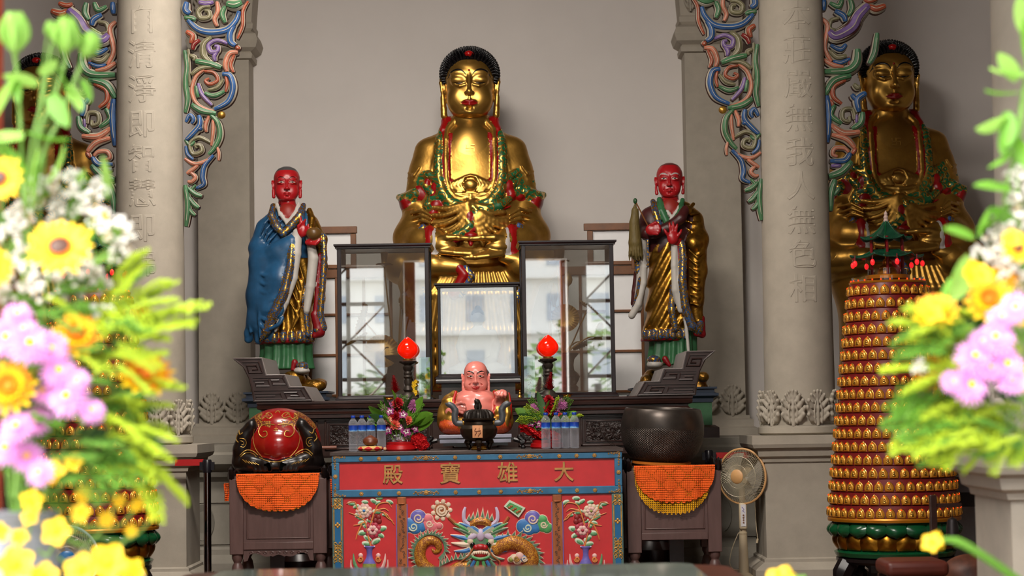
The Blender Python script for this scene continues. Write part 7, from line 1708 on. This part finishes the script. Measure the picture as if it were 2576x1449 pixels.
t=thing('large_wooden_fish','large brown wooden fish on the floor stand below the hanging bell','wooden fish',(P(2440,1449,10.95).x,10.95,P(2440,1449,10.95).z)); sd=SDF((-.2,-.18,-.17),(.2,.18,.14),.006); sd.ell((0,0,0),(.16,.14,.12),.01,0); sd.ell((.02,-.08,-.03),(.12,.08,.07),.02,0); sd.path([(-.12,-.13,-.02),(0,-.16,-.05),(.12,-.13,-.03)],.012,.004,0,'s'); link('body',sd.mesh('body',[M('worn brown wood',(96,54,38),.5,var=.45,scale=14)],1),t); b=MB(); b.lathe([(.12,-.16),(.14,-.14),(.1,-.08)],24); b.obj('cushion',t,M('cushion red-brown',(120,40,28),.7)); b=MB(); zl=t.location.z; b.box(-.2,.2,-.16,.16,-zl,-.16); b.obj('stand',t,darkwood)
p=P(2290,1405,10.3); t=thing('kneeling_stool','red-brown padded stool at the foot of the right pagoda','stool',(p.x,10.3,0)); b=MB(); b.box(-.16,.16,-.2,.14,p.z-.08,p.z); bev(b.obj('seat',t,M('stool leather',(96,42,30),.45,var=.2)),.03,4)
for sx in (-1,1):
    for y in (-.16,.1): MB().cbox((sx*.13,y,(p.z-.08)/2),(.04,.04,p.z-.08)).obj('leg',t,darkwood)
fan('electric_fan','blue floor fan half hidden behind the left bouquet',165,1408,.17,10.2,math.radians(20),M('fan blue plastic',(28,110,170),.35),M('fan clear rim',(170,186,196),.3),M('fan blue plastic',()),0)
# ================================================================== bouquets standing outside, either side of the doorway
BQ=4.0; BSX=S(BQ)
def bouquet(label,px,py,fl,sprays,stems,vase_px,vase_top,seed):
    o=P(px,py,BQ); t=thing('flower_bouquet',label,'bouquet',(o.x,BQ,-.02),0,'bouquets flanking the doorway'); rs=random.Random(seed); base=Vector((o.x,BQ,-.02))
    q=lambda x,y,d=0:P(x,y,BQ+d)*1-base
    vt=P(vase_px,vase_top,BQ); vx=vt.x-o.x; zt=vt.z+.02
    b=MB(); b.lathe([(.09,0),(.1,.02),(.06,.08),(.05,.3),(.075,zt*.6),(.085,zt-.1),(.07,zt-.03),(.088,zt)],28,(vx,.06,0)); b.obj('vase',t,M('blue-grey vase glaze',(118,122,132),.3))
    for kind,x,y,r,d,f in fl: put_fl(t,kind,q(x,y,d),r*BSX,f if f else (rs.uniform(-.3,.3),-1,rs.uniform(.15,.75)),rs.uniform(0,6))
    for x0,y0,x1,y1,kind in sprays:
        a=q(x0,y0,rs.uniform(-.06,.08)); e=q(x1,y1,rs.uniform(-.1,.04)); dv=e-a; put_fl(t,kind,a,dv.length,dv,rs.uniform(-.5,.5))
    b=MB()
    for pts in stems: b.tube(catmull([q(x,y,.02) for x,y in pts],5),5.5*BSX,6)
    for kind,x,y,r,d,f in fl:
        if kind not in('leaf','lleaf','dleaf','stat') and rs.random()<.8: b.tube(catmull([q(x,y,d+.01),q(x*.8+vase_px*.2,y+60,d*.6+.03),q(x*.4+vase_px*.6,(y+vase_top)/2+40,.05),Vector((vx,.06,zt-.05))],4),3.2*BSX,5)
    b.obj('stem',t,FM['stem']); return t
rs=random.Random(11)
fl=[('bell',38,122,74,0,(.05,-.25,1)),('bell',165,122,66,0,(.15,-.5,.9)),('bell',212,136,52,.02,(.5,-.5,.7)),('bell',132,95,34,.03,(-.1,-.3,1)),
('sun',0,450,62,-.05,(-.15,-1,.25)),('sun',150,622,84,-.06,(.1,-1,.6)),('sun',-22,672,56,-.04,(.3,-1,.2)),
('mari',195,846,66,-.05,(.1,-1,.5)),('mari',366,950,76,-.02,(.3,-.8,.75)),('mari',28,978,74,-.08,(-.1,-1,.35)),('mari',358,790,28,.0,(.2,-1,.8)),
('yel',128,1190,45,-.08,None),('yel',185,1165,32,-.06,None),('yel',80,1260,37,-.08,None),('yel',78,1300,32,-.06,None),('yel',142,1338,46,-.1,None),('yel',205,1290,34,-.04,None),('yel',268,1308,27,0,None),('yel',210,1245,27,-.02,None),('yel',345,1272,26,.02,None),('yel',300,1262,22,.02,None),('yel',330,1336,21,.02,None),('yel',40,1422,59,-.12,None),('yel',110,1452,48,-.1,None),('yel',205,1436,56,-.1,None),('yel',272,1416,62,-.1,None),('yel',335,1438,42,-.06,None),('yel',190,1158,21,0,None),('yel',385,1300,19,.04,None),('yel',262,545,18,0,(.9,-.4,.4)),('yel',240,560,16,0,(.9,-.4,.4)),('yel',50,1352,29,-.04,None),('yel',0,1340,32,-.05,None)]
for x,y,r in ((45,792,40),(20,850,56),(75,868,60),(130,880,52),(148,935,48),(170,1000,56),(110,985,38),(232,1034,36),(195,960,36),(44,1075,50),(92,1060,44),(16,1128,50),(68,1150,46),(100,1190,40),(60,830,40),(10,1010,40)): fl.append(('mum',x,y,r,-.06-rs.random()*.05,None))
for x,y,r in ((100,500,62),(165,470,54),(60,560,54),(232,520,46),(258,560,40),(296,590,52),(212,700,54),(30,620,62),(62,700,66),(120,730,58),(205,650,44),(250,720,42),(15,740,50),(310,640,40),(180,760,46),(90,640,52),(240,480,36),(260,800,42),(150,545,44)): fl.append(('stat',x,y,r,.0+rs.random()*.08,(rs.uniform(-.4,.4),-.8,.7)))
for x,y,r,f in ((-10,300,120,(.55,-.2,1)),(100,185,60,(1,-.3,.6)),(150,170,95,(.5,-.3,-.8)),(128,240,110,(.6,-.4,-1)),(95,215,90,(-1,-.3,.25)),(60,345,90,(-1,-.3,-.1)),(70,330,120,(1,-.3,-.25)),(85,470,100,(.2,-.3,1)),(115,460,110,(.55,-.3,.9)),(60,440,80,(-.5,-.3,.9)),(170,215,90,(.5,-.4,-.9)),(205,200,70,(.4,-.3,-1)),(40,200,70,(.2,-.3,-1)),(30,400,80,(-.6,-.3,.8))): fl.append((rs.choice(('leaf','lleaf')),x,y,r,.01,f))
for k in range(60): x=rs.uniform(-20,300); y=rs.uniform(480,1180); fl.append((rs.choice(('leaf','dleaf','leaf','lleaf')),x,y,rs.uniform(70,130),.08+rs.random()*.08,(rs.uniform(-1,1),-.5,rs.uniform(-.4,1))))
sp=[(300,800,425,690,'spray'),(320,830,492,745,'spray'),(320,850,484,795,'spray'),(280,760,360,650,'spray'),(300,990,445,948,'spray'),(290,1030,432,1005,'spray'),(280,1080,425,1060,'spray'),(270,1110,425,1125,'spray'),(300,1120,482,1240,'spray'),(270,1150,410,1190,'spray'),(250,1180,400,1165,'spray'),(320,1080,440,1090,'spray'),(300,720,350,620,'spray'),(240,900,340,880,'spray'),(220,1100,330,1200,'gspray'),(180,1180,260,1260,'gspray'),(330,900,420,880,'spray'),(360,1210,405,1300,'spray'),(310,1010,390,1150,'spray'),(260,950,330,1040,'gspray'),(330,850,410,830,'spray'),(345,780,430,740,'spray'),(290,860,400,920,'spray')]
for k in range(44): x=rs.uniform(120,330); y=rs.uniform(700,1180); a=rs.uniform(-.9,.9); l=rs.uniform(70,130); sp.append((x,y,x+l*cos(a),y+l*sin(a),rs.choice(('spray','gspray','gspray'))))
for k in range(26): x=rs.uniform(-10,230); y=rs.uniform(1000,1230); a=rs.uniform(-2.5,.9); l=rs.uniform(60,130); sp.append((x,y,x+l*cos(a),y+l*sin(a),'gspray'))
bouquet('tall loose bouquet left of the doorway with sunflowers, pink mums and drooping green buds',40,1400,fl,sp,[[(40,150),(52,330),(60,620),(40,1250)],[(132,110),(105,260),(70,470),(40,1250)],[(168,140),(140,240),(90,420),(40,1250)],[(205,160),(150,300),(100,420),(60,700)]],25,1290,1)
rs=random.Random(5); fl=[('sun',2560,622,46,-.03,(.2,-1,.4)),('yel',2450,690,46,0,None),('mari',2352,790,62,-.04,(-.2,-.8,.8)),('yel',2340,786,44,-.08,None),('mari',2490,760,66,-.02,(-.2,-1,.5)),('mari',2345,942,50,0,(-.4,-1,.3)),('stat',2310,922,24,-.06,None),('yel',2570,950,54,-.05,None),('yel',2572,800,40,-.04,None),('mari',2520,700,44,.02,(0,-1,.6)),('mauve',2330,985,22,0,None),('yel',2545,600,30,-.06,None),('yel',2470,690,34,-.06,None)]
for x,y,r in ((2556,775,44),(2520,800,38),(2505,852,52),(2452,900,54),(2532,918,50),(2440,970,52),(2398,962,34),(2545,960,42),(2490,925,40),(2470,860,36)): fl.append(('mum',x,y,r,-.08,None))
for x,y,r in ((2540,575,52),(2568,520,50),(2500,620,46),(2560,660,54),(2520,660,44),(2575,720,50),(2470,650,36),(2440,720,40),(2560,450,40),(2530,700,46),(2460,760,36)): fl.append(('stat',x,y,r,.03,(rs.uniform(-.5,.3),-.8,.6)))
for x,y,r,f in ((2590,170,130,(-.15,-.3,1)),(2560,200,90,(-.6,-.3,.7)),(2585,185,110,(-1,-.3,.1)),(2560,230,95,(-1,-.3,.0)),(2530,300,100,(-.9,-.4,-.3)),(2530,280,110,(-.1,-.5,-1)),(2560,300,120,(-.5,-.4,-.9)),(2560,350,90,(.2,-.4,-1)),(2540,380,90,(-.7,-.4,-.5)),(2545,480,110,(-1,-.3,.1)),(2540,510,130,(-.8,-.4,-.6)),(2500,520,100,(-.5,-.4,-.9)),(2440,650,140,(-.6,-.5,-1)),(2420,660,110,(-.5,-.5,-.8)),(2450,600,100,(-.8,-.4,.2)),(2590,90,110,(-.3,-.3,1)),(2550,560,80,(-.9,-.3,.5)),(2400,700,100,(-.4,-.5,-.9))): fl.append((rs.choice(('leaf','lleaf','leaf')),x,y,r,.01,f))
for k in range(42): x=rs.uniform(2380,2600); y=rs.uniform(640,1150); fl.append((rs.choice(('leaf','dleaf','leaf')),x,y,rs.uniform(70,130),.06+rs.random()*.08,(rs.uniform(-1,1),-.5,rs.uniform(-.8,.8))))
sp=[(2420,850,2255,790,'spray'),(2420,870,2270,840,'spray'),(2400,880,2290,760,'spray'),(2390,930,2215,915,'spray'),(2410,960,2280,960,'spray'),(2480,1060,2270,1050,'spray'),(2470,1080,2235,1110,'spray'),(2470,1090,2290,1120,'spray'),(2500,1100,2330,1150,'spray'),(2520,1100,2420,1170,'spray'),(2540,1100,2490,1190,'spray'),(2560,1090,2540,1170,'gspray'),(2440,1000,2300,1030,'spray'),(2430,1020,2250,1075,'gspray'),(2420,820,2300,820,'spray'),(2380,880,2270,880,'gspray')]
for k in range(40): x=rs.uniform(2330,2580); y=rs.uniform(800,1120); a=rs.uniform(2.2,4.4); l=rs.uniform(60,130); sp.append((x,y,x+l*cos(a),y-l*sin(a),rs.choice(('spray','gspray','gspray'))))
for k in range(30): x=rs.uniform(2380,2590); y=rs.uniform(1010,1110); a=rs.uniform(3.2,5.4); l=rs.uniform(50,110); sp.append((x,y,x+l*cos(a),y-l*sin(a),'spray'))
bouquet('bouquet right of the doorway with pink mums, orange marigolds and trailing yellow-green sprays',2600,1400,fl,sp,[[(2590,120),(2570,300),(2560,500),(2600,1150)],[(2575,220),(2550,400),(2530,560),(2600,1150)]],2790,1230,2)
# low yellow orchids at the bottom edge
for (x,y,r,lab,x1,y1) in ((2345,1366,30,'single yellow orchid bud on an arching green stem, lower right corner',2640,1520),(1962,1462,42,'yellow orchid bloom cut by the bottom edge, below the electric fan',2040,1560)):
    o=P(x1,y1,4.3); t=thing('orchid_spray',lab,'flower',(o.x,4.3,o.z)); p=P(x,y,4.3)-o; s=S(4.3); put_fl(t,'yel',tuple(p),r*s*1.15,(-.5,-1,.6)); put_fl(t,'yel',tuple(p+Vector((.012,.01,.004))),r*s,(.6,-1,.4)); b=MB(); b.tube(catmull([p,p+Vector((60*s,0,4*s)),p*.45+Vector((0,0,30*s)),Vector((0,0,0))],6),[8*s]*6+[11*s]*13,6); b.obj('stem',t,FM['grn'])
    v=MB(); v.lathe([(.05,-o.z-.02),(.06,-o.z*.5),(.045,-.05),(.05,.02)],20); v.obj('vase',t,M('blue-grey vase glaze',()))
